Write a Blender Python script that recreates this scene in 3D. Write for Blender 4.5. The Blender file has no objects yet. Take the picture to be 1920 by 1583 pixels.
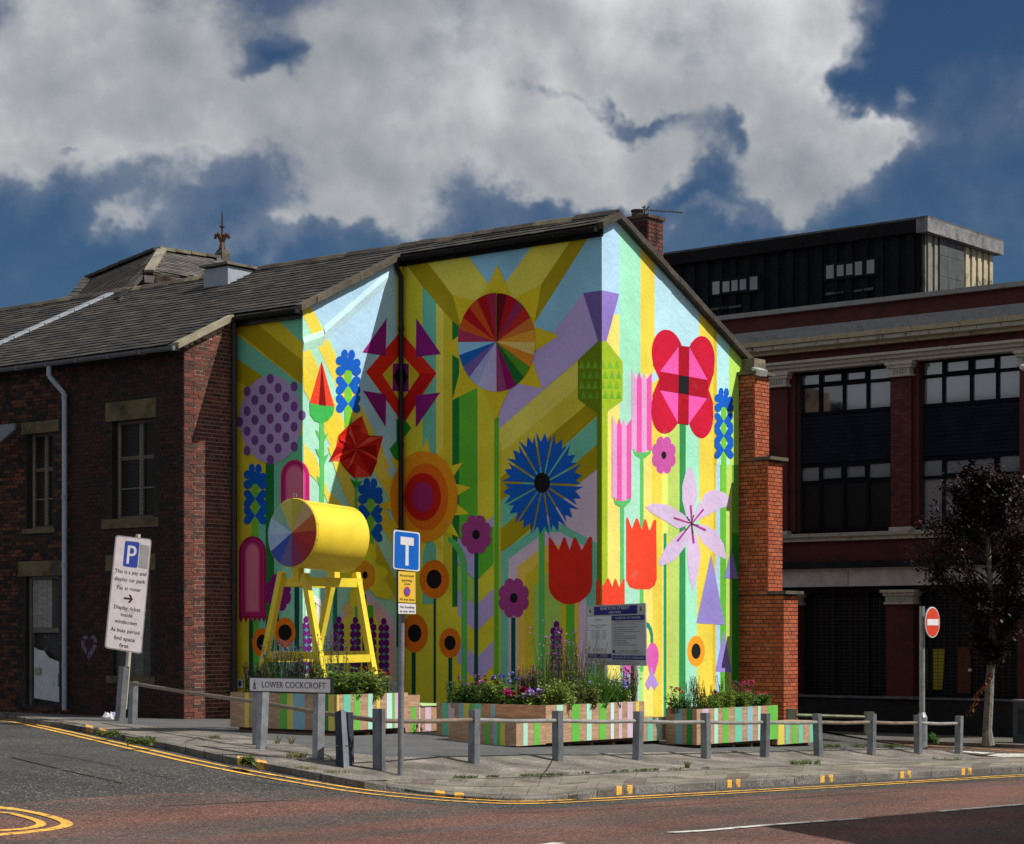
import bpy, math, random
import numpy as np
from mathutils import Vector, Matrix
random.seed(7)
rnd = random.random
def U(a, b): return a + (b - a) * random.random()
PI = math.pi
SC = bpy.context.scene
COL = SC.collection

# ------------------------------------------------------------------ camera
FPX, CX, HY = 3880.0, 960.0, 1188.0
cam_d = bpy.data.cameras.new('camera')
cam = bpy.data.objects.new('camera', cam_d)
COL.objects.link(cam)
cam.location = (0, 0, 1.6)
cam.rotation_euler = (PI / 2, 0, 0)
cam_d.sensor_width = 36
cam_d.lens = 36 * FPX / 1920
cam_d.shift_y = (HY - 791.5) / 1920
cam_d.clip_end = 3000
SC.camera = cam

# ------------------------------------------------------------------ sun
SUN_EL = math.radians(49)
SUNXY = Vector((0.970, -0.244)).normalized()
SUNV = Vector((SUNXY.x * math.cos(SUN_EL), SUNXY.y * math.cos(SUN_EL), math.sin(SUN_EL)))
sun_d = bpy.data.lights.new('sun', 'SUN')
sun_d.energy = 4.2
sun_d.angle = math.radians(0.5)
sun_d.color = (1.0, 0.955, 0.88)
sun = bpy.data.objects.new('sun', sun_d)
sun.rotation_euler = SUNV.to_track_quat('Z', 'Y').to_euler()
sun.location = (30, -10, 40)
COL.objects.link(sun)

# ------------------------------------------------------------------ sky
world = bpy.data.worlds.new('World')
SC.world = world
world.use_nodes = True
nt = world.node_tree
for n in list(nt.nodes): nt.nodes.remove(n)
def N(t, tree=None, **kw):
    n = (tree or nt).nodes.new(t)
    for k, v in kw.items(): setattr(n, k, v)
    return n
def LK(a, b, tree=None): (tree or nt).links.new(a, b)
def M_(op, a, b=None, c=None, clamp=False, tree=None):
    n = N('ShaderNodeMath', tree, operation=op)
    n.use_clamp = clamp
    for i, x in enumerate((a, b, c)):
        if x is None: continue
        if hasattr(x, 'is_linked') or hasattr(x, 'links'): LK(x, n.inputs[i], tree)
        else: n.inputs[i].default_value = x
    return n.outputs[0]
out = N('ShaderNodeOutputWorld')
bg = N('ShaderNodeBackground')
bg.inputs['Strength'].default_value = 0.10
LK(bg.outputs[0], out.inputs[0])
sky = N('ShaderNodeTexSky', sky_type='NISHITA')
sky.sun_disc = False
sky.sun_elevation = SUN_EL
sky.sun_rotation = math.atan2(SUNXY.x, SUNXY.y)
sky.air_density = 1.0
sky.dust_density = 0.2
sky.ozone_density = 3.0
tint = N('ShaderNodeMix', data_type='RGBA', blend_type='MULTIPLY')
tint.inputs['Factor'].default_value = 1
LK(sky.outputs[0], tint.inputs['A'])
SKY_TINT = (0.17, 0.25, 0.335, 1)
tint.inputs['B'].default_value = SKY_TINT
tc = N('ShaderNodeTexCoord')
sep = N('ShaderNodeSeparateXYZ'); LK(tc.outputs['Generated'], sep.inputs[0])
dy = M_('MAXIMUM', sep.outputs[1], 0.05)
uu = M_('DIVIDE', sep.outputs[0], dy)
vv = M_('DIVIDE', sep.outputs[2], dy)
def noise(scale, detail, rough=.5, off=(0, 0, 0), vec=None):
    n = N('ShaderNodeTexNoise'); n.inputs['Scale'].default_value = scale; n.inputs['Detail'].default_value = detail; n.inputs['Roughness'].default_value = rough
    mp = N('ShaderNodeMapping'); mp.inputs['Location'].default_value = off
    LK(vec or tc.outputs['Generated'], mp.inputs[0]); LK(mp.outputs[0], n.inputs['Vector'])
    return n.outputs['Fac']
# warp the cloud outline so that it billows
wu = M_('MULTIPLY_ADD', noise(11, 5, .6), 0.13, -0.065)
wv = M_('MULTIPLY_ADD', noise(13, 5, .6, (5, 3, 1)), 0.085, -0.0425)
u2 = M_('ADD', uu, wu); v2 = M_('ADD', vv, wv)
def blob(px, py, rx, ry, w):
    cu, cv = (px - CX) / FPX, (HY - py) / FPX
    a = M_('MULTIPLY', M_('SUBTRACT', u2, cu), FPX / rx)
    b = M_('MULTIPLY', M_('SUBTRACT', v2, cv), FPX / ry)
    d = M_('ADD', M_('MULTIPLY', a, a), M_('MULTIPLY', b, b))
    return M_('MULTIPLY', M_('EXPONENT', M_('MULTIPLY', d, -1.0)), w)
BLOBS = [(120, 90, 330, 170, 1.0), (60, 225, 240, 75, .8), (330, 190, 190, 90, .8), (640, 240, 220, 95, .95), (660, 335, 170, 60, .8),
    (780, 90, 200, 110, 1.0), (980, 60, 300, 110, 1.0), (900, 250, 160, 75, .9), (1050, 335, 110, 28, .45), (1230, 110, 300, 110, 1.0), (1500, 50, 190, 120, 1.0),
    (1160, 290, 150, 60, .95), (1080, 345, 90, 26, .5), (1430, 240, 130, 100, .95), (1560, 240, 170, 50, .85), (1710, 228, 90, 32, .9), (1480, 335, 110, 42, .85), (1790, 165, 24, 20, .5),
    (700, 400, 170, 42, .72), (300, 385, 110, 26, .36), (430, 445, 130, 34, .42), (240, 400, 40, 26, .34), (1320, 385, 80, 14, .34), (330, 345, 90, 22, .26), (560, 400, 90, 22, .3),
    (545, 85, 75, 40, -.62), (470, 130, 70, 20, -.35), (1040, 115, 30, 55, -.75), (1130, 195, 75, 20, -.6), (1330, 235, 44, 36, -.75), (1290, 310, 50, 30, -.55),
    (150, 262, 60, 12, -.5), (1640, 145, 60, 30, -.5), (1750, 60, 90, 120, -.5), (1225, 362, 60, 22, -.3), (1540, 130, 50, 30, -.3)]
acc = None
for b_ in BLOBS:
    o_ = blob(*b_)
    acc = o_ if acc is None else M_('ADD', acc, o_)
front = M_('GREATER_THAN', sep.outputs[1], 0.05)
inside = M_('MULTIPLY', M_('MINIMUM', acc, 1.0), front)
# away from the view: cloud made denser than in view, added to brighten the shade
awayd = M_('MULTIPLY', M_('SUBTRACT', noise(2.6, 5), 0.36), 5.0)
away = M_('MAXIMUM', M_('SUBTRACT', M_('ABSOLUTE', uu), 0.27), M_('SUBTRACT', vv, 0.32))
awm = M_('MAXIMUM', M_('MULTIPLY', away, 8, clamp=True), M_('SUBTRACT', 1.0, front), clamp=True)
dens0 = M_('ADD', M_('MULTIPLY', inside, M_('SUBTRACT', 1.0, awm)), M_('MULTIPLY', M_('MINIMUM', awayd, 1.0), awm))
SH = (-0.011, 0.004, -0.010)          # a small step towards the sun, for light and shade on the billows
nA = noise(10, 8, .56); nR, nB = noise(9, 6, .52), noise(9, 6, .52, SH)
fine = noise(42, 6, .6, (2, 1, 0))
dens = M_('ADD', dens0, M_('ADD', M_('MULTIPLY_ADD', nA, 2.0, -1.0), M_('MULTIPLY_ADD', fine, .55, -.275)))
mr = N('ShaderNodeMapRange', interpolation_type='SMOOTHSTEP')
mr.inputs['From Min'].default_value = 0.20; mr.inputs['From Max'].default_value = 0.86
LK(dens, mr.inputs['Value'])
veil = N('ShaderNodeMapRange', interpolation_type='SMOOTHSTEP')
veil.inputs['From Min'].default_value = -0.06; veil.inputs['From Max'].default_value = 0.75
LK(M_('ADD', dens0, M_('MULTIPLY_ADD', nA, 1.5, -.75)), veil.inputs['Value'])
alpha = M_('MAXIMUM', mr.outputs[0], M_('MULTIPLY', veil.outputs[0], .36))
relief = M_('MULTIPLY', M_('SUBTRACT', nR, nB), 2.6)
low = M_('MULTIPLY_ADD', noise(4.5, 4, .5, (1, 7, 2)), 1.2, -.6)
thick = M_('MULTIPLY', M_('SUBTRACT', dens, 0.9), -0.20)
lum = M_('ADD', M_('ADD', relief, low), M_('ADD', thick, 0.56))
ccol = N('ShaderNodeValToRGB')
ccol.color_ramp.elements[0].position = 0.05; ccol.color_ramp.elements[0].color = (2.2, 2.4, 2.65, 1)
ccol.color_ramp.elements[1].position = 0.95; ccol.color_ramp.elements[1].color = (6.2, 6.25, 6.3, 1)
k_ = ccol.color_ramp.elements.new(.5); k_.color = (3.7, 3.85, 4.0, 1)
LK(lum, ccol.inputs[0])
cm = N('ShaderNodeMix', data_type='RGBA')
LK(M_('MULTIPLY', alpha, 0.95), cm.inputs['Factor']); LK(tint.outputs['Result'], cm.inputs['A']); LK(ccol.outputs[0], cm.inputs['B'])
LK(cm.outputs['Result'], bg.inputs['Color'])

SC.render.engine = 'CYCLES'
SC.view_settings.view_transform = 'Standard'
SC.view_settings.look = 'None'
SC.view_settings.exposure = 0.2
SC.view_settings.gamma = 1.0
SC.view_settings.use_curve_mapping = False
SC.cycles.max_bounces = 5

# ------------------------------------------------------------------ site frame: a runs back-left along the side street, b runs back-right along the main street
AV = Vector((-0.7750, 0.6320, 0)); BV = Vector((0.6320, 0.7750, 0)); OV = Vector((1.58, 36.43, 0))
ANG_A = math.atan2(AV.y, AV.x); ANG_B = math.atan2(BV.y, BV.x)
def W(a, b, z=0.0): return OV + AV * a + BV * b + Vector((0, 0, z))
def AB(p):
    d = Vector((p[0], p[1], 0)) - OV
    return d.dot(AV), d.dot(BV)
def ray(px, py): return Vector(((px - CX) / FPX, 1.0, (HY - py) / FPX))
EYE = Vector((0, 0, 1.6))
def at(px, py, Z): return EYE + ray(px, py) * Z
def on_a(px, py, a0):
    r = ray(px, py); t = (a0 - (EYE - OV).dot(AV)) / r.dot(AV); return EYE + r * t
def on_b(px, py, b0):
    r = ray(px, py); t = (b0 - (EYE - OV).dot(BV)) / r.dot(BV); return EYE + r * t
ROWS = [(-40, -.57, -.0234), (-7.3, -.498, -.0234), (-5.6, -.464, -.027), (-4.25, -.412, -.0368), (-3.76, -.313, -.035), (-.6, -.03, -.014), (0, -.01, -.012), (40, .05, -.012)]
def sstep(x): x = min(1, max(0, x)); return x * x * (3 - 2 * x)
def T(a, b):
    for i in range(len(ROWS) - 1):
        if a <= ROWS[i + 1][0] or i == len(ROWS) - 2: break
    r0, r1 = ROWS[i], ROWS[i + 1]
    t = min(1, max(0, (a - r0[0]) / (r1[0] - r0[0])))
    bb = max(-40, b)
    z = (r0[1] + r0[2] * bb) * (1 - t) + (r1[1] + r1[2] * bb) * t
    far = -.706 - .015 * (min(b, 60) - 8)
    w = sstep((b - 5.0) / 4.0)
    return z * (1 - w) + far * w
def G(px, py, off=0.0):
    r = ray(px, py); t = 30.0
    for _ in range(60):
        p = EYE + r * t
        z = T(*AB(p)) + off
        t2 = (1.6 - z) / max(1e-4, -r.z)
        t += (min(t2, 400) - t) * 0.6
    return EYE + r * t
def pl(pts, x):
    if x <= pts[0][0]: return pts[0][1]
    for (x0, y0), (x1, y1) in zip(pts, pts[1:]):
        if x <= x1: return y0 + (y1 - y0) * (x - x0) / (x1 - x0)
    return pts[-1][1]

# ------------------------------------------------------------------ object helpers
class MB:
    def __init__(s): s.v = []; s.f = []; s.c = []; s.m = []
    def poly(s, pts, c=(.5, .5, .5), m=0):
        k = len(s.v); s.v += [tuple(p) for p in pts]; s.f.append(tuple(range(k, k + len(pts)))); s.c.append(c); s.m.append(m)
    def hexa(s, p, c=(.5, .5, .5), m=0, skip=()):       # 8 corners: bottom 0-3, top 4-7
        k = len(s.v); s.v += [tuple(q) for q in p]
        for i, f in enumerate(((0, 3, 2, 1), (4, 5, 6, 7), (0, 1, 5, 4), (1, 2, 6, 5), (2, 3, 7, 6), (3, 0, 4, 7))):
            if i in skip: continue
            s.f.append(tuple(k + j for j in f)); s.c.append(c); s.m.append(m)
    def box(s, a0, a1, b0, b1, z0, z1, c=(.5, .5, .5), m=0):   # in the site frame
        s.hexa([W(a0, b0, z0), W(a0, b1, z0), W(a1, b1, z0), W(a1, b0, z0), W(a0, b0, z1), W(a0, b1, z1), W(a1, b1, z1), W(a1, b0, z1)], c, m)
    def beam(s, p, q, w, h, c=(.5, .5, .5), m=0, side=None):    # rectangular bar from p to q
        p = Vector(p); q = Vector(q); d = (q - p).normalized()
        x = (Vector(side) if side is not None else d.cross(Vector((0, 0, 1))))
        if x.length < 1e-3: x = Vector((1, 0, 0))
        x = (x - d * x.dot(d)).normalized(); y = d.cross(x).normalized()
        o = [x * sx * w / 2 + y * sy * h / 2 for sx, sy in ((-1, -1), (1, -1), (1, 1), (-1, 1))]
        s.hexa([p + k for k in o] + [q + k for k in o], c, m)
    def tube(s, p, q, r0, r1=None, n=10, c=(.5, .5, .5), m=0, caps=True):
        p = Vector(p); q = Vector(q); r1 = r0 if r1 is None else r1
        d = (q - p).normalized(); x = d.cross(Vector((0, 0, 1)))
        if x.length < 1e-3: x = Vector((1, 0, 0))
        x.normalize(); y = d.cross(x)
        k = len(s.v)
        for base, r in ((p, r0), (q, r1)):
            for i in range(n):
                t = 2 * PI * i / n
                s.v.append(tuple(base + x * r * math.cos(t) + y * r * math.sin(t)))
        for i in range(n):
            j = (i + 1) % n
            s.f.append((k + i, k + n + i, k + n + j, k + j)); s.c.append(c); s.m.append(m)
        if caps:
            s.f.append(tuple(k + i for i in range(n))); s.c.append(c); s.m.append(m)
            s.f.append(tuple(k + n + i for i in reversed(range(n)))); s.c.append(c); s.m.append(m)
    def path(s, pts, r, n=8, c=(.5, .5, .5), m=0):
        for i in range(len(pts) - 1):
            ra = r[i] if isinstance(r, (list, tuple)) else r; rb = r[i + 1] if isinstance(r, (list, tuple)) else r
            s.tube(pts[i], pts[i + 1], ra, rb, n, c, m, caps=(i in (0, len(pts) - 2)))
    def slab(s, pts, nrm, th, c=(.5, .5, .5), m=0, cs=None):        # outline given at its front; thickness goes back along -nrm
        nrm = Vector(nrm).normalized(); pts = [Vector(p) for p in pts]; bk = [p - nrm * th for p in pts]
        s.poly(pts, c, m); s.poly(list(reversed(bk)), cs or c, m)
        for i in range(len(pts)):
            j = (i + 1) % len(pts); s.poly([pts[i], bk[i], bk[j], pts[j]], cs or c, m)
    def ball(s, ctr, r, c=(.5, .5, .5), m=0, n=8, k=5, sc=(1, 1, 1)):
        ctr = Vector(ctr); base = len(s.v)
        for i in range(k + 1):
            ph = PI * i / k
            for j in range(n):
                t = 2 * PI * j / n
                s.v.append((ctr.x + r * sc[0] * math.sin(ph) * math.cos(t), ctr.y + r * sc[1] * math.sin(ph) * math.sin(t), ctr.z + r * sc[2] * math.cos(ph)))
        for i in range(k):
            for j in range(n):
                q = (j + 1) % n
                s.f.append((base + i * n + j, base + (i + 1) * n + j, base + (i + 1) * n + q, base + i * n + q)); s.c.append(c); s.m.append(m)
    def data(s, name, mats, off=(0, 0, 0), smooth=False):
        me = bpy.data.meshes.new(name)
        off = Vector(off)
        me.from_pydata([(v[0] - off.x, v[1] - off.y, v[2] - off.z) for v in s.v], [], s.f)
        at_ = me.color_attributes.new(name='Col', type='FLOAT_COLOR', domain='CORNER')
        cnt = np.array([len(f) for f in s.f])
        cc = np.array([(c[0], c[1], c[2], 1.0) for c in s.c], dtype=np.float32).reshape(-1, 4)
        at_.data.foreach_set('color', np.repeat(cc, cnt, axis=0).ravel())
        if not isinstance(mats, (list, tuple)): mats = [mats]
        for mm in mats: me.materials.append(mm)
        me.polygons.foreach_set('material_index', np.array(s.m, dtype=np.int32))
        if smooth: me.polygons.foreach_set('use_smooth', np.ones(len(s.f), dtype=bool))
        me.update()
        return me
    def build(s, name, mats, parent=None, smooth=False, **props):
        off = Vector((0, 0, 0))
        if parent is not None:
            off = parent.location.copy() if parent.parent is None else Vector(parent['wo'])
            if parent.type == 'MESH': off = Vector(parent['wo'])
        elif s.v:
            vs = np.array(s.v); off = Vector((float(vs[:, 0].mean()), float(vs[:, 1].mean()), float(vs[:, 2].min())))
        o = bpy.data.objects.new(name, s.data(name, mats, off, smooth))
        COL.objects.link(o)
        if parent is not None: o.parent = parent
        else: o.location = off
        o['wo'] = tuple(off)
        for k, v in props.items(): o[k] = v
        return o
def thing(name, label, cat, loc, group=None):
    o = bpy.data.objects.new(name, None); COL.objects.link(o); o.location = loc
    o['label'] = label; o['category'] = cat; o['wo'] = tuple(loc)
    if group: o['group'] = group
    return o
def tag(o, label, cat, group=None):
    o['label'] = label; o['category'] = cat
    if group: o['group'] = group
    return o

# ------------------------------------------------------------------ materials
def mat(name, rough=.7, nscale=3.0, namt=.25, bscale=40., bstr=.15, metal=0., spec=.4, nscale2=None, namt2=0., stretch=None, dirt=None, dscale=1.2, dth=(.52, .7), base=None, coat=0.):
    m = bpy.data.materials.new(name); m.use_nodes = True; t = m.node_tree
    p = t.nodes['Principled BSDF']
    p.inputs['Roughness'].default_value = rough; p.inputs['Metallic'].default_value = metal; p.inputs['Specular IOR Level'].default_value = spec
    p.inputs['Coat Weight'].default_value = coat
    co = N('ShaderNodeTexCoord', t); vec = co.outputs['Object']
    if stretch:
        mp = N('ShaderNodeMapping', t); mp.inputs['Rotation'].default_value = (0, 0, stretch[3] if len(stretch) > 3 else 0)
        mp2 = N('ShaderNodeMapping', t); mp2.inputs['Scale'].default_value = stretch[:3]
        LK(vec, mp.inputs[0], t); LK(mp.outputs[0], mp2.inputs[0], t); vec = mp2.outputs[0]
    if base is None:
        a = N('ShaderNodeAttribute', t, attribute_name='Col'); col = a.outputs['Color']
    else:
        a = N('ShaderNodeRGB', t); a.outputs[0].default_value = (*base, 1); col = a.outputs[0]
    def mul(col, fac_sock, amt):
        mr = N('ShaderNodeMapRange', t); mr.inputs['From Min'].default_value = .3; mr.inputs['From Max'].default_value = .7
        mr.inputs['To Min'].default_value = 1 - amt; mr.inputs['To Max'].default_value = 1 + amt
        LK(fac_sock, mr.inputs['Value'], t)
        vm = N('ShaderNodeVectorMath', t, operation='SCALE'); LK(col, vm.inputs[0], t); LK(mr.outputs[0], vm.inputs['Scale'], t)
        return vm.outputs[0]
    n1 = N('ShaderNodeTexNoise', t); n1.inputs['Scale'].default_value = nscale; n1.inputs['Detail'].default_value = 6; LK(vec, n1.inputs['Vector'], t)
    if namt: col = mul(col, n1.outputs['Fac'], namt)
    if nscale2:
        n2 = N('ShaderNodeTexNoise', t); n2.inputs['Scale'].default_value = nscale2; n2.inputs['Detail'].default_value = 3; LK(vec, n2.inputs['Vector'], t)
        col = mul(col, n2.outputs['Fac'], namt2)
    if dirt:
        n3 = N('ShaderNodeTexNoise', t); n3.inputs['Scale'].default_value = dscale; n3.inputs['Detail'].default_value = 8; n3.inputs['Roughness'].default_value = .65; LK(co.outputs['Object'], n3.inputs['Vector'], t)
        mr = N('ShaderNodeMapRange', t); mr.inputs['From Min'].default_value = dth[0]; mr.inputs['From Max'].default_value = dth[1]; LK(n3.outputs['Fac'], mr.inputs['Value'], t)
        mx = N('ShaderNodeMix', t, data_type='RGBA'); LK(mr.outputs[0], mx.inputs['Factor'], t); LK(col, mx.inputs['A'], t); mx.inputs['B'].default_value = (*dirt, 1); col = mx.outputs['Result']
    LK(col, p.inputs['Base Color'], t)
    if bstr:
        nb = N('ShaderNodeTexNoise', t); nb.inputs['Scale'].default_value = bscale; nb.inputs['Detail'].default_value = 4; LK(vec, nb.inputs['Vector'], t)
        bp = N('ShaderNodeBump', t); bp.inputs['Strength'].default_value = bstr; bp.inputs['Distance'].default_value = .02; LK(nb.outputs['Fac'], bp.inputs['Height'], t); LK(bp.outputs[0], p.inputs['Normal'], t)
    return m
M_RENDER = mat('painted_render', .8, 1.1, .11, 9, .5, spec=.12, nscale2=22, namt2=.06, dirt=(.30, .27, .20), dscale=2.4, dth=(.64, .95))
M_BRICK = mat('brick', .85, 7, .22, 60, .5, nscale2=45, namt2=.25, dirt=(.012, .010, .010), dscale=1.1, dth=(.5, .78))
M_BRICKB = mat('bright_brick', .8, 6, .15, 60, .4, nscale2=45, namt2=.18, dirt=(.05, .012, .006), dscale=1.6, dth=(.58, .8))
M_MORTAR = mat('mortar', .95, 8, .2, 80, .3, dirt=(.012, .010, .009), dscale=.8, dth=(.42, .62))
M_SLATE = mat('slate', .75, 5, .3, 50, .4, nscale2=2.0, namt2=.3, dirt=(.085, .072, .05), dscale=1.0, dth=(.56, .75))
M_STONE = mat('stone', .9, 4, .25, 40, .5, nscale2=25, namt2=.2, dirt=(.03, .027, .022), dscale=2.2, dth=(.5, .72))
M_PAINT = mat('gloss_paint', .4, 2.5, .10, 30, .05, spec=.3, nscale2=40, namt2=.06)
M_DARK = mat('dark_cladding_paint', .7, 2.5, .25, 40, .15, spec=.1, nscale2=12, namt2=.2)
M_MATTE = mat('dull_paint', .75, 4, .18, 50, .15, spec=.12, nscale2=40, namt2=.12)
M_METAL = mat('galvanised_metal', .5, 6, .25, 70, .2, metal=.55, nscale2=70, namt2=.3)
M_SIGN = mat('sign_face', .45, 5, .07, 30, .03)
M_OLDSIGN = mat('worn_sign_face', .6, 5, .1, 30, .1, dirt=(.22, .2, .19), dscale=6, dth=(.56, .75))
M_WOOD = mat('plywood', .6, 3, .2, 60, .12, nscale2=1.5, namt2=.15, stretch=(2, 2, 14))
M_WOODP = mat('painted_plywood', .55, 3, .08, 60, .08)
M_LEAF = mat('leaf', .55, 12, .3, 30, 0, spec=.4)
def translucent(m, k):
    t = m.node_tree; p = t.nodes['Principled BSDF']; o = [n for n in t.nodes if n.type == 'OUTPUT_MATERIAL'][0]
    tr = N('ShaderNodeBsdfTranslucent', t); src = p.inputs['Base Color'].links[0].from_socket; LK(src, tr.inputs['Color'], t)
    mx = N('ShaderNodeMixShader', t); mx.inputs[0].default_value = k; LK(p.outputs[0], mx.inputs[1], t); LK(tr.outputs[0], mx.inputs[2], t); LK(mx.outputs[0], o.inputs['Surface'], t)
translucent(M_LEAF, .35)
M_TREE = mat('copper_leaf', .5, 12, .35, 30, 0, spec=.3)
M_PETAL = mat('petal', .6, 12, .15, 30, 0)
M_BARK = mat('bark', .9, 12, .35, 60, .6, nscale2=40, namt2=.3)
M_CONC = mat('concrete', .92, 1.6, .35, 60, .6, nscale2=34, namt2=.55, dirt=(.085, .075, .062), dscale=1.3, dth=(.45, .7))
M_TAR = mat('car_park_asphalt', .92, 1.0, .22, 90, .4, nscale2=40, namt2=.35, dirt=(.08, .078, .075), dscale=.7, dth=(.5, .8))
M_FLAG = mat('paving_flag', .9, 2.0, .3, 60, .5, nscale2=30, namt2=.3, dirt=(.085, .07, .05), dscale=1.5, dth=(.52, .75))
M_CREAM = mat('glazed_terracotta', .5, 3, .15, 30, .2, nscale2=20, namt2=.12, dirt=(.12, .10, .075), dscale=3.0, dth=(.52, .72))
M_LINE = mat('road_paint', .8, 3, .2, 60, .3, nscale2=50, namt2=.3, dirt=(.10, .08, .05), dscale=7, dth=(.52, .64))
def glassmat(name, col, rough=.04):
    m = bpy.data.materials.new(name); m.use_nodes = True; p = m.node_tree.nodes['Principled BSDF']
    p.inputs['Base Color'].default_value = (*col, 1); p.inputs['Roughness'].default_value = rough; p.inputs['Specular IOR Level'].default_value = 1.0; p.inputs['IOR'].default_value = 1.9
    t = m.node_tree; n = N('ShaderNodeTexNoise', t); n.inputs['Scale'].default_value = 1.1; b = N('ShaderNodeBump', t); b.inputs['Strength'].default_value = .04
    c = N('ShaderNodeTexCoord', t); LK(c.outputs['Object'], n.inputs['Vector'], t); LK(n.outputs['Fac'], b.inputs['Height'], t); LK(b.outputs[0], p.inputs['Normal'], t)
    return m
M_GLASS = glassmat('window_glass', (.014, .017, .02))
M_GLASSL = glassmat('window_glass_pale_sky', (.20, .225, .25), .08)  # pale base colour stands in for sky reflected in the panes
M_DGLASS = mat('grimy_glass', .45, 5, .3, 30, .1, spec=.25, base=(.006, .006, .007))

def roadmat(name, red):
    m = bpy.data.materials.new(name); m.use_nodes = True; t = m.node_tree; p = t.nodes['Principled BSDF']
    p.inputs['Roughness'].default_value = .9; p.inputs['Specular IOR Level'].default_value = .25
    co = N('ShaderNodeTexCoord', t)
    v = N('ShaderNodeTexVoronoi', t); v.inputs['Scale'].default_value = 58; LK(co.outputs['Object'], v.inputs['Vector'], t)
    sp = N('ShaderNodeSeparateColor', t); LK(v.outputs['Color'], sp.inputs[0], t)
    r1 = N('ShaderNodeValToRGB', t); e = r1.color_ramp.elements
    e[0].position = 0; e[0].color = (.030, .029, .028, 1); e[1].position = 1; e[1].color = (.30, .285, .265, 1)
    for ps, cc in ((.35, (.048, .046, .044, 1)), (.75, (.075, .072, .068, 1)), (.95, (.12, .115, .105, 1))):
        k = r1.color_ramp.elements.new(ps); k.color = cc
    LK(sp.outputs[0], r1.inputs[0], t); col = r1.outputs[0]
    if red:
        r2 = N('ShaderNodeValToRGB', t); e = r2.color_ramp.elements
        e[0].position = 0; e[0].color = (.07, .030, .023, 1); e[1].position = 1; e[1].color = (.30, .17, .13, 1)
        k = r2.color_ramp.elements.new(.5); k.color = (.135, .052, .038, 1)
        LK(sp.outputs[1], r2.inputs[0], t)
        ro = N('ShaderNodeMapping', t); ro.inputs['Rotation'].default_value = (0, 0, -ANG_B)
        st = N('ShaderNodeMapping', t); st.inputs['Scale'].default_value = (.10, .75, 1)
        LK(co.outputs['Object'], ro.inputs[0], t); LK(ro.outputs[0], st.inputs[0], t)
        nb = N('ShaderNodeTexNoise', t); nb.inputs['Scale'].default_value = 1.3; nb.inputs['Detail'].default_value = 5; LK(st.outputs[0], nb.inputs['Vector'], t)
        ns = N('ShaderNodeTexNoise', t); ns.inputs['Scale'].default_value = 22; ns.inputs['Detail'].default_value = 6; ns.inputs['Roughness'].default_value = .7; LK(co.outputs['Object'], ns.inputs['Vector'], t)
        s_ = M_('ADD', M_('MULTIPLY', nb.outputs['Fac'], 1.0, tree=t), M_('MULTIPLY', ns.outputs['Fac'], 1.0, tree=t), tree=t)
        mr = N('ShaderNodeMapRange', t); mr.inputs['From Min'].default_value = .80; mr.inputs['From Max'].default_value = 1.14; LK(s_, mr.inputs['Value'], t)
        mx = N('ShaderNodeMix', t, data_type='RGBA'); LK(mr.outputs[0], mx.inputs['Factor'], t); LK(col, mx.inputs['A'], t); LK(r2.outputs[0], mx.inputs['B'], t); col = mx.outputs['Result']
    n0 = N('ShaderNodeTexNoise', t); n0.inputs['Scale'].default_value = .6; n0.inputs['Detail'].default_value = 8; LK(co.outputs['Object'], n0.inputs['Vector'], t)
    mr0 = N('ShaderNodeMapRange', t); mr0.inputs['From Min'].default_value = .3; mr0.inputs['From Max'].default_value = .7; mr0.inputs['To Min'].default_value = .75; mr0.inputs['To Max'].default_value = 1.25; LK(n0.outputs['Fac'], mr0.inputs['Value'], t)
    vm = N('ShaderNodeVectorMath', t, operation='SCALE'); LK(col, vm.inputs[0], t); LK(mr0.outputs[0], vm.inputs['Scale'], t)
    LK(vm.outputs[0], p.inputs['Base Color'], t)
    bp = N('ShaderNodeBump', t); bp.inputs['Strength'].default_value = .6; bp.inputs['Distance'].default_value = .01; LK(v.outputs['Distance'], bp.inputs['Height'], t); LK(bp.outputs[0], p.inputs['Normal'], t)
    return m
M_ROAD = roadmat('asphalt', False)
M_RED = roadmat('worn_red_asphalt', True)

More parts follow.
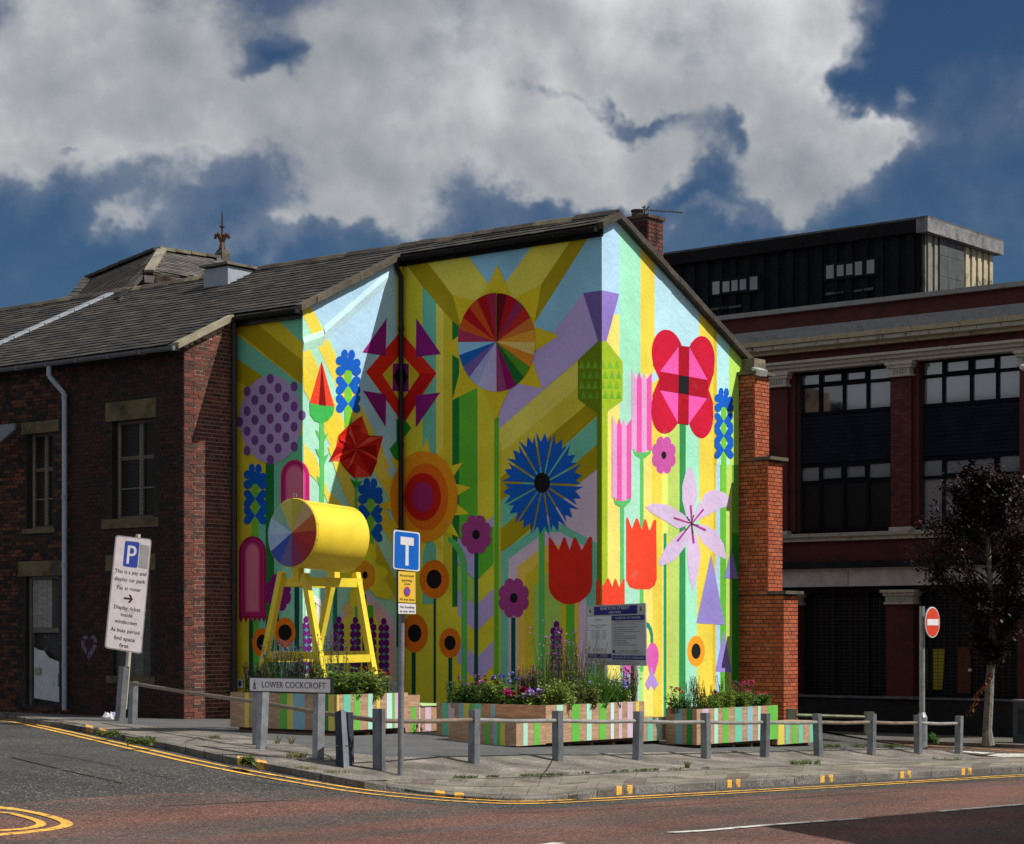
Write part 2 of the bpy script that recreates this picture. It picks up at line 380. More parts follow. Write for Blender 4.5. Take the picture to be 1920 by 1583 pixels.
# ------------------------------------------------------------------ lettering
_tc = {}
def glyphs(txt):
    if txt not in _tc:
        cu = bpy.data.curves.new('lettering', 'FONT'); cu.body = txt; cu.size = 1; cu.resolution_u = 3
        o = bpy.data.objects.new('lettering', cu); me = bpy.data.meshes.new_from_object(o)
        vs = [v.co.copy() for v in me.vertices]; fs = [tuple(p.vertices) for p in me.polygons]
        bpy.data.objects.remove(o); bpy.data.meshes.remove(me)
        _tc[txt] = (vs, fs)
    return _tc[txt]
class Plate:        # a flat plate given by four corners (tl, tr, br, bl)
    def __init__(s, tl, tr, br, bl):
        s.p = [Vector(x) for x in (tl, tr, br, bl)]
        s.n = (s.p[3] - s.p[0]).cross(s.p[1] - s.p[0]).normalized()
        if s.n.dot(EYE - s.p[0]) < 0: s.n = -s.n
        s.w = ((s.p[1] - s.p[0]).length + (s.p[2] - s.p[3]).length) / 2; s.h = ((s.p[3] - s.p[0]).length + (s.p[2] - s.p[1]).length) / 2
    def at(s, u, v, d=0.0):     # u to the right, v downwards, both 0..1
        a = s.p[0].lerp(s.p[1], u); b = s.p[3].lerp(s.p[2], u)
        return a.lerp(b, v) + s.n * d
    def rect(s, mb, u0, v0, u1, v1, d, c, r=0.0):
        if r <= 0: mb.poly([s.at(u0, v0, d), s.at(u0, v1, d), s.at(u1, v1, d), s.at(u1, v0, d)], c); return
        ru, rv = r / s.w, r / s.h; pts = []
        for cu, cv, t0 in ((u1 - ru, v0 + rv, 0), (u0 + ru, v0 + rv, 1), (u0 + ru, v1 - rv, 2), (u1 - ru, v1 - rv, 3)):
            for k in range(5):
                t = (t0 + k / 4) * PI / 2; pts.append(s.at(cu + ru * math.cos(t), cv - rv * math.sin(t), d))
        mb.poly(pts, c)
    def ell(s, mb, u, v, ru, rv, d, c, n=28): mb.poly([s.at(u + ru * math.cos(2 * PI * i / n), v - rv * math.sin(2 * PI * i / n), d) for i in range(n)], c)
    def text(s, mb, txt, u, v, hgt, d, c, align='c', width=None, bold=0):     # hgt: cap height as a share of the plate's height; v: baseline
        vs, fs = glyphs(txt)
        if not vs: return
        x0 = min(p.x for p in vs); x1 = max(p.x for p in vs)
        sy = hgt / .70; sx = sy * s.h / s.w
        if width: sx = width / (x1 - x0)
        xo = -(x0 + x1) / 2 if align == 'c' else -x0
        for k in range(1 + bold):
            ofs = k * .012 * sx / max(sx, 1e-6) * sx
            b = len(mb.v)
            for p in vs: mb.v.append(tuple(s.at(u + (p.x + xo) * sx + ofs, v - p.y * sy, d + k * .0002)))
            for f in fs: mb.f.append(tuple(b + i for i in f)); mb.c.append(c); mb.m.append(0)
    def board(s, mb, th, c, cs=None, r=0.0):
        if r:
            pts = []; ru, rv = r / s.w, r / s.h
            for cu, cv, t0 in ((1 - ru, rv, 0), (ru, rv, 1), (ru, 1 - rv, 2), (1 - ru, 1 - rv, 3)):
                for k in range(5):
                    t = (t0 + k / 4) * PI / 2; pts.append(s.at(cu + ru * math.cos(t), cv - rv * math.sin(t)))
        else: pts = [s.p[0], s.p[3], s.p[2], s.p[1]]
        mb.slab(pts, s.n, th, c, cs=cs)
# ================================================================== ground
ROADLOW = -.085
KERB = [(-900, 1299), (-600, 1309), (0, 1337), (54, 1348), (149, 1360), (200, 1372), (282, 1388), (444, 1422), (520, 1436), (598, 1450), (680, 1466), (776, 1482), (850, 1491), (909, 1496.5), (998, 1498.5), (1049, 1494.5), (1100, 1486.5), (1140, 1480), (1300, 1469.5), (1520, 1458.5), (1763, 1446), (1920, 1438.5), (2500, 1413), (3200, 1385)]
FLAGIN = [(-900, 1297), (0, 1335), (282, 1386), (598, 1448), (660, 1460), (680, 1463.5), (776, 1462), (900, 1460), (1075, 1454), (1202, 1446.5), (1300, 1443.6), (1494, 1436), (1627, 1432.4), (1754, 1428), (1837, 1422.5), (1920, 1420.5), (2500, 1398), (3200, 1372)]
SKTOP = [(-900, 1290), (0, 1330), (54, 1339), (149, 1350), (240, 1357), (420, 1374), (583, 1399), (675, 1413), (738, 1418.5), (878, 1418), (998, 1415.5), (1202, 1410.5), (1400, 1408.5), (1580, 1405), (1690, 1402), (1790, 1410), (1840, 1420), (1920, 1419), (2500, 1396), (3200, 1370)]
def droop(px): return 0.055 * sstep((px - 690) / 60) * (1 - sstep((px - 1040) / 60))
def kz(px): return -droop(px)
GC = {'concrete': (.225, .20, .175), 'car_park_asphalt': (.105, .107, .11)}
def grid(xs, rows, m):
    mb = MB(); P = [[f(x) for f in rows] for x in xs]; n = len(rows); k0 = 0
    for col in P:
        for p in col: mb.v.append(tuple(p))
    for i in range(len(xs) - 1):
        for j in range(n - 1):
            k = i * n + j
            mb.f.append((k, k + n, k + n + 1, k + 1)); mb.c.append(GC.get(m.name, (.3, .3, .3))); mb.m.append(0)
    return mb
XS = list(range(-900, 400, 30)) + list(range(400, 1960, 14)) + list(range(1960, 3201, 60))
# the whole district lies on one sheet that carries the roads
mb = MB(); aa = [-500, -150, -60, -40, -30, -24, -18, -14, -11, -9, -7.3, -5.6, -4.25, -3.76, -2, -.6, 0, 4, 10, 20, 40, 150, 500]; bb = [-500, -150, -60, -40] + [x * 2 for x in range(-17, 20)] + [60, 150, 500]
for a in aa:
    for b in bb:
        z = T(a, max(-45, min(b, 60))) + ROADLOW; mb.v.append(tuple(W(a, b, z)))
nb_ = len(bb)
for i in range(len(aa) - 1):
    for j in range(nb_ - 1):
        k = i * nb_ + j; mb.f.append((k, k + 1, k + nb_ + 1, k + nb_)); mb.c.append((.05, .05, .05)); mb.m.append(0)
mb.build('ground_road', M_ROAD, kind='structure')
def redtop(x): return pl([(-900, 1600), (-200, 1530), (0, 1508), (150, 1497), (300, 1488), (520, 1483), (640, 1480), (700, 1497), (800, 1509), (934, 1517), (1049, 1516), (1300, 1499), (1580, 1483), (1763, 1471), (1920, 1462), (2500, 1434), (3200, 1400)], x)
rows = [(lambda x, t=t: G(x, redtop(x) + t, ROADLOW + .004)) for t in (0, 8, 20, 40, 70, 110, 170, 260, 420, 700, 1400, 3000)]
grid(range(-900, 3201, 40), rows, M_RED).build('red_road_surface', M_RED, kind='structure')
# pavement pieces
TH = 0.0
def mixrow(f0, f1, t, dz0, dz1):
    return lambda x: G(x, pl(f0, x) * (1 - t) + pl(f1, x) * t, dz0(x) * (1 - t) + dz1(x) * t)
zero = lambda x: 0.0
KIN = [(x, y - pl([(-900, 2), (600, 5), (1000, 6), (1300, 4), (3200, 2)], x)) for x, y in KERB]      # back edge of the kerbstones
# left concrete pavement and sloping concrete apron behind the flags
grid(XS, [mixrow(FLAGIN, SKTOP, t, (lambda x: kz(x) * .6), zero) for t in (0, .25, .5, .75, 1)], M_CONC).build('concrete_apron', M_CONC, kind='structure')
# car park plateau under and behind the fence
PX = [x for x in XS if x <= 1545]
FAR = [(-900, 1270), (0, 1316), (200, 1316), (345, 1312), (900, 1310), (1545, 1330)]
grid(PX, [mixrow(SKTOP, FAR, t, (lambda x: .002), (lambda x: .002)) for t in (0, .12, .25, .4, .6, .8, 1)], M_TAR).build('car_park', M_TAR, kind='structure')
# pavement in front of the warehouse
mb = MB()
for i in range(-30, 24):
    a0, a1 = i, i + 1
    for b0, b1 in ((11.6, 13.5), (13.5, 15.6)):
        mb.poly([W(a0, b0, T(a0, b0)), W(a0, b1, T(a0, b1)), W(a1, b1, T(a1, b1)), W(a1, b0, T(a1, b0))], (.14, .125, .105))
    mb.poly([W(a0, 11.6, T(a0, 11.6)), W(a1, 11.6, T(a1, 11.6)), W(a1, 11.6, T(a1, 11.6) - .12), W(a0, 11.6, T(a0, 11.6) - .12)], (.2, .18, .15))
mr_ = MB()
for i in range(-8, 16):
    for j in range(11):
        b_0 = 5.6 + j * .545; mr_.poly([W(i, b_0, T(i, b_0) + ROADLOW + .004), W(i, b_0 + .545, T(i, b_0 + .545) + ROADLOW + .004), W(i + 1, b_0 + .545, T(i + 1, b_0 + .545) + ROADLOW + .004), W(i + 1, b_0, T(i + 1, b_0) + ROADLOW + .004)])
mr_.build('back_road', M_RED, kind='structure')
mb.build('far_pavement', M_CONC, kind='structure')
# flags: separate slabs with joints
root = MB(); sub = grid(XS, [mixrow(KIN, FLAGIN, t, (lambda x: kz(x) - .012), (lambda x: kz(x) * .6 - .012)) for t in (0, .5, 1)], M_CONC)
pav = sub.build('pavement', M_FLAG, kind='structure')
xs = [700]
while xs[-1] < 2300: xs.append(xs[-1] + U(38, 66) * (1 if xs[-1] < 1400 else .8))
for r_, (t0, t1) in enumerate(((.03, .48), (.52, .97))):
    off = 22 * r_
    for i in range(len(xs) - 1):
        x0, x1 = xs[i] + off + .5, xs[i + 1] + off - .5
        c = U(.195, .24); cc = (c, c * .90, c * .74); dzj = U(-.003, .004)
        if U(0, 1) < .08: cc = (c * .75, c * .6, c * .52)
        def q(x, t): return G(x, pl(KIN, x) * (1 - t) + pl(FLAGIN, x) * t, kz(x) * (1 - .4 * t) + dzj)
        pp = [q(x0, t0), q(x1, t0), q(x1 + 6, t1), q(x0 + 6, t1)]
        mb = MB(); lo = [p - Vector((0, 0, .03)) for p in pp]; mb.hexa(lo + pp, cc, skip=(0,)); mb.build('paving_slab', M_FLAG, pav)
# kerbstones
step = 0; x = -560.0; YEL = [(161, 200), (445, 500), (816, 870), (1156, 1186), (1364, 1388), (1538, 1562), (1688, 1708), (1803, 1822)]
kmb_cols = []
while x < 2300:
    p0 = G(x, pl(KERB, x)); x1 = x
    while True:
        x1 += 2
        if (G(x1, pl(KERB, x1)) - p0).length > .91: break
    xe = x1 - 1.0
    k = MB(); c = U(.15, .22); cc = (c, c * .94, c * .86); n = 3
    for j in range(n):
        xa = x + (xe - x) * j / n; xb = x + (xe - x) * (j + 1) / n
        top0, top1 = G(xa, pl(KERB, xa), kz(xa)), G(xb, pl(KERB, xb), kz(xb))
        in0, in1 = G(xa, pl(KIN, xa), kz(xa)), G(xb, pl(KIN, xb), kz(xb))
        dn = Vector((0, 0, .2))
        k.hexa([top0 - dn, top1 - dn, in1 - dn, in0 - dn, top0, top1, in1, in0], cc, skip=(0,))
    k.build('kerbstone', M_CONC, pav)
    x = x1
def ribbon(pts, w, off, name, c, m=M_LINE, **kw):
    P = [G(px, py, off) for px, py in pts]; mb = MB(); L = []
    for i, p in enumerate(P):
        d = (P[min(i + 1, len(P) - 1)] - P[max(i - 1, 0)]); d.z = 0; d.normalize(); s = Vector((-d.y, d.x, 0)) * w / 2
        def z(q): a, b = AB(q); return Vector((q.x, q.y, T(a, b) + off))
        L.append((z(p - s), z(p + s)))
    for i in range(len(L) - 1): mb.poly([L[i][0], L[i + 1][0], L[i + 1][1], L[i][1]], c)
    return mb.build(name, m, kind='structure')
def dens(pts, n=6):
    r = []
    for (x0, y0), (x1, y1) in zip(pts, pts[1:]):
        r += [(x0 + (x1 - x0) * k / n, y0 + (y1 - y0) * k / n) for k in range(n)]
    return r + [pts[-1]]
def smooth(pts, it=2):
    for _ in range(it):
        q = [pts[0]]
        for p0, p1 in zip(pts, pts[1:]):
            q += [(p0[0] * .75 + p1[0] * .25, p0[1] * .75 + p1[1] * .25), (p0[0] * .25 + p1[0] * .75, p0[1] * .25 + p1[1] * .75)]
        pts = q + [pts[-1]]
    return pts
YC = (.80, .43, .07); WC = (.62, .60, .55)
RO = ROADLOW + .008
ribbon(smooth([(-600, 1316), (0, 1344.6), (81, 1361), (244, 1397.5), (406, 1434), (547, 1459), (675, 1480.5), (802, 1493), (900, 1499.6), (960, 1503), (1049, 1501), (1300, 1487.6), (1580, 1472), (1763, 1461.5), (1920, 1452), (2400, 1428)]), .085, RO, 'yellow_line', YC)
ribbon(smooth([(-600, 1320), (0, 1349.3), (60, 1360.5), (257, 1407), (406, 1441), (547, 1466), (675, 1487), (802, 1499), (900, 1504.8), (960, 1507), (1049, 1505.6), (1300, 1491.6), (1580, 1475.4), (1763, 1464.4), (1920, 1454.8), (2400, 1430)]), .085, RO, 'yellow_line', YC)
ribbon(smooth([(-300, 1490), (0, 1513), (60, 1522), (108, 1534), (131, 1545), (108, 1553), (54, 1560), (0, 1565), (-300, 1585)]), .11, RO + .004, 'yellow_line', YC)
ribbon(smooth([(-300, 1500), (0, 1521), (49, 1531), (84, 1544), (60, 1553), (0, 1557.5), (-300, 1570)]), .09, RO + .004, 'yellow_line', YC)
ribbon(dens([(1255, 1561), (1324, 1557), (1418, 1548.5), (1580, 1537), (1614, 1534.5)]), .12, RO + .004, 'white_lane_line', WC)
ribbon(dens([(1760, 1521.5), (1920, 1508), (2080, 1496)]), .12, RO + .004, 'white_lane_line', WC)
ribbon(dens([(960, 1592), (1050, 1580)]), .12, RO + .004, 'white_lane_line', WC)
ribbon(dens([(1742, 1398), (1800, 1401), (1920, 1409), (2100, 1420)]), .10, RO, 'yellow_line', YC)
for q in ([(1790, 1407), (1868, 1412), (1840, 1413.5), (1786, 1408)], [(1868, 1413), (1925, 1413), (2010, 1420), (1900, 1421), (1850, 1417)]):
    mb = MB(); mb.poly([G(x_, y_, RO + .05) for x_, y_ in q], WC); mb.build('white_road_marking', M_LINE, kind='structure')
# yellow no-loading marks painted on the kerb
for (x0, x1) in YEL:
    mb = MB(); w = (x1 - x0) * .34
    for s0 in (x0, x1 - w):
        for j in range(2):
            xa = s0 + w * j / 2; xb = s0 + w * (j + 1) / 2; e = Vector((0, 0, .0025))
            A0, A1 = G(xa, pl(KERB, xa), kz(xa)), G(xb, pl(KERB, xb), kz(xb)); B0, B1 = G(xa, pl(KIN, xa), kz(xa)), G(xb, pl(KIN, xb), kz(xb))
            f = (A0 - B0); f.z = 0; f = f.normalized() * .003
            A0 += f; A1 += f
            mb.poly([A0 + e, A1 + e, B1 + e, B0 + e], YC); mb.poly([A0 + e, A1 + e, A1 - Vector((0, 0, .075)), A0 - Vector((0, 0, .075))], YC)
    mb.build('yellow_kerb_mark', M_LINE, kind='structure')
# cracks and joints across the concrete
for pts in ([(345, 1393), (372, 1382), (384, 1389)], [(575, 1399), (640, 1428)], [(262, 1364), (420, 1386), (600, 1420), (690, 1441)], [(1016, 1456), (1030, 1436), (1042, 1414)]):
    ribbon(dens(pts, 4), .02, .003, 'apron_joint', (.05, .05, .04), M_MATTE)

# ================================================================== the mural building
def zr(b): return 9.01 + .486 * (b - .39) if b < .39 else 9.01 - .497 * (b - .39)
bld = thing('painted_building', 'brick building with slate roof and bright geometric flower mural on its stepped end walls', 'building', W(0, 0, 0))
def px2a(px, b0): return AB(on_b(px, 1188, b0))[0]
def px2b(px, a0): return AB(on_a(px, 1188, a0))[1]
A_F = px2a(753.5, 0)                # inner corner
B_G = px2b(567.5, A_F)              # outer corner of the second gable
A_H = px2a(444.5, B_G)
B_K = px2b(345, A_H)
A_END = 20.0
B_R = 4.98
RENDC = (.55, .45, .09)
def wallpoly(pts, nrm, name, c, m, parent=bld, th=.2):
    mb = MB(); mb.slab(pts, nrm, th, c); return mb.build(name, m, parent)
zg = -.6
NA = -AV; NB = -BV
def gab_pts(a, bs):  # closed outline up to the roof
    return [W(a, bs[0], zg)] + [W(a, b, zr(b) - .06) for b in bs] + [W(a, bs[-1], zg)]
wR = wallpoly(gab_pts(0, [0, .39, B_R]), NA, 'gable_wall', (.8, .78, .5), M_RENDER)
wF = wallpoly([W(0, 0, zg), W(A_F, 0, zg), W(A_F, 0, zr(0) - .08), W(0, 0, zr(0) - .08)], NB, 'side_wall', (.6, .5, .08), M_RENDER)
wG = wallpoly(gab_pts(A_F, [B_G, -.201]), NA, 'gable_wall', (.5, .8, .7), M_RENDER)
wH = wallpoly([W(A_F, B_G, zg), W(A_H, B_G, zg), W(A_H, B_G, zr(B_G) - .08), W(A_F, B_G, zr(B_G) - .08)], NB, 'side_wall', (.6, .5, .08), M_RENDER)
# unseen sides and floor of the roof space
mb = MB()
mb.box(.2, A_END, .2, B_R, zg, 6.6, (.12, .05, .035))
mb.build('core_wall', M_BRICK, bld)

# ------------------------------------------------------------------ bricks
def brick_mesh(L, c, name='brick', H=.065, D=.03):
    mb = MB(); x = L / 2; mb.hexa([(-x, 0, 0), (x, 0, 0), (x, D, 0), (-x, D, 0), (-x, 0, H), (x, 0, H), (x, D, H), (-x, D, H)], c, skip=(3 - 1 + 2,)); return mb
class Bricks:
    def __init__(s, root, material, singles=300): s.root = root; s.mat = material; s.rec = []; s.n = singles; s.cache = {}
    def wall(s, O, Uv, Nv, u0, u1, v0, v1, cols, pred=None, H=.061, J=.014, L=.215, bias=0.0, header=4, proud=.008):
        O = Vector(O); Uv = Vector(Uv).normalized(); Nv = Vector(Nv).normalized(); row = 0; v = v0
        while v + H * .6 < v1:
            hl = (row % header == header - 1) if header else False
            ln = (L - J) / 2 if hl else L
            u = u0 - ((ln + J) / 2 if row % 2 else 0)
            while u < u1 - .02:
                a, b = max(u, u0), min(u + ln, u1)
                if b - a > .03 and (pred is None or pred((a + b) / 2, v + H / 2, a, b)):
                    c = random.choice(cols); p = O + Uv * ((a + b) / 2) + Vector((0, 0, v))
                    vis = 0
                    d = p - EYE; sx = CX + FPX * d.x / d.y; 
                    if sx < -5 or sx > 1925: vis = 1000
                    s.rec.append((vis + d.y + bias, p, Uv, Nv, b - a, H, c, proud + U(-.002, .003), abs(b - a - L) < .002 or abs(b - a - (L - J) / 2) < .002))
                u += ln + J
            v += H + J; row += 1
    def done(s, stuffname='brickwork'):
        s.rec.sort(key=lambda r: r[0]); k = 0; rest = MB()
        for r in s.rec:
            _, p, Uv, Nv, L, H, c, pr, std = r
            if k < s.n and std:
                key = (round(L, 3), round(H, 3), c)
                if key not in s.cache:
                    x = L / 2; mb = MB(); D = .03
                    mb.hexa([(-x, 0, 0), (x, 0, 0), (x, D, 0), (-x, D, 0), (-x, 0, H), (x, 0, H), (x, D, H), (-x, D, H)], c)
                    s.cache[key] = mb.data('brick', s.mat)
                o = bpy.data.objects.new('brick', s.cache[key]); COL.objects.link(o); o.parent = s.root
                q = p + Nv * pr; o.location = q - s.root.location
                xv, yv = Uv, -Nv
                if xv.cross(yv).z < 0: xv = -xv
                o.rotation_euler = (U(-.006, .006), U(-.006, .006), math.atan2(xv.y, xv.x)); k += 1
            else:
                x = L / 2; f = p + Nv * pr; bk = p - Nv * .01; z = Vector((0, 0, H))
                rest.hexa([f - Uv * x, f + Uv * x, bk + Uv * x, bk - Uv * x, f - Uv * x + z, f + Uv * x + z, bk + Uv * x + z, bk - Uv * x + z], c, skip=(4,))
        if rest.f: rest.build(stuffname, s.mat, s.root, kind='stuff')
def cells(mb, P, u0, u1, v0, v1, holes, th, nrm, c):
    us = sorted({u0, u1} | {h[0] for h in holes} | {h[1] for h in holes}); vs = sorted({v0, v1} | {h[2] for h in holes} | {h[3] for h in holes})
    for i in range(len(us) - 1):
        for j in range(len(vs) - 1):
            cu, cv = (us[i] + us[i + 1]) / 2, (vs[j] + vs[j + 1]) / 2
            if any(h[0] < cu < h[1] and h[2] < cv < h[3] for h in holes): continue
            mb.slab([P(us[i], vs[j]), P(us[i + 1], vs[j]), P(us[i + 1], vs[j + 1]), P(us[i], vs[j + 1])], nrm, th, c)
BRK = Bricks(bld, M_BRICK)
# holes in the long brick wall (a0, a1, z0, z1)
def hole(pxl, pxr, pyt, pyb, b0):
    tl = on_b(pxl, pyt, b0); br = on_b(pxr, pyb, b0); tr = on_b(pxr, pyt, b0); bl = on_b(pxl, pyb, b0)
    return (AB(br)[0], AB(tl)[0], (bl.z + br.z) / 2, (tl.z + tr.z) / 2)
H1 = hole(50, 99, 812, 991, B_K); H2 = hole(210, 288, 787, 972, B_K); H3 = hole(212, 282, 1070, 1272, B_K); H4 = hole(48, 111, 1080, 1322, B_K)
HOLES = [H1, H2, H3, H4]
mb = MB(); ztop = zr(B_K) - .1
cells(mb, lambda u, v: W(u, B_K, v), A_H, A_END, zg, ztop, HOLES, .25, NB, (.035, .028, .024))
mb.build('long_wall', M_MORTAR, bld)
mb = MB(); mb.slab([W(A_H, B_K, zg), W(A_H, B_G, zg), W(A_H, B_G, zr(B_G) - .08), W(A_H, B_K, ztop)], NA, .25, (.46, .38, .29))
mb.build('end_wall', mat('light_mortar', .95, 8, .2, 80, .3), bld)
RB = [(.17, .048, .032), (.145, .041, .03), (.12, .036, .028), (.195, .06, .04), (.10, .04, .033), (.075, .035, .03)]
DB = [(.045, .011, .009), (.036, .010, .008), (.028, .008, .007), (.055, .014, .010), (.014, .006, .005)]  # bricks set darker in colour for walls facing away from the sun
OB = [(.12, .036, .012), (.05, .016, .008), (.018, .008, .006), (.008, .005, .005), (.07, .022, .009)]
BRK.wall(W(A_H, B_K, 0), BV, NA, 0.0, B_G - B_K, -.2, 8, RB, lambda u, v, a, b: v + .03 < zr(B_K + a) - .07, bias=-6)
stl = []
for h in HOLES: stl.append(h)
LINT = [hole(42, 112, 790, 812, B_K), hole(200, 294, 751, 787, B_K), hole(200, 293, 1040, 1070, B_K), hole(36, 120, 1052, 1080, B_K), hole(192, 298, 972, 990, B_K), hole(44, 104, 991, 1000, B_K), hole(201, 292, 1268, 1282, B_K)]
a130 = AB(on_b(130, 1188, B_K))[0]
def predL(lo, hi):
    def f(u, v, a, b):
        if not lo <= u < hi: return False
        return not any(h[0] - .01 < b and a < h[1] + .01 and h[2] - .01 < v + .03 and v - .03 < h[3] + .01 for h in HOLES + LINT)
    return f
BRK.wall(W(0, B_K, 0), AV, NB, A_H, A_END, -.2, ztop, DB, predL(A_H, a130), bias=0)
BRK.wall(W(0, B_K, 0), AV, NB, A_H, 14.0, -.2, ztop, OB, predL(a130, 14.0), bias=3)
BRK.done()
SCOL = (.13, .10, .05)
for h in LINT:
    mb = MB(); mb.slab([W(h[0], B_K - .03, h[2]), W(h[1], B_K - .03, h[2]), W(h[1], B_K - .03, h[3]), W(h[0], B_K - .03, h[3])], NB, .2, SCOL)
    mb.build('stone_sill' if h in LINT[4:] else 'stone_lintel', M_STONE, bld)
# reveals and windows
def fr_bar(mb, a0, a1, z0, z1, b0, d, c): mb.slab([W(a0, b0, z0), W(a1, b0, z0), W(a1, b0, z1), W(a0, b0, z1)], NB, d, c)
FRC = (.17, .125, .085)
for h, mull, trans in ((H1, (.45,), (.62,)), (H2, (.42,), (.62,))):
    a0, a1, z0, z1 = h; w = a1 - a0; hh = z1 - z0; b0 = B_K + .14
    fr = MB(); t = .055
    fr_bar(fr, a0, a0 + t, z0, z1, b0, .06, FRC); fr_bar(fr, a1 - t * 1.4, a1, z0, z1, b0, .06, (.34, .30, .24)); fr_bar(fr, a0 + t, a1 - t * 1.4, z1 - t, z1, b0, .06, FRC); fr_bar(fr, a0 + t, a1 - t * 1.4, z0, z0 + t, b0, .06, FRC)
    am = a0 + w * mull[0]; zm = z0 + hh * trans[0]
    fr_bar(fr, am - .05, am + .05, z0 + t, z1 - t, b0 - .01, .08, (.24, .18, .12)); fr_bar(fr, a0 + t, am - .05, zm - .035, zm + .035, b0 - .003, .06, FRC); fr_bar(fr, am + .05, a1 - t * 1.4, zm - .035, zm + .035, b0 - .003, .06, FRC)
    zz = z0 + hh * .31
    fr_bar(fr, a0 + t, am - .05, zz - .012, zz + .012, b0, .04, (.3, .28, .25)); fr_bar(fr, am + .05, a1 - t * 1.4, zz - .012, zz + .012, b0, .04, (.3, .28, .25))
    win = fr.build('window', M_OLDSIGN, bld)
    for (x0, x1) in ((a0 + t, am - .05), (am + .05, a1 - t * 1.4)):
        for (y0, y1) in ((z0 + t, zz - .012), (zz + .012, zm - .035), (zm + .035, z1 - t)):
            g = MB(); fr_bar(g, x0, x1, y0, y1, b0 + .03, .006, (.01, .01, .01)); g.build('pane', M_DGLASS, win)
    gr = MB(); n = int(w / .07)
    for i in range(1, n): fr_bar(gr, a0 + w * i / n - .003, a0 + w * i / n + .003, z0, z1, b0 - .05, .004, (.05, .045, .04))
    for i in range(1, int(hh / .07)):
        zq = z0 + i * .07; fr_bar(gr, a0, a1, zq - .003, zq + .003, b0 - .056, .004, (.05, .045, .04))
    gr.build('wire_guard', M_MATTE, win, kind='stuff')
    bk = MB(); bk.slab([W(a0 - .1, B_K + .26, z0 - .1), W(a1 + .1, B_K + .26, z0 - .1), W(a1 + .1, B_K + .26, z1 + .1), W(a0 - .1, B_K + .26, z1 + .1)], NB, .02, (.01, .01, .01)); bk.build('dark_room', M_MATTE, bld)
# boarded opening
a0, a1, z0, z1 = H3
mb = MB()
nb = 4
for i in range(nb):
    x0 = a0 + (a1 - a0) * i / nb + .006; x1 = a0 + (a1 - a0) * (i + 1) / nb - .006; c = U(.05, .10)
    m1 = MB(); m1.slab([W(x0, B_K + .07 + U(0, .01), z0), W(x1, B_K + .07, z0), W(x1, B_K + .07, z1), W(x0, B_K + .07, z1)], NB, .03, (c, c * .98, c * .92)); m1.build('board', M_WOOD, bld)
# door: weathered boards above, white panel below
a0, a1, z0, z1 = H4; dr = MB(); b0 = B_K + .12
fr_bar(dr, a0, a0 + .07, z0, z1, b0 - .03, .1, (.16, .14, .12)); fr_bar(dr, a1 - .07, a1, z0, z1, b0 - .03, .1, (.13, .12, .1)); fr_bar(dr, a0 + .07, a1 - .07, z1 - .06, z1, b0 - .03, .1, (.12, .11, .1))
fr_bar(dr, a0 + .07, a1 - .07, z0, z1 - .06, b0 + .06, .03, (.02, .02, .02))
door = dr.build('door', M_OLDSIGN, bld)
zs = z0 + (z1 - z0) * .60; n = 6
for i in range(n):
    x0 = a0 + .07 + (a1 - a0 - .14) * i / n + .004; x1 = a0 + .07 + (a1 - a0 - .14) * (i + 1) / n - .004; c = .24 if i >= 2 else .03
    m1 = MB(); fr_bar(m1, x0, x1, zs, z1 - .07, b0, .025, (c * 1.0, c * .97, c * .93)); m1.build('plank', M_WOOD, door)
m1 = MB(); fr_bar(m1, a0 + .07, a1 - .07, zs - .10, zs - .004, b0 - .012, .03, (.12, .11, .1)); m1.build('door_rail', M_WOOD, door)
wp = MB(); am = a1 - .33
wp.slab([on_b(x, y, b0 - .04) for x, y in ((64, 1309), (111, 1317), (110.5, 1241), (102, 1238), (91, 1233), (86, 1227), (81.5, 1220), (72, 1219), (64, 1214))], NB, .02, (.50, .51, .55))
wp.build('white_panel', M_OLDSIGN, door)
m1 = MB(); m1.slab([on_b(x, y, b0 - .065) for x, y in ((65, 1252), (76, 1252), (76, 1265), (65, 1265))], NB, .01, (.30, .28, .22)); m1.build('letter_plate', M_METAL, door)
m1 = MB(); fr_bar(m1, a0 + .04, a0 + .12, z0 + .35, z0 + .62, b0 - .055, .01, (.05, .15, .25)); m1.build('sticker', M_PAINT, door)
# faded spray painted heart
hp = []
for i in range(40):
    t = 2 * PI * i / 40; hp.append((16 * math.sin(t) ** 3, 13 * math.cos(t) - 5 * math.cos(2 * t) - 2 * math.cos(3 * t) - math.cos(4 * t)))
def heart(px, py, w, h, c, name, d, k=1.0):
    m1 = MB(); m1.poly([on_b(px + x / 17 * w * k, py - y / 16 * h * k, B_K) + NB * d for x, y in hp], c); m1.build(name, M_OLDSIGN, bld)
m1 = MB()
outer = [on_b(168 + x / 17 * 16, 1212 - y / 16 * 28, B_K) + NB * .0135 for x, y in hp]; inner = [on_b(168 + x / 17 * 9, 1209 - y / 16 * 15, B_K) + NB * .0135 for x, y in hp]
for i in range(40):
    j = (i + 1) % 40
    if i % 7 != 3: m1.poly([outer[i], outer[j], inner[j], inner[i]], (.13, .095, .17))
m1.build('painted_heart', M_BRICK, bld)

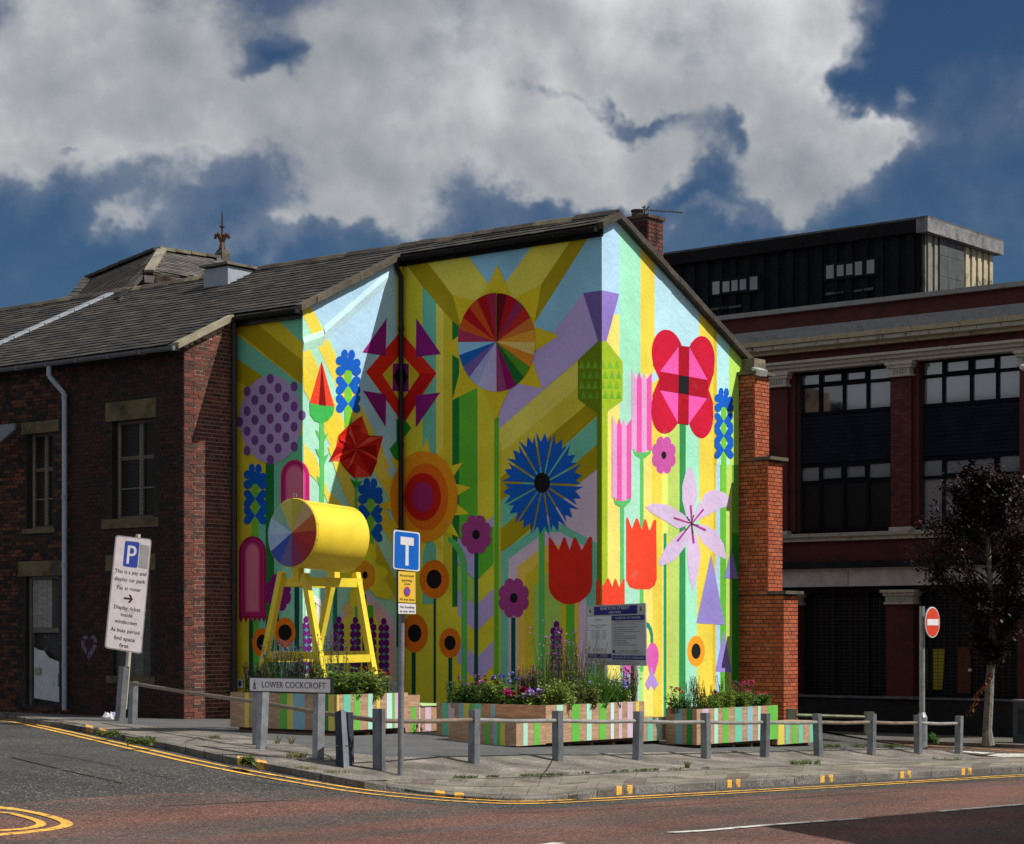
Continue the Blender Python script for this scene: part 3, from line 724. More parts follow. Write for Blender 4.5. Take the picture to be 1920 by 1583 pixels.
# ------------------------------------------------------------------ roof
mb = MB(); S1 = .09
def roofslab(pts, c=(.05, .045, .04)):
    mb.slab(pts, Vector((0, 0, 1)), S1, c)
def rp(a, b, d=0.0): return W(a, b, zr(b) + .02 + d)
EV_F, EV_H, EV_L = -.16, B_G - .16, B_K - .22
roofslab([rp(-.05, EV_F), rp(-.05, .39), rp(A_F - .05, .39), rp(A_F - .05, EV_F)])
roofslab([rp(A_F - .05, EV_H), rp(A_F - .05, .39), rp(A_H - .05, .39), rp(A_H - .05, EV_H)])
roofslab([rp(A_H - .05, EV_L), rp(A_H - .05, .39), rp(A_END, .39), rp(A_END, EV_L)])
roofslab([rp(-.05, .39), rp(-.05, B_R + .15), rp(A_END, B_R + .15), rp(A_END, .39)])
mb.build('roof', M_SLATE, bld)
# slates laid in courses on the slope that faces the side street
sl_rec = []; slope = Vector((0, 0, 0)) + BV + Vector((0, 0, .486)); slope.normalize(); nrm = AV.cross(slope); nrm = nrm if nrm.z > 0 else -nrm
def zone(a):
    return EV_F if a < A_F - .05 else EV_H if a < A_H - .05 else EV_L
exp_ = .205; w_ = .305; tot = (.39 - EV_L) * math.sqrt(1 + .486 ** 2); nr = int(tot / exp_)
cm_ = {}
for r_ in range(nr + 1):
    bL = EV_L - .05 + r_ * exp_ / math.sqrt(1 + .486 ** 2)
    k = 0; a = -.07 + (w_ / 2 if r_ % 2 else 0)
    while a < A_END:
        if bL > zone(a + .05) - .07 and bL < .34:
            sl_rec.append((a, bL))
        a += w_
SCV = [(.042, .036, .032), (.054, .046, .040), (.035, .031, .029), (.068, .058, .048), (.046, .038, .031), (.028, .026, .026)]
def slate_mb(c, base=None, jit=0):
    m1 = MB(); L = .36; w = w_ - .008; th = .009
    P = lambda x, y, z: (base or Vector((0, 0, 0))) + AV * x + slope * y + nrm * z
    m1.hexa([P(0, 0, .030), P(w, 0, .030), P(w, L, .003), P(0, L, .003), P(0, 0, .030 + th), P(w, 0, .030 + th), P(w, L, .012), P(0, L, .012)], c); return m1
sl_rec.sort(key=lambda q: (W(q[0], q[1]).y + (0 if -12 < (CX + FPX * W(q[0], q[1]).x / W(q[0], q[1]).y) else 1000)))
sm = [slate_mb(c).data('slate', M_SLATE) for c in SCV]; rest = MB()
for i, (a, b) in enumerate(sl_rec):
    p = rp(a + U(-.004, .004), b, U(0, .004)) + slope * U(-.008, .008)
    if b > .12: p = p - slope * .0
    if i < 300:
        o = bpy.data.objects.new('slate', random.choice(sm)); COL.objects.link(o); o.parent = bld; o.location = p - bld.location
        o.rotation_euler = (0, 0, U(-.012, .012))
    else:
        m1 = slate_mb(random.choice(SCV), p); k = len(rest.v); rest.v += m1.v; rest.f += [tuple(k + j for j in f) for f in m1.f]; rest.c += m1.c; rest.m += m1.m
rest.build('slating', M_SLATE, bld, kind='stuff')
# ridge tiles
a = -.08
rid = None
while a < A_END:
    m1 = MB(); L = .46; z0 = zr(.39) + .06 + U(-.01, .012); c = random.choice([(.07, .055, .045), (.09, .07, .05), (.055, .045, .04), (.14, .12, .07)])
    pr = [(-.14, -.055), (-.06, .03), (0, .055), (.06, .03), (.14, -.055)]
    for j in range(4):
        (y0, q0), (y1, q1) = pr[j], pr[j + 1]
        m1.slab([W(a, .39 + y0, z0 + q0), W(a, .39 + y1, z0 + q1), W(a + L, .39 + y1, z0 + q1 + .012), W(a + L, .39 + y0, z0 + q0 + .012)], Vector((0, 0, 1)), .02, c)
    m1.build('ridge_tile', M_SLATE, bld); a += L + .01
# mortar and stone verges
def rcl(c):
    k = U(.75, 1.15); return (c[0] * k, c[1] * k, c[2] * k)
def verge(a, bs, c=(.20, .17, .12), name='verge'):
    m1 = MB()
    for b0, b1 in zip(bs, bs[1:]):
        n = max(1, int(abs(b1 - b0) / .35))
        for k in range(n):
            x0 = b0 + (b1 - b0) * k / n; x1 = b0 + (b1 - b0) * (k + 1) / n; j = U(-.012, .012)
            m1.hexa([rp(a - .10 + j, x0, -.07), rp(a - .10 + j, x1, -.07), rp(a + .06, x1, -.07), rp(a + .06, x0, -.07), rp(a - .10 + j, x0, .045), rp(a - .10 + j, x1, .045), rp(a + .06, x1, .05), rp(a + .06, x0, .05)], rcl(c))
    m1.build(name, M_STONE, bld)
verge(-.05, [EV_F, .39], (.09, .075, .055)); verge(-.05, [.39, B_R + .15], (.065, .053, .042)); verge(A_F - .05, [EV_H, -.17], (.11, .088, .065)); verge(A_H - .05, [EV_L - .05, EV_H - .06], (.30, .26, .18))
# gutters
def gutter(a0, a1, b, z, c, r=.06, fascia=None):
    m1 = MB(); n = 6
    for i in range(n):
        t0 = PI + PI * i / n; t1 = PI + PI * (i + 1) / n
        m1.slab([W(a0, b + r * math.cos(t0), z + r * math.sin(t0)), W(a1, b + r * math.cos(t0), z + r * math.sin(t0)), W(a1, b + r * math.cos(t1), z + r * math.sin(t1)), W(a0, b + r * math.cos(t1), z + r * math.sin(t1))], Vector((0, 0, 1)), .006, c)
    for k in range(int((a1 - a0) / .9) + 1):
        q = min(a0 + k * .9, a1 - .04); m1.box(q, q + .035, b - r - .008, b + r + .008, z - r - .012, z - .0, (c[0] * 1.25, c[1] * 1.25, c[2] * 1.25))
    g = m1.build('gutter', M_MATTE if c[0] < .05 else M_OLDSIGN, bld)
    return g
gutter(-.05, A_F - .04, EV_F - .05, zr(EV_F) - .03, (.012, .012, .013), .065)
m1 = MB(); m1.box(-.04, A_F - .04, -.10, -.004, zr(0) - .235, zr(0) - .10, (.006, .006, .006)); m1.build('fascia', M_MATTE, bld)
gutter(A_F - .1, A_H + .1, EV_H - .05, zr(EV_H) - .02, (.02, .02, .02), .065)
m1 = MB(); m1.box(A_F + .0, A_H + .02, B_G - .10, B_G - .004, zr(B_G) - .24, zr(B_G) - .09, (.012, .012, .012)); m1.build('fascia', M_PAINT, bld)
gutter(A_H - .1, A_END, EV_L - .06, zr(EV_L) - .02, (.12, .13, .15), .07)
m1 = MB(); m1.box(A_H + .0, A_END, B_K - .12, B_K - .012, ztop - .12, ztop + .02, (.015, .013, .013)); m1.build('fascia', M_PAINT, bld)
# downpipes
def pipe(pts, r, c, name='downpipe', collars=()):
    m1 = MB(); m1.path(pts, r, 10, c)
    p = m1.build(name, M_PAINT, bld, smooth=False)
    for q in collars:
        m1 = MB(); m1.tube(q - Vector((0, 0, .04)), q + Vector((0, 0, .04)), r * 1.22, r * 1.22, 10, (c[0] * .8, c[1] * .8, c[2] * .8)); m1.build('pipe_collar', M_PAINT, p)
a_ = A_F - .07
pipe([W(a_, EV_F - .05, zr(0) - .12), W(a_, EV_F - .05, zr(0) - .3), W(a_, -.10, zr(0) - .45), W(a_, -.10, .1)], .045, (.012, .012, .013), collars=[W(a_, -.10, z) for z in (7.4, 5.2, 3.2, 1.4)])
a_ = A_H - .09
pipe([W(a_, B_G - .16, zr(B_G) - .1), W(a_, B_G - .16, .05)], .05, (.045, .040, .038), collars=[W(a_, B_G - .16, z) for z in (6.4, 4.2, 2.6, 1.0)])
a_ = AB(on_b(128, 900, B_K))[0]; a2 = AB(on_b(114, 900, B_K))[0]; c = (.36, .42, .52)
pipe([W(a2, EV_L - .06, zr(EV_L) - .08), W(a2, EV_L - .06, zr(EV_L) - .28), W(a_, B_K - .09, zr(EV_L) - .62), W(a_, B_K - .09, .14)], .048, c, collars=[W(a_, B_K - .09, z) for z in (6.1, 4.2, 2.9, 1.0)])
# lead flashing strip on the roof and lead box
fl = on_b(226, 554, .39)
m1 = MB(); n = 12; aL = 13.45
for k in range(n):
    b0 = .36 - k * .38; b1 = b0 - .375
    if b1 < EV_L: break
    m1.hexa([rp(aL + .02 * k, b0, .04), rp(aL + .02 * k, b1, .04), rp(aL + .27 + .02 * k, b1, .04), rp(aL + .27 + .02 * k, b0, .04), rp(aL + .02 * k, b0, .075), rp(aL + .02 * k, b1, .085), rp(aL + .27 + .02 * k, b1, .085), rp(aL + .27 + .02 * k, b0, .075)], (.42, .46, .50))
m1.build('lead_flashing', M_METAL, bld)
m1 = MB(); ac = AB(on_b(458, 520, .0))[0]
m1.hexa([W(ac, -.45, 8.3), W(ac, .35, 8.3), W(ac + .72, .35, 8.3), W(ac + .72, -.45, 8.3), W(ac, -.45, 9.03), W(ac, .35, 9.03), W(ac + .72, .35, 9.06), W(ac + .72, -.45, 9.03)], (.32, .36, .42)); 
bx = m1.build('lead_dormer_box', M_OLDSIGN, bld)
m1 = MB(); m1.box(ac - .06, ac + .78, -.52, .42, 9.06, 9.11, (.16, .14, .10)); m1.build('box_lid', M_STONE, bx)
# old roof-line moulding standing proud on the second gable, painted over
m1 = MB()
def onG(px, py, d): return on_a(px, py, A_F) + NA * d
for p0, p1, SC_ in (((735, 500), (607, 612), (.55, .78, .90)), ((606, 618), (567.6, 632), (.52, .84, .68))):
    a0_ = onG(p0[0], p0[1], .0); a1_ = onG(p1[0], p1[1], .0)
    dn = Vector((0, 0, -.30)); u_ = NA * .035
    m1.poly([a0_, a1_, a1_ + u_ + dn * .38, a0_ + u_ + dn * .38], SC_); m1.poly([a0_ + u_ + dn * .38, a1_ + u_ + dn * .38, a1_ + dn, a0_ + dn], SC_); m1.poly([a1_, a1_ + dn, a1_ + u_ + dn * .38], SC_)
m1.build('old_roof_scar', M_RENDER, wG)
# chimney on the back slope with pots and aerial
ch = thing('chimney_stack', 'red brick chimney stack with a clay pot behind the mural gable ridge', 'chimney', W(.7, 3.0, 7.5))
c0 = at(1204, 400, 38.6); ca, cb = AB(c0)
ct = 1.6 + (HY - 407) * 38.2 / FPX
m1 = MB(); wA, wB = .62, .50; a0_, b0_ = ca - wA / 2, cb - wB / 2
m1.box(a0_ + .012, a0_ + wA - .012, b0_ + .012, b0_ + wB - .012, 6.8, ct, (.12, .09, .07)); m1.build('mortar_core', M_MORTAR, ch)
BC = Bricks(ch, M_BRICK)
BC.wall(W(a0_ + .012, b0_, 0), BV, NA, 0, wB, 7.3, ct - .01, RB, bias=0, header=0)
BC.wall(W(a0_, b0_ + .012, 0), AV, NB, 0, wA, 7.3, ct - .01, DB, header=0)  # shaded face takes the darker copy of the bricks
BC.done()
m1 = MB(); m1.box(a0_ - .03, a0_ + wA + .03, b0_ - .03, b0_ + wB + .03, ct, ct + .06, (.10, .06, .045)); m1.build('cap', M_STONE, ch)
m1 = MB(); q = W(ca + .1, cb, ct + .06); m1.tube(q, q + Vector((0, 0, .13)), .12, .11, 14, (.06, .05, .045)); m1.tube(q + Vector((0, 0, .13)), q + Vector((0, 0, .16)), .13, .13, 14, (.05, .045, .04)); m1.build('chimney_pot', M_STONE, ch)
aer = thing('television_aerial', 'thin rooftop television aerial pointing right from the brick chimney', 'aerial', W(ca, cb, ct))
p0 = at(1212, 402, 38.5); m1 = MB(); m1.tube(at(1208, 418, 38.5), at(1208, 386, 38.5), .014, .014, 6, (.05, .05, .05)); m1.build('mast', M_METAL, aer)
m1 = MB(); pe = at(1280, 399, 38.3); ps = at(1200, 393, 38.5); m1.tube(ps, pe, .011, .011, 6, (.06, .06, .06)); m1.build('boom', M_METAL, aer)
m1 = MB()
for k in range(15):
    q = ps.lerp(pe, .1 + .9 * k / 14); h_ = .07 if k else .16
    m1.tube(q - Vector((.03, .08, h_ * .5)), q + Vector((.03, .08, h_ * .5)), .006, .006, 5, (.06, .06, .06))
m1.tube(at(1203, 387, 38.5), at(1218, 400, 38.5), .01, .01, 5, (.05, .05, .05)); m1.tube(at(1203, 400, 38.5), at(1218, 387, 38.5), .01, .01, 5, (.05, .05, .05))
m1.build('element', M_METAL, aer)

# rear hipped building behind the ridge
rb = thing('hipped_rear_building', 'older hip roofed building with mossy slates rising behind the long slate roof', 'building', W(14, 4, 0))
RK = 1.035
P_ = {k: at(v[0], v[1], v[2] * RK) for k, v in dict(p1=(128, 574, 46.6), p2=(165, 526, 48.0), p3=(296, 472, 48.0), p4=(268, 513, 45.0), p5=(224, 562, 45.4), r1=(412, 488, 49.2), r2=(440, 512, 47.2), r3=(432, 527, 45.8), r4=(271, 511, 44.9), r5=(345, 542, 45.6), b1=(240, 500, 54), b2=(420, 505, 55)).items()}
def slab_obj(pts, nm, m, c, th=.08, parent=rb):
    m1 = MB(); n_ = (pts[1] - pts[0]).cross(pts[2] - pts[0]).normalized(); n_ = n_ if n_.z > 0 else -n_; m1.slab(pts, n_, th, c); return m1.build(nm, m, parent)
def slated(pts, eave0, eave1, ridge_pt, parent, cols, lim=10**9):     # courses clipped to the outline
    n_ = (pts[1] - pts[0]).cross(pts[2] - pts[0]).normalized(); n_ = n_ if n_.z > 0 else -n_
    u_ = (eave1 - eave0); u_ = (u_ - n_ * u_.dot(n_)).normalized(); s_ = n_.cross(u_); s_ = s_ if s_.z > 0 else -s_; O = pts[0]
    poly = [((p - O).dot(u_), (p - O).dot(s_)) for p in pts]
    def ins(x, y):
        r = False
        for (x0, y0), (x1, y1) in zip(poly, poly[1:] + poly[:1]):
            if (y0 > y) != (y1 > y) and x < (x1 - x0) * (y - y0) / (y1 - y0) + x0: r = not r
        return r
    xs_ = [p[0] for p in poly]; ys_ = [p[1] for p in poly]; m1 = MB(); y = min(ys_) - .02; r_ = 0
    while y < max(ys_):
        x = min(xs_) - (.15 if r_ % 2 else 0)
        while x < max(xs_):
            if ins(x + .04, y + .1) and ins(x + .26, y + .1):
                c = random.choice(cols); w = .295
                Q = lambda a, b, z: O + u_ * a + s_ * b + n_ * z
                m1.hexa([Q(x, y, .02), Q(x + w, y, .02), Q(x + w, y + .3, .0), Q(x, y + .3, .0), Q(x, y, .032), Q(x + w, y, .032), Q(x + w, y + .3, .01), Q(x, y + .3, .01)], c)
            x += .305
        y += .205; r_ += 1
    return m1.build('slating', M_SLATE, parent, kind='stuff')
f1 = [P_['p1'], P_['p2'], P_['p3'], P_['p4'], P_['p5']]
# keep the outline flat: project onto the plane of p1, p3, p4
def flat(pts, i, j, k):
    n_ = (pts[j] - pts[i]).cross(pts[k] - pts[i]).normalized()
    r = []
    for p in pts:
        d = (p - EYE).normalized(); t = (pts[i] - p).dot(n_) / d.dot(n_) if abs(d.dot(n_)) > .02 else 0; r.append(p + d * t)
    return r
f1 = flat(f1, 0, 2, 3); slab_obj(f1, 'roof', M_SLATE, (.05, .045, .04)); slated(f1, P_['p1'], P_['p5'], None, rb, SCV)
f2 = flat([P_['p3'], P_['r1'], P_['r2'], P_['r3'], P_['r4']], 0, 1, 4); slab_obj(f2, 'roof', M_SLATE, (.06, .055, .05)); slated(f2, P_['r4'], P_['r3'], None, rb, [(.13, .12, .11), (.10, .095, .085), (.15, .14, .12), (.08, .07, .06)])
slab_obj([f1[2], f2[1], P_['b2'], P_['b1']], 'roof', M_SLATE, (.06, .055, .05))
m1 = MB()
for p, q in ((f1[0], f1[1]), (f1[1], f1[2]), (f1[2], f2[1])):
    n = int((q - p).length / .45)
    for k in range(n): m1.beam(p.lerp(q, k / n) + Vector((0, 0, .06 + U(0, .02))), p.lerp(q, (k + .96) / n) + Vector((0, 0, .06)), .22, .07, random.choice([(.16, .14, .08), (.09, .08, .06), (.22, .20, .11)]) if q is f2[1] else (.05, .045, .04))
m1.build('ridge_course', M_SLATE, rb)
m1 = MB(); m1.beam(f2[4] + Vector((.1, 0, .03)), f1[2] + Vector((.1, 0, .05)), .22, .06, (.26, .23, .18)); m1.build('hip_stone', M_STONE, rb)
m1 = MB(); q = [P_['p5'] - Vector((0, 0, .02)), f1[3] - Vector((-.05, 0, .05)), f2[4] - Vector((0, 0, .1)), at(345, 552, 45.4), at(345, 580, 45.4), at(228, 580, 45.4)]; m1.slab([at(x, y, Z * RK + .12) for x, y, Z in ((222, 560, 45.5), (262, 510, 45.15), (280, 511, 45.0), (352, 528, 44.4), (352, 580, 44.4), (222, 580, 45.5))], NB, .05, (.42, .30, .20)); m1.build('rendered_gable', M_STONE, rb)
m1 = MB(); m1.beam(f2[4] - Vector((0, .1, .16)), f2[3] - Vector((0, .1, .14)), .05, .16, (.09, .085, .08)); m1.build('bargeboard', M_OLDSIGN, rb)
m1 = MB(); q0 = at(296, 600, 49); m1.box(14, 19.5, 1.2, 9, 0, 8.8, (.1, .05, .035)); m1.build('wall', M_BRICK, rb)
# finial
fin = thing('roof_finial', 'rusty iron finial with curled leaves on a stone ridge pedestal', 'finial', at(416, 500, 51))
Zf = 51.0; RU = (.10, .045, .025)
m1 = MB(); c = at(417, 480, Zf)
def sq(px, py, hw): 
    p = at(px, py, Zf); r = hw * Zf / FPX; return [p + AV * r * sa + BV * r * sb for sa, sb in ((-1, -1), (-1, 1), (1, 1), (1, -1))]
for (y0, w0, y1, w1) in ((515, 15, 495, 14), (495, 10, 476, 10), (476, 10, 466, 5)):
    m1.hexa(sq(417, y0, w0) + sq(417, y1, w1), (.10, .085, .065))
m1.build('pedestal', M_STONE, fin)
m1 = MB(); m1.tube(at(416.5, 467, Zf), at(416.5, 398, Zf), .035, .018, 8, RU); m1.ball(at(416.5, 425, Zf), .07, RU, sc=(1, 1, .5)); m1.tube(at(416.5, 467, Zf), at(416.5, 455, Zf), .09, .05, 8, RU); m1.build('spike', M_METAL, fin)
for sgn in (-1, 1):
    m1 = MB(); pts = [at(416.5 + sgn * x, y, Zf) for x, y in ((1, 458), (3, 448), (6, 441), (10, 440), (13, 444), (12, 448))]; m1.path(pts, [.03, .05, .06, .05, .035, .03], 7, RU)
    m1.build('curled_leaf', M_METAL, fin)
m1 = MB(); m1.slab([at(405, 484, Zf - 1.2), at(413, 484, Zf - 1.2), at(431, 500, Zf - 1.2), at(428, 506, Zf - 1.2), at(418, 504, Zf - 1.2)], Vector((0, -1, 0)), .05, (.40, .43, .46)); m1.build('lead_apron', M_METAL, fin)

# seams and worn joints in the side road
for pts, w in (([(22, 1420), (80, 1434), (146, 1450), (230, 1468)], .03), ([(420, 1457), (560, 1476), (690, 1492)], .02), ([(-60, 1404), (60, 1408), (200, 1432), (330, 1462)], .015), ([(300, 1512), (420, 1506), (560, 1500)], .02), ([(930, 1526), (1180, 1516), (1420, 1500), (1700, 1483)], .018)):
    ribbon(smooth(pts), w, ROADLOW + .007, 'road_seam', (.018, .017, .016), M_MATTE)
# ================================================================== the mural: flat paint on the walls
def z1(p): return [(x / 3.298 + 420, y / 3.298 + 380) for x, y in p]
def z2(p): return [(x / 3.298 + 420, y / 3.298 + 820) for x, y in p]
def z3(p): return [(x / 3.297 + 840, y / 3.298 + 380) for x, y in p]
def z4(p): return [(x / 3.297 + 840, y / 3.298 + 800) for x, y in p]
def z5(p): return [(x / 3.297 + 1100, y / 3.298 + 380) for x, y in p]
def z6(p): return [(x / 3.044 + 1080, y / 3.044 + 840) for x, y in p]
PXE = {'H': (444.5, 567.5), 'G': (567.5, 753.5), 'F': (753.5, 1128.3), 'R': (1128.3, 1412.0)}
WALL = {'H': (wH, lambda x, y: on_b(x, y, B_G), NB), 'G': (wG, lambda x, y: on_a(x, y, A_F), NA), 'F': (wF, lambda x, y: on_b(x, y, 0), NB), 'R': (wR, lambda x, y: on_a(x, y, 0), NA)}
boxes = {k: [] for k in WALL}
def top_px(wk, x):
    if wk == 'F': return None
    return None
def clipx(p, lo, hi):
    for side, lim in ((0, lo), (1, hi)):
        out_ = []
        for i in range(len(p)):
            a, b = p[i - 1], p[i]
            ia = a[0] >= lim if side == 0 else a[0] <= lim; ib = b[0] >= lim if side == 0 else b[0] <= lim
            if ia != ib: t = (lim - a[0]) / (b[0] - a[0]); out_.append((lim, a[1] + (b[1] - a[1]) * t))
            if ib: out_.append(b)
        p = out_
        if len(p) < 3: return []
    return p
def clipline(p, f):      # keep the side f >= 0 (f linear)
    out_ = []
    for i in range(len(p)):
        a, b = p[i - 1], p[i]; fa, fb = f(a), f(b)
        if (fa >= 0) != (fb >= 0): t = fa / (fa - fb); out_.append((a[0] + (b[0] - a[0]) * t, a[1] + (b[1] - a[1]) * t))
        if fb >= 0: out_.append(b)
    return out_ if len(out_) > 2 else []
def roofclip(wk, p):
    def ln(A, B): return lambda q: (q[1] - (A[1] + (B[1] - A[1]) * (q[0] - A[0]) / (B[0] - A[0])))
    def pj(P): d = P - EYE; return (CX + FPX * d.x / d.y, HY - FPX * d.z / d.y)
    if wk == 'R':
        k = pj(W(0, .39, zr(.39) - .07)); l = pj(W(0, 0, zr(0) - .07)); r = pj(W(0, B_R, zr(B_R) - .07))
        p = clipline(p, ln(l, k)); p = p and clipline(p, ln(k, r))
    elif wk == 'G': p = clipline(p, ln(pj(W(A_F, B_G, zr(B_G) - .07)), pj(W(A_F, 0, zr(0) - .07))))
    elif wk == 'F': p = clipline(p, ln(pj(W(A_F, 0, zr(0) - .09)), pj(W(0, 0, zr(0) - .09))))
    else: p = clipline(p, ln(pj(W(A_H, B_G, zr(B_G) - .09)), pj(W(A_F, B_G, zr(B_G) - .09))))
    return p
class Paint:
    def __init__(s): s.mb = {}
    def add(s, walls, pts, c):
        k = 1.2; c = tuple(min(.90, v * k) for v in c)
        if c[2] < .55 * c[0] and c[1] > .4 * c[0]: c = (c[0], c[1], c[2] * .62)
        for w in walls:
            p = clipx(pts, *PXE[w]); p = p and roofclip(w, p)
            if not p: continue
            bx = (min(q[0] for q in p), max(q[0] for q in p), min(q[1] for q in p), max(q[1] for q in p))
            lv = 0
            for o in boxes[w]:
                if bx[0] < o[1] - .3 and o[0] < bx[1] - .3 and bx[2] < o[3] - .3 and o[2] < bx[3] - .3: lv = max(lv, o[4])
            lv += 1; boxes[w].append((*bx, lv))
            _, f, n = WALL[w]
            s.mb.setdefault(w, MB()).poly([f(x, y) + n * (.0012 * lv) for x, y in p], c)
    def done(s, name='painted_flower'):
        for w, m in s.mb.items():
            m.build(name, M_RENDER, WALL[w][0])
        s.mb = {}
def ell(cx, cy, rx, ry, n=36, rot=0):
    return [(cx + rx * math.cos(2 * PI * i / n) * math.cos(rot) - ry * math.sin(2 * PI * i / n) * math.sin(rot), cy + rx * math.cos(2 * PI * i / n) * math.sin(rot) + ry * math.sin(2 * PI * i / n) * math.cos(rot)) for i in range(n)]
SB = (.26, .53, .72); SBL = (.38, .58, .75); MT = (.32, .70, .50); MTL = (.36, .67, .52); TG = (.16, .50, .36); YE = (.67, .58, .06); YL = (.80, .66, .27); YM = (.60, .48, .04); YB = (.72, .57, .11); OL = (.38, .29, .012); OD = (.26, .22, .012)
G1 = (.11, .42, .055); GG = (.10, .46, .12); GD = (.012, .17, .035); GT = (.006, .075, .05); GT2 = (.01, .22, .14); LG = (.44, .60, .22); LV = (.46, .36, .68); PK = (.62, .48, .62); PKL = (.56, .44, .64); PU = (.16, .10, .34); LIM = (.35, .46, .04)
RD = (.66, .022, .012); RDL = (.74, .055, .025); CR = (.50, .008, .035); MG = (.24, .012, .18); PLM = (.34, .045, .22); BL = (.006, .10, .50); OR = (.84, .30, .02); ORD = (.70, .16, .008); BLK = (.01, .01, .012); PUR = (.13, .008, .16); PIK = (.72, .09, .36); PIL = (.66, .34, .60)
A = Paint()
def S(w, y0, y1, x0, x1, c, z=lambda p: p): A.add(w, z([(x0, y0), (x1, y0), (x1, y1), (x0, y1)]), c)
# ---------------- ground colours, wall F
S('F', 400, 1400, 750, 1130, YE)
S('F', 400, 1400, 750, 758, YM)
S('F', 520, 1583 + 900, 1228, 1312, TG, z1); S('F', 600, 2400, 1312, 1357, (.74, .64, .15), z1); S('F', 620, 2400, 1357, 1412, (.60, .50, .05), z1)
S('F', 730, 2500, 1412, 1455, GD, z1); S('F', 1150, 2500, 1455, 1568, G1, z1)
A.add('F', z1([(1112, 250), (1250, 375), (1415, 570), (1420, 735), (1228, 520), (1112, 400)]), (.70, .62, .14))
A.add('F', z1([(1140, 370), (1235, 345), (1420, 570), (1470, 775), (1410, 730), (1228, 520), (1140, 400)]), OL)
A.add('F', z3([(-40, 200), (115, 338), (250, 500), (190, 610), (30, 575), (-100, 400)]), (.68, .60, .14))
A.add('F', z3([(115, 320), (545, 235), (362, 490), (250, 500)]), SB)
A.add('F', z3([(545, 235), (790, 190), (580, 510), (430, 590), (300, 620), (362, 490)]), (.68, .60, .14))
A.add('F', z3([(790, 190), (920, 150), (880, 215), (540, 745), (575, 510)]), OL)
A.add('F', z3([(900, 170), (960, 100), (960, 545), (838, 560), (655, 805), (540, 775), (540, 740)]), SB)
A.add('F', z3([(838, 560), (935, 860), (318, 1400), (318, 1290), (400, 1120), (540, 930), (655, 805)]), LV)
A.add('F', z3([(318, 1400), (820, 965), (820, 1130), (318, 1560)]), (.72, .63, .18))
A.add('F', z3([(318, 1560), (820, 1130), (820, 1215), (860, 1250), (318, 1710)]), (.64, .54, .08))
A.add('F', z3([(318, 1710), (860, 1250), (930, 1305), (318, 1860)]), OL)
A.add('F', z3([(318, 1860), (930, 1320), (930, 1490), (318, 2030)]), TG)
A.add('F', z3([(318, 2030), (930, 1490), (930, 1650), (780, 1780), (330, 2165), (318, 2165)]), OL)
A.add('F', z4([(930, 262), (930, 730), (690, 600), (540, 640), (780, 380)]), PK)
A.add('F', z4([(330, 780), (600, 590), (700, 600), (925, 720), (925, 1700), (330, 1700)]), TG)
A.add('F', z4([(378, 820), (600, 655), (700, 655), (860, 745), (860, 1700), (378, 1700)]), PK)
A.add('F', z4([(434, 868), (600, 735), (700, 735), (815, 800), (815, 1700), (434, 1700)]), (.80, .50, .12))
A.add('F', z4([(480, 920), (600, 820), (735, 900), (735, 1700), (480, 1700)]), YM)
A.add('F', z4([(530, 990), (600, 920), (705, 900), (705, 1700), (530, 1700)]), (.36, .55, .16))
S('F', 1090, 1700, 735, 787, G1, z4); S('F', 600, 1700, 567, 602, GG, z4)
S('F', 100, 1700, 318, 330, YM, z4); S('F', 1330, 3100, 286, 318, G1, z3)
# chevrons between the stems
A.add('F', z4([(185, 640), (282, 550), (282, 700), (185, 700)]), LV)
A.add('F', z4([(188, 640), (282, 620), (282, 850), (188, 945)]), G1)
for k, (y, c) in enumerate(((850, YE), (1000, LV), (1165, YE), (1325, LV), (1480, YE))):
    A.add('F', z4([(188, y + 95), (282, y), (282, y + 165), (188, y + 258)]), c)
for y, c in ((740, LV), (905, (.36, .55, .16)), (1060, LV), (1215, YE), (1365, LV), (1510, YE)):
    A.add('F', z4([(60, y - 55), (163, y + 45), (163, y + 200), (60, y + 105)]), c)
S('F', 770, 1700, 163, 188, GT, z4)
A.add('F', z4([(0, 680), (60, 710), (105, 790), (120, 860), (120, 1700), (85, 1700), (85, 870), (60, 780), (0, 700)]), GG)
S('F', 880, 1700, 1130, 1160, YM, z2); S('F', 1330, 1750, 1160, 1186, GT, z2); S('F', 1000, 1750, 1296, 1312, GT, z2); S('F', 1360, 1750, 1390, 1412, GT, z2)
S('F', 1180, 1700, 395, 422, GT, z4)
# ---------------- ground colours, wall R
S('R', 380, 1420, 1120, 1420, YB)
for x0, x1, c in ((1128, 1132, (.22, .34, .02)), (1132, 1139, LIM), (1139, 1162, YL), (1162, 1198, MTL), (1198, 1206, (.35, .66, .22)), (1206, 1224, YL), (1224, 1241, YB), (1241, 1244, YL), (1244, 1249.5, (.01, .28, .12)), (1249.5, 1252, YB), (1252, 1274, LG), (1274, 1285, GD), (1285, 1307, MT), (1307, 1336, YB), (1336, 1341.5, (.62, .44, .03)), (1341.5, 1350, SBL), (1350, 1361, G1), (1361, 1372, LG), (1372, 1420, (.02, .24, .02))):  # dark green end stripe holds the buttress's shadow in its colour
    S('R', 1000, 1420, x0, x1, c)
for x0, x1, c in ((1128, 1161, SBL), (1161, 1201, MT), (1201, 1227, YB), (1227, 1311, (.42, .66, .80)), (1311, 1338, YB), (1338, 1344, (.62, .44, .03)), (1344, 1367, (.40, .70, .72)), (1367, 1420, (.42, .68, .18))):
    S('R', 380, 700, x0, x1, c)
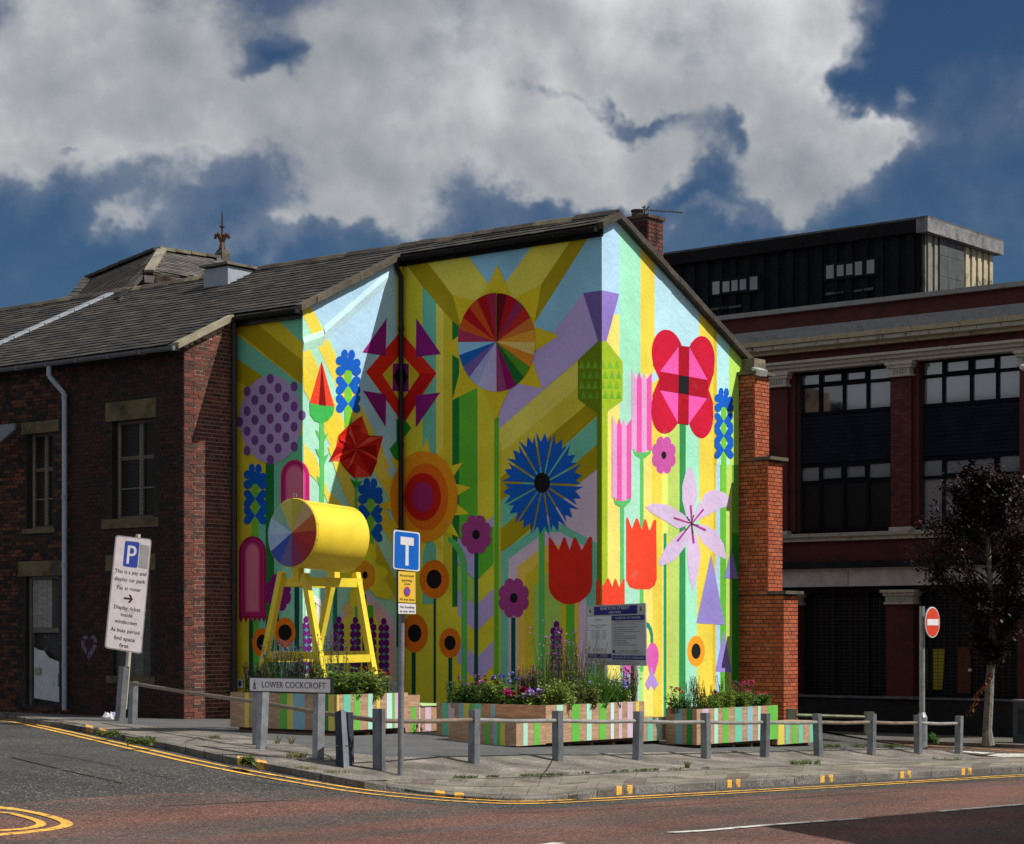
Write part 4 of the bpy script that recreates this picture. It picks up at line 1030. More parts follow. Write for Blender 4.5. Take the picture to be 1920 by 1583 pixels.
for x0, x1, c in ((1128, 1139, LIM), (1139, 1161, YL), (1161, 1183, MTL), (1183, 1204, MTL), (1204, 1222, YL), (1222, 1241, YB), (1241, 1252, (.66, .76, .25)), (1252, 1274, LG), (1274, 1285, GD), (1285, 1311, MT), (1311, 1338, YB), (1338, 1344, (.62, .44, .03)), (1344, 1367, (.40, .70, .72)), (1367, 1420, (.42, .68, .18))):
    S('R', 700 if x0 < 1330 else 690, 1000 if x0 < 1330 else 872, x0, x1, c)
for x0, x1, c in ((1338, 1342, (.62, .44, .03)), (1342, 1350, SBL), (1350, 1361, G1), (1361, 1372, LG), (1372, 1420, (.14, .36, .07))): S('R', 872, 1000, x0, x1, c)  # end stripe colour deepened where the buttress casts its shadow
S('R', 590, 720, 1132, 1161, YL)
A.add('R', z5([(440, 1090), (400, 1120), (400, 1060), (450, 1045)]), SBL)
# ---------------- wall G
S('G', 450, 1400, 567, 760, MTL)
A.add('G', z1([(520, 628), (1060, 340), (1065, 420), (1065, 1700), (1000, 1640), (640, 790)]), SBL)
A.add('G', z1([(462, 640), (525, 615), (1040, 1640), (930, 1640)]), YB)
A.add('G', z1([(485, 862), (520, 880), (780, 1440), (800, 1640), (720, 1640), (493, 1150)]), YB)
A.add('G', z1([(485, 1010), (560, 1110), (760, 1500), (820, 1640), (760, 1640), (493, 1160)]), (.78, .58, .07))
A.add('G', z1([(493, 1480), (570, 1640), (493, 1640)]), YL)
A.add('G', z1([(1045, 400), (1062, 700), (1062, 1700), (1000, 1583), (860, 1160), (1000, 700)]), (.38, .62, .78))
A.add('G', z1([(1066, 330), (1112, 330), (1112, 1340), (1066, 1340)]), YE)
S('G', 1340, 2750, 1066, 1112, GD, z1)
for q, c in (([(500, 50), (560, 110), (640, 330), (780, 470), (900, 850), (860, 1000), (600, 300), (500, 200)], YB), ([(640, 60), (700, 50), (1060, 940), (1060, 1040), (980, 900), (700, 240)], YB), ([(850, 60), (940, 40), (1060, 330), (1060, 460)], YB), ([(930, 330), (1060, 560), (1060, 700), (930, 480)], (.66, .56, .07)), ([(940, 650), (1060, 880), (1060, 1000), (930, 760)], (.52, .42, .03)),
              ([(500, 200), (530, 260), (530, 1500), (500, 1500)], (.55, .80, .60)), ([(655, 1200), (830, 900), (1060, 1130), (1060, 1600), (655, 1600)], PK), ([(680, 1220), (830, 960), (1000, 1150), (1000, 1600), (680, 1600)], (.72, .62, .10)), ([(730, 1060), (830, 930), (880, 930), (760, 1130)], (.78, .48, .22)), ([(930, 1010), (990, 1090), (1040, 1250), (1060, 1500), (1010, 1500), (1000, 1250), (930, 1100)], (.70, .42, .40))):
    A.add('G', z2(q), c)
for x0, x1, y0, c in ((545, 568, 1010, G1), (570, 614, 1030, (.78, .9, .62)), (672, 696, 850, GT2), (852, 875, 970, GT), (885, 920, 1040, G1), (805, 822, 250, GG)):
    S('G', y0, 1600, x0, x1, c, z2)
A.add('G', z2([(545, 970), (614, 1020), (614, 1060), (545, 1010)]), (.80, .92, .72))
# ---------------- wall H
S('H', 560, 1400, 440, 570, YM)
A.add('H', z1([(80, 690), (200, 690), (495, 985), (495, 1135), (85, 800)]), OL)
A.add('H', z1([(190, 690), (330, 690), (495, 850), (495, 985), (190, 738)]), YM)
A.add('H', z1([(300, 690), (495, 650), (495, 865), (465, 850), (320, 715)]), TG)
A.add('H', z1([(80, 815), (495, 1140), (495, 1330), (80, 965)]), TG)
A.add('H', z1([(80, 965), (250, 1080), (180, 1160), (80, 1100)]), OL)
A.add('H', z1([(380, 1420), (495, 1440), (495, 1640), (300, 1640)]), (.12, .48, .25))
S('H', 30, 1600, 310, 357, TG, z2); S('H', 350, 1600, 357, 495, (.24, .58, .40), z2); S('H', 150, 1600, 258, 310, GD, z2); S('H', 400, 1600, 214, 258, TG, z2); S('H', 550, 1600, 172, 214, G1, z2); S('H', 1130, 1600, 155, 180, GT, z2); S('H', 1080, 1600, 328, 342, GT, z2); S('H', 900, 1600, 436, 466, GT, z2); S('H', 1290, 1600, 372, 384, GT, z2)
A.done('painted_stripes')
# ---------------- flowers
def tri(w, a, b, c, col, z): A.add(w, z([a, b, c]), col)
# sunburst with a colour wheel
for t in ([(225, 585), (305, 385), (392, 570)], [(430, 578), (580, 510), (538, 745)], [(538, 765), (686, 825), (538, 922)], [(525, 980), (585, 1150), (425, 1118)], [(385, 1150), (300, 1340), (213, 1150)], [(185, 1142), (28, 1222), (82, 1010)], [(72, 820), (-34, 900), (72, 970)], [(78, 757), (30, 573), (195, 612)]):
    A.add('F', z3(t), (.66, .50, .03))
WH = [(.12, .002, .012), (.38, .004, .01), (.26, .02, .08), (.46, .02, .015), (.56, .16, .03), (.72, .32, .05), (.78, .55, .26), (.74, .24, .02), (.09, .27, .03), (.012, .13, .025), (.26, .004, .12), (.30, .05, .17), (.52, .42, .72), (.46, .44, .82), (.36, .38, .66), (.17, .10, .36), (.008, .11, .46), (.26, .52, .80), (.38, .03, .10), (.58, .08, .012), (.42, .004, .01), (.54, .07, .01), (.36, .002, .006), (.32, .015, .05)]
for i in range(24):
    t0 = -PI / 2 + 2 * PI * i / 24; p = [(304, 862)] + [(306 + 237 * math.cos(t0 + PI / 12 * k / 4), 865 + 305 * math.sin(t0 + PI / 12 * k / 4)) for k in range(5)]
    A.add('F', z3(p), WH[i])
A.done()
# thistle on the corner; the side wall's shade is put into darker colours
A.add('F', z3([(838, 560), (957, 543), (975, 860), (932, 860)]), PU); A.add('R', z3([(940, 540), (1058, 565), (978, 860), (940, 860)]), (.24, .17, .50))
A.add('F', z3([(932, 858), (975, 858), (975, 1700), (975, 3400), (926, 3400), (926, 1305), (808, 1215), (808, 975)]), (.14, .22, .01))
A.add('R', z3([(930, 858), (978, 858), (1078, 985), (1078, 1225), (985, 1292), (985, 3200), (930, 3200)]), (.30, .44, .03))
for r_ in range(4):
    for k in range(6):
        x = 815 + k * 42 + (r_ % 2) * 12; y = 975 + r_ * 62
        if 812 < x < 1040: A.add('FR', z3([(x, y + 52), (x + 34, y + 52), (x + 17, y)]), (.13, .36, .04) if r_ % 2 else (.17, .40, .04))
A.done()
# cornflower
cxx, cyy = 590, 355
for i in range(14):
    t = -PI / 2 + .03 + 2 * PI * i / 14; f = []
    for dt, r in ((-.11, .16), (-.198, 1.0), (-.09, .80), (.03, .97), (.11, .80), (.198, .93), (.11, .16)): f.append((cxx + 255 * r * math.cos(t + dt), cyy + 325 * r * math.sin(t + dt)))
    A.add('F', z4(f), BL)
A.add('F', z4(ell(587, 348, 48, 62)), BLK); A.done()
def daisy(w, cx, cy, rx, ry, z, c=PLM, dx=0, dy=0, n=8, k=.24):
    p = []
    for i in range(96):
        t = 2 * PI * i / 96; r = 1 - .13 * (1 - abs(math.sin(n / 2 * t)) ** .6) * 1.3
        p.append((cx + rx * r * math.cos(t), cy + ry * r * math.sin(t)))
    A.add(w, z(p), c); A.add(w, z(ell(cx + dx, cy + dy, rx * k, ry * k, 20)), BLK); A.done()
daisy('F', 176, 668, 97, 125, z4); daisy('F', 412, 1060, 98, 127, z4); daisy('R', 476, 1562, 77, 120, z5, (.52, .09, .34), k=.2); daisy('H', 338, 960, 82, 121, z2, (.20, .012, .16))
for w, cx, cy, rx, ry, bx, by, z in (('F', 1302, 878, 91, 119, 47, 59, z2), ('F', 1180, 1212, 83, 118, 42, 55, z2), ('F', 1400, 1272, 67, 92, 35, 45, z2), ('H', 238, 1270, 63, 90, 35, 50, z2), ('H', 379, 1207, 65, 93, 42, 50, z2), ('R', 684, 1160, 50, 88, 26, 44, z6)):
    A.add(w, z(ell(cx, cy, rx, ry)), OR if w == 'R' else ORD); A.add(w, z(ell(cx, cy, bx, by)), BLK); A.done()
for x0, x1, top, bot in ((277, 401, 1030, 1545), (155, 274, 1318, 1845)):
    A.add('R', z5([(x0 + 52, bot), (x0 + 74, bot), (x0 + 74, 2900), (x0 + 52, 2900)]), GG)
    A.add('R', z5([(x0, bot - 45), (x0 + 20, bot - 5), (x1 - 20, bot - 5), (x1, bot - 45), (x1 - 6, bot + 5), (x1 - 40, bot + 35), (x0 + 60, bot + 42), (x0 + 20, bot + 20)]), GG)
    w = (x1 - x0) / 4
    for k in range(4):
        tx = x0 + w * k + (0 if k in (0,) else w if k == 3 else w * .5); ty = top + (0, 15, 22, 20)[k]; b0_ = bot - (0 if k in (1, 2) else 14)
        A.add('R', z5([(x0 + w * k, top + 62), (tx, ty), (x0 + w * (k + 1), top + 66), (x0 + w * (k + 1), b0_), (x0 + w * k, b0_ - (6 if k == 0 else 0))]), (PIL, PIK)[k % 2] if k < 3 else PIK)
    A.done()
# red tulips
A.add('F', z4([(627, 695), (636, 683), (648, 700), (690, 765), (716, 690), (725, 683), (734, 695), (757, 765), (780, 692), (790, 682), (800, 695), (831, 766), (872, 690), (885, 679), (896, 690), (896, 980), (885, 1020), (860, 1052), (820, 1084), (765, 1101), (720, 1096), (670, 1070), (638, 1030), (627, 990)]), RD); A.done()
A.add('R', z6([(285, 405), (291, 393), (300, 410), (318, 462), (340, 405), (347, 400), (354, 408), (375, 468), (388, 410), (393, 405), (400, 412), (418, 475), (442, 415), (450, 408), (457, 414), (460, 750), (448, 785), (420, 807), (340, 807), (305, 795), (285, 755)]), RDL); A.done()
A.add('FR', z6([(118, 765), (130, 745), (136, 755), (152, 790), (172, 750), (181, 742), (188, 752), (207, 797), (218, 752), (223, 745), (230, 755), (245, 797), (265, 750), (273, 745), (276, 752), (276, 960), (118, 960)]), RDL); A.done()
# bead stacks of grape hyacinth
for w, z, cx, top, hw, rr, rw, n in (('F', z4, 676, 1225, 19, 19, 23, 7), ('G', z2, 507, 1128, 17, 17, 22, 7), ('G', z2, 706, 1130, 17, 17, 22, 7), ('G', z2, 808, 1133, 16, 17, 22, 7), ('G', z2, 905, 1136, 16, 17, 22, 7), ('G', z2, 984, 1140, 16, 17, 22, 7)):
    A.add(w, z([(cx - 17, top + 30), (cx + 17, top + 30), (cx + 17, top + 46 * n), (cx - 17, top + 46 * n)]), (.03, .35, .30))
    A.add(w, z(ell(cx, top, rr, rw, 16)), PUR)
    for i in range(n):
        for s_ in (-1, 1): A.add(w, z(ell(cx + s_ * hw, top + 40 + 46 * i, rr * 1.02, rw * 1.03, 16)), PUR)
    A.done()
# blue heart-leaved spikes
def spike(w, z, cx, top, hw, tiers, tp, stem, hgt=1.0):
    k = hw / 77.0
    A.add(w, z([(cx - 22 * k, top + 60 * hgt), (cx + 22 * k, top + 60 * hgt), (cx + 22 * k, top + stem), (cx - 22 * k, top + stem)]), (.16, .50, .06))
    for dx, dy, rx, ry in ((-22, 32, 21, 32), (22, 34, 21, 32), (-50, 70, 27, 28), (52, 85, 25, 28)): A.add(w, z(ell(cx + dx * k, top + dy * hgt, rx * k, ry * hgt, 18)), BL)
    A.add(w, z([(cx - 30 * k, top + 50 * hgt), (cx + 30 * k, top + 50 * hgt), (cx + 55 * k, top + 150 * hgt), (cx, top + 125 * hgt), (cx - 55 * k, top + 150 * hgt)]), BL)
    for dx in (-48, 50): A.add(w, z(ell(cx + dx * k, top + 132 * hgt, 29 * k, 30 * hgt, 18)), BL)
    for i in range(tiers):
        y = top + (222 + tp * i) * hgt
        for s_ in (-1, 1):
            for q in (-1, 1): A.add(w, z(ell(cx + s_ * 49 * k, y + q * 27 * hgt, 26 * k, 31 * hgt, 18, -s_ * q * .45)), BL)
            A.add(w, z([(cx, y), (cx + s_ * 32 * k, y - 42 * hgt), (cx + s_ * 60 * k, y), (cx + s_ * 32 * k, y + 42 * hgt)]), BL)
    A.done()
spike('G', z1, 766, 908, 77, 2, 114, 490); spike('H', z2, 194, 163, 72, 2, 106, 470, .98); spike('G', z2, 902, 252, 76, 2, 118, 520); spike('R', z5, 846, 1145, 58, 3, 96, 700, .93)
# diamond flower in the corner
A.add('GF', z1([(1090, 797), (1316, 1055), (1110, 1372), (876, 1047)]), RD); A.add('GF', z1([(1100, 1060), (1316, 1055), (1210, 1190), (1110, 1372)]), (.52, .01, .01))
A.add('GF', z1([(1095, 935), (1211, 1065), (1092, 1242), (978, 1063)]), YM); A.add('GF', z1([(1042, 995), (1144, 997), (1144, 1170), (1040, 1165)]), MG); A.add('GF', z1([(1095, 990), (1143, 1080), (1090, 1172), (1042, 1075)]), BLK)
for t in ([(1003, 717), (998, 950), (855, 925)], [(1190, 715), (1343, 937), (1188, 955)], [(858, 1163), (1001, 1187), (998, 1388)], [(1338, 1175), (1187, 1193), (1187, 1392)]): A.add('GF', z1(t), MG)
A.add('GF', z1([(1112, 1335), (1160, 1395), (1112, 1455)]), (.02, .26, .03)); A.add('G', z1([(1090, 1440), (1090, 1545), (1070, 1620), (1020, 1525)]), (.02, .26, .03)); A.done()
# big orange sun-flower across the inner corner
for i in range(14):
    t = -PI / 2 + .06 + 2 * PI * i / 14
    A.add('GF', z2([(1236 + 205 * math.cos(t - .14), 370 + 275 * math.sin(t - .14)), (1240 + 290 * math.cos(t), 370 + 372 * math.sin(t)), (1236 + 205 * math.cos(t + .14), 370 + 275 * math.sin(t + .14))]), (.74, .56, .04))
A.add('GF', z2(ell(1235, 369, 212, 282, 48)), (.80, .27, .01)); A.add('GF', z2(ell(1250, 369, 140, 208, 44)), (.68, .13, .008)); A.add('GF', z2(ell(1232, 369, 113, 148, 40)), (.50, .012, .008)); A.add('GF', z2(ell(1231, 370, 67, 93, 32)), (.34, .02, .14)); A.done()
# red bud, polygon rose, daffodil
A.add('G', z1([(590, 1340), (617, 1340), (617, 2100), (590, 2100)]), GG)
for t in ([(562, 1405), (590, 1420), (590, 1470), (575, 1440)], [(617, 1440), (645, 1425), (617, 1480)], [(562, 1520), (592, 1530), (592, 1580), (578, 1560)], [(617, 1570), (650, 1545), (617, 1620)], [(565, 1690), (590, 1700), (590, 1760)]): A.add('G', z1(t), GG)
A.add('G', z1([(527, 1240), (681, 1262), (672, 1310), (640, 1350), (604, 1366), (560, 1350), (530, 1310)]), (.05, .42, .08)); A.add('G', z1([(602, 983), (680, 1262), (527, 1242)]), RDL); A.add('G', z1([(602, 985), (628, 1258), (583, 1252)]), (.20, .004, .004)); A.done()
rose = [(850, 1320), (893, 1440), (980, 1445), (944, 1583), (944, 1600), (905, 1693), (800, 1702), (752, 1655), (713, 1600), (648, 1598), (690, 1510), (705, 1440), (770, 1375)]
A.add('G', z1([(775, 1705), (810, 1730), (850, 1720), (830, 1760), (800, 1760)]), (.02, .26, .05))
A.add('G', z1(rose), (.56, .012, .008)); cxr, cyr = 815, 1520
for i in range(len(rose)):
    p, q = rose[i], rose[(i + 1) % len(rose)]; m_ = ((p[0] + q[0] + cxr) / 3 + 12 * ((i * 7) % 5 - 2), (p[1] + q[1] + cyr) / 3 + 9 * ((i * 5) % 5 - 2)); c1 = [(.72, .05, .03), (.40, .005, .005), (.60, .02, .012), (.80, .10, .06), (.30, .004, .004)]
    A.add('G', z1([p, q, m_]), c1[i % 5]); A.add('G', z1([q, m_, (cxr, cyr)]), c1[(i + 2) % 5])
A.done()
for t, r in ((-1.35, 205), (-.15, 150), (.72, 215), (1.95, 215), (3.0, 170), (-2.35, 150)):
    ux, uy = math.cos(t), math.sin(t); vx, vy = -uy, ux; f = [(865 + ux * r * a + vx * b * .9, 855 + uy * r * a + vy * b) for a, b in ((0, -8), (.3, -45), (.65, -52), (.9, -25), (1, 0), (.9, 25), (.65, 52), (.3, 45), (0, 8))]
    A.add('G', z2(f), (.84, .66, .05))
p = []
for i in range(72):
    t = 2 * PI * i / 72; r = 1 - .12 * (1 - abs(math.sin(3 * t)) ** .6); p.append((866 + 66 * r * math.cos(t), 856 + 92 * r * math.sin(t)))
A.add('G', z2(p), OR); A.add('G', z2(ell(865, 853, 17, 24, 18)), BLK); A.done()
# spotted ball and rainbow arches on the first wall
A.add('HG', z1(ell(291, 1340, 191, 273, 48)), (.40, .30, .54))
for col in ((288, (1090, 1212, 1337, 1460, 1590)), (240, (1158, 1280, 1405, 1527)), (337, (1147, 1270, 1395, 1520)), (193, (1222, 1345, 1470)), (385, (1203, 1328, 1453)), (145, (1168, 1290, 1413, 1535)), (436, (1138, 1262, 1387, 1510)), (100, (1356,)), (482, (1316,))):
    for y in col[1]: A.add('HG', z1(ell(col[0], y, 22, 31, 20)), (.16, .06, .24))
A.done()
def arch(w, z, cx, top, bot, hw, cs):
    for i, c in enumerate(cs):
        h = hw * (1 - i * .145); k = hw * 1.0 / 84 * 24 * i * .55; p = [(cx - h, bot), (cx - h, top + hw * 1.25)]
        p += [(cx - h * math.cos(PI * j / 16), top + hw * 1.25 - (hw * 1.25 - k) * math.sin(PI * j / 16)) for j in range(1, 16)] + [(cx + h, top + hw * 1.25), (cx + h, bot - 0 * i)]
        A.add(w, z(p if i == 0 else [(x, min(y, bot - i * 10)) for x, y in p]), c)
PA = [(.30, .010, .07), (.44, .02, .14), (.34, .012, .10), (.52, .07, .20), (.62, .17, .26)]
arch('H', z2, 178, 612, 1115, 84, PA)
A.add('H', z2([(94, 1110)] + [(94 + 168 * i / 12, 1112 + (36 if i % 2 else 0)) for i in range(13)] + [(262, 1110)]), (.30, .010, .07))
arch('HG', z2, 440, 140, 520, 87, [(.50, .015, .10), (.36, .010, .14), (.58, .05, .2), (.62, .16, .26)])
A.done()
# wall R: pink crowns, poppy, lily, cones, fuchsia
A.add('R', z5([(575, 1370), (612, 1370), (605, 3100), (570, 3100)]), (.03, .24, .07))
for e in ((500, 945, 98, 160, .12), (700, 990, 90, 165, -.08), (495, 1258, 96, 172, -.12), (702, 1300, 80, 158, .06)): A.add('R', z5(ell(e[0], e[1], e[2], e[3], 40, -e[4])), CR)
for q in ([(408, 1000), (447, 1090), (600, 1090), (600, 900), (430, 880)], [(600, 900), (600, 1155), (752, 1158), (786, 1050), (780, 940)], [(405, 1190), (446, 1092), (600, 1100), (600, 1300), (420, 1330)], [(600, 1160), (753, 1158), (781, 1240), (778, 1370), (600, 1300)]): A.add('R', z5(q), CR)
A.add('R', z5([(567, 890), (632, 893), (745, 1097), (743, 1210), (627, 1372), (560, 1362), (450, 1160), (452, 1045)]), PIK)
A.add('R', z5([(567, 883), (632, 893), (627, 1375), (561, 1365)]), (.36, .004, .016)); A.add('R', z5([(452, 1045), (745, 1097), (743, 1210), (449, 1160)]), (.36, .004, .02)); A.add('R', z5([(567, 1067), (630, 1077), (628, 1188), (564, 1178)]), BLK); A.done()
for f in ([(660, 425), (680, 330), (692, 280), (683, 190), (655, 105), (625, 140), (605, 220), (606, 300), (630, 400)], [(660, 430), (690, 340), (735, 260), (790, 236), (850, 258), (882, 295), (868, 332), (815, 348), (750, 385)], [(660, 432), (740, 440), (800, 478), (842, 550), (860, 638), (800, 612), (720, 540)], [(650, 440), (695, 520), (710, 620), (692, 740), (668, 828), (645, 740), (633, 620), (636, 520)], [(655, 440), (625, 560), (560, 642), (480, 677), (468, 650), (515, 560), (590, 485)], [(655, 435), (580, 462), (500, 412), (425, 368), (395, 337), (440, 315), (525, 325), (610, 378)]): A.add('R', z6(f), PKL)
for p0, p1 in (((660, 430), (653, 330)), ((665, 425), (724, 352)), ((660, 432), (736, 468)), ((658, 440), (670, 542)), ((650, 440), (577, 532)), ((650, 430), (558, 400))):
    dx, dy = p1[0] - p0[0], p1[1] - p0[1]; L = math.hypot(dx, dy); nx, ny = -dy / L, dx / L
    A.add('R', z6([(p0[0] + nx * 4, p0[1] + ny * 4), (p1[0] + nx * 6, p1[1] + ny * 6), (p1[0] + dx / L * 5, p1[1] + dy / L * 5), (p1[0] - nx * 6, p1[1] - ny * 6), (p0[0] - nx * 4, p0[1] - ny * 4)]), (.36, .04, .22))
for p1 in ((632, 395), (668, 388), (692, 440), (665, 482), (622, 466), (640, 408)):
    dx, dy = p1[0] - 657, p1[1] - 434; L = math.hypot(dx, dy); nx, ny = -dy / L, dx / L
    A.add('R', z6([(657 + nx * 1.6, 434 + ny * 1.6), (p1[0] + nx * 1.6, p1[1] + ny * 1.6), (p1[0] - nx * 1.6, p1[1] - ny * 1.6), (657 - nx * 1.6, 434 - ny * 1.6)]), BLK); A.add('R', z6(ell(p1[0], p1[1], 3.6, 4.5, 8)), BLK)
A.done()
for t in ([(770, 605), (848, 1010), (686, 1000)], [(886, 578), (924, 748), (845, 742)], [(842, 1045), (890, 1280), (793, 1278)]): A.add('R', z6(t), (.26, .22, .56)); A.done()
A.add('R', z6([(395, 990), (415, 1000), (433, 1030), (440, 1070), (440, 1120), (424, 1120), (424, 1075), (415, 1040), (395, 1012)]), GT2)
A.add('R', z6(ell(436, 1185, 35, 72, 30)), (.58, .10, .38)); A.add('R', z6([(404, 1215), (468, 1215), (448, 1290), (420, 1290)]), (.58, .10, .38))
A.add('R', z6([(430, 1238), (440, 1290), (470, 1348), (445, 1384), (430, 1352), (412, 1384), (393, 1347), (420, 1290)]), (.38, .24, .62)); A.done()
A.add('R', z6([(255, 1230), (318, 1230), (300, 1300), (290, 1330), (270, 1300)]), (.58, .10, .38)); A.add('R', z6([(285, 1250), (305, 1330), (312, 1360), (300, 1376), (285, 1352), (272, 1376), (262, 1350)]), (.38, .24, .62)); A.done()

# ================================================================== stepped brick buttress
but = thing('stepped_buttress', 'stepped orange brick buttress wall with stone caps at the right end of the mural gable', 'buttress', W(-.5, 4.7, -.3))
b0 = px2b(1384.5, 0) + .002; b1 = b0 + .50
stA = [AB(on_b(x, 1188, b0))[0] for x in (1416, 1441, 1470)]
tz = [on_b(1412, 702, b0).z, on_b(1440, 862, b0).z, on_b(1468, 1114, b0).z]
zb_ = -.75; lo = zb_
BB = Bricks(but, M_BRICKB, 300)
OBR = [(.42, .095, .032), (.37, .08, .028), (.47, .115, .04), (.31, .07, .028), (.40, .115, .055)]
mb = MB()
for i, (aE, zt) in enumerate(zip(stA, tz)):
    mb.box(aE + .012, 0.0 if i == 0 else stA[i - 1] + .012, b0 + .012, b1 - .012, zb_, zt, (.07, .05, .04))
mb.build('mortar_core', M_MORTAR, but)
BB.wall(W(0, b0 + .012, 0), AV, NB, stA[2] + .012, -.004, zb_, tz[2] - .02, OBR)
BB.wall(W(0, b0 + .012, 0), AV, NB, stA[1] + .012, -.004, tz[2] + .0, tz[1] - .02, OBR)
BB.wall(W(0, b0 + .012, 0), AV, NB, stA[0] + .012, -.004, tz[1] + .0, tz[0] - .02, OBR)
for i, aE in enumerate(stA):
    BB.wall(W(aE + .012, b0, 0), BV, NA, 0, b1 - b0, zb_ if i == 2 else tz[i + 1] + .06, tz[i] - .02, OBR, bias=-5)
BB.done()
for i, aE in enumerate(stA):
    m1 = MB(); m1.box(aE - .09, (stA[i - 1] if i else .0) + .0, b0 - .07, b1 + .07, tz[i], tz[i] + .06, (.11, .095, .07)); m1.build('cap_stone', M_STONE, but)
m1 = MB(); m1.box(-.28, -.004, b0 + .12, b1 + .02, tz[0] + .077, tz[0] + .33, (.19, .16, .11)); m1.build('kneeler_stone', M_STONE, but)
fl_ = thing('floodlight', 'small grey floodlight housing on top of the stepped brick buttress', 'floodlight', W(-.2, b1, tz[0] + .2))
m1 = MB(); q = at(1424, 698, 39.6); m1.beam(at(1416, 695, 39.7), at(1432, 700, 39.4), .16, .12, (.5, .5, .48)); m1.build('housing', M_PAINT, fl_)
m1 = MB(); m1.beam(at(1420, 701, 39.6), at(1420, 709, 39.6), .03, .03, (.2, .2, .2)); m1.build('bracket', M_METAL, fl_)
# ================================================================== warehouse across the back road
WB = 15.6
wh = thing('brick_warehouse', 'dark red brick and cream terracotta warehouse with large dark framed windows behind the mural building', 'building', W(0, WB, -1))
def fa(px): return AB(on_b(px, 1188, WB))[0]
def fz(py, px=1707): return on_b(px, py, WB).z
aL_, aR_ = fa(1330), fa(2080)
RBR = (.085, .012, .009); CRM = (.46, .41, .33); CRG = (.26, .26, .25)
M_REDW = mat('painted_red_brick', .7, 3, .15, 60, .4, nscale2=30, namt2=.2, dirt=(.03, .008, .007), dscale=1.3)
def wbox(name, a0, a1, z0, z1, d0, d1, c, m, parent=wh, **k):
    mb = MB(); mb.box(a1, a0, WB + d0, WB + d1, z0, z1, c) if a1 < a0 else mb.box(a0, a1, WB + d0, WB + d1, z0, z1, c); return mb.build(name, m, parent, **k)
bands = [('parapet_coping', 553, 562, -.16, CRG, M_CREAM), ('parapet_wall', 562, 592, -.02, RBR, M_REDW), ('painted_band', 592, 617, -.08, (.25, .26, .275), M_CREAM), ('cornice', 617, 626, -.42, (.40, .33, .20), M_CREAM), ('cornice', 626, 635, -.34, CRM, M_CREAM), ('cornice', 635, 642, -.20, (.42, .35, .22), M_CREAM), ('frieze', 642, 659, -.02, RBR, M_REDW),
         ('entablature', 659, 664, -.30, CRM, M_CREAM), ('entablature', 664, 671, -.22, CRM, M_CREAM), ('entablature', 671, 678, -.15, CRM, M_CREAM)]
for nm, y0, y1, d, c, m in bands: wbox(nm, aR_, aL_, fz(y1), fz(y0), d, .3, c, m)
# joints in the cornice blocks
L_ = 0
a = aR_
while a < aL_:
    wbox('cornice_block', a + .006, a + .60, fz(634), fz(627), -.365, -.345, (.45, .41, .33), M_CREAM); a += .62
wbox('sill_course', aR_, aL_, fz(1002), fz(995), -.22, .3, (.34, .32, .26), M_CREAM); wbox('sill_course', aR_, aL_, fz(1010), fz(1002), -.14, .3, CRM, M_CREAM)
wbox('spandrel', aR_, aL_, fz(1050), fz(1010), -.02, .3, RBR, M_REDW)
wbox('canopy_gutter', aR_, aL_, fz(1062), fz(1050), -.35, .3, (.015, .015, .018), M_DARK)
a = aR_; 
while a < aL_:
    wbox('fascia_panel', a + .008, a + 3.3, fz(1098), fz(1063), -.20, .3, (.46, .42, .40), M_MATTE); a += 3.31
zgd = -1.6
wbox('shop_head', aR_, aL_, fz(1110), fz(1098), -.0, .3, (.012, .012, .014), M_MATTE)
wbox('plinth', aR_, aL_, zgd, fz(1311), -.10, .3, (.020, .018, .018), M_STONE)
wbox('plinth_ledge', aR_, aL_, fz(1311), fz(1307.5), -.14, .3, (.14, .14, .15), M_STONE)
wbox('back_wall', aR_, aL_, zgd, fz(592), .9, 1.2, (.03, .03, .03), M_MATTE)
wbox('side_wall', aL_ + .0, aL_ + .3, zgd, fz(553), .3, 12, RBR, M_REDW)
# piers
def pier(x0, x1, nm='pier'):
    a1, a0 = fa(x0), fa(x1); w = a1 - a0; c = (a0 + a1) / 2
    wbox(nm, a0, a1, fz(990), fz(705), -.10, .3, RBR, M_REDW)
    for k, (y0, y1, e, d) in enumerate(((678, 684, .10, .20), (684, 690, .06, .17), (690, 702, .0, .14), (702, 706, .04, .17))):
        wbox('capital', a0 - e, a1 + e, fz(y1), fz(y0), -d - .04, .3, CRM, M_CREAM)
    wbox('pier_base', a0 - .03, a1 + .03, fz(994.8), fz(988), -.15, .3, CRM, M_CREAM)
    for k in range(5): wbox('flute', c - .17 + k * .075, c - .14 + k * .075, fz(701), fz(691), -.21, -.185, (.36, .33, .27), M_CREAM)
    # relieving strip beside the pier
    wbox('pier_return', a0 - .15, a0 - .002, fz(990), fz(680), .02, .3, (.085, .014, .013), M_REDW)
pier(1444, 1480); pier(1674, 1712); pier(1915, 1955)
BW = Bricks(wh, M_REDW, 300)
for x0, x1 in ((1674, 1712),):
    a1, a0 = fa(x0), fa(x1); BW.wall(W(0, WB - .10, 0), AV, NB, a0, a1, fz(987), fz(708), [(.10, .016, .013), (.085, .012, .010), (.07, .011, .009), (.12, .026, .02)], proud=.005)
BW.done()
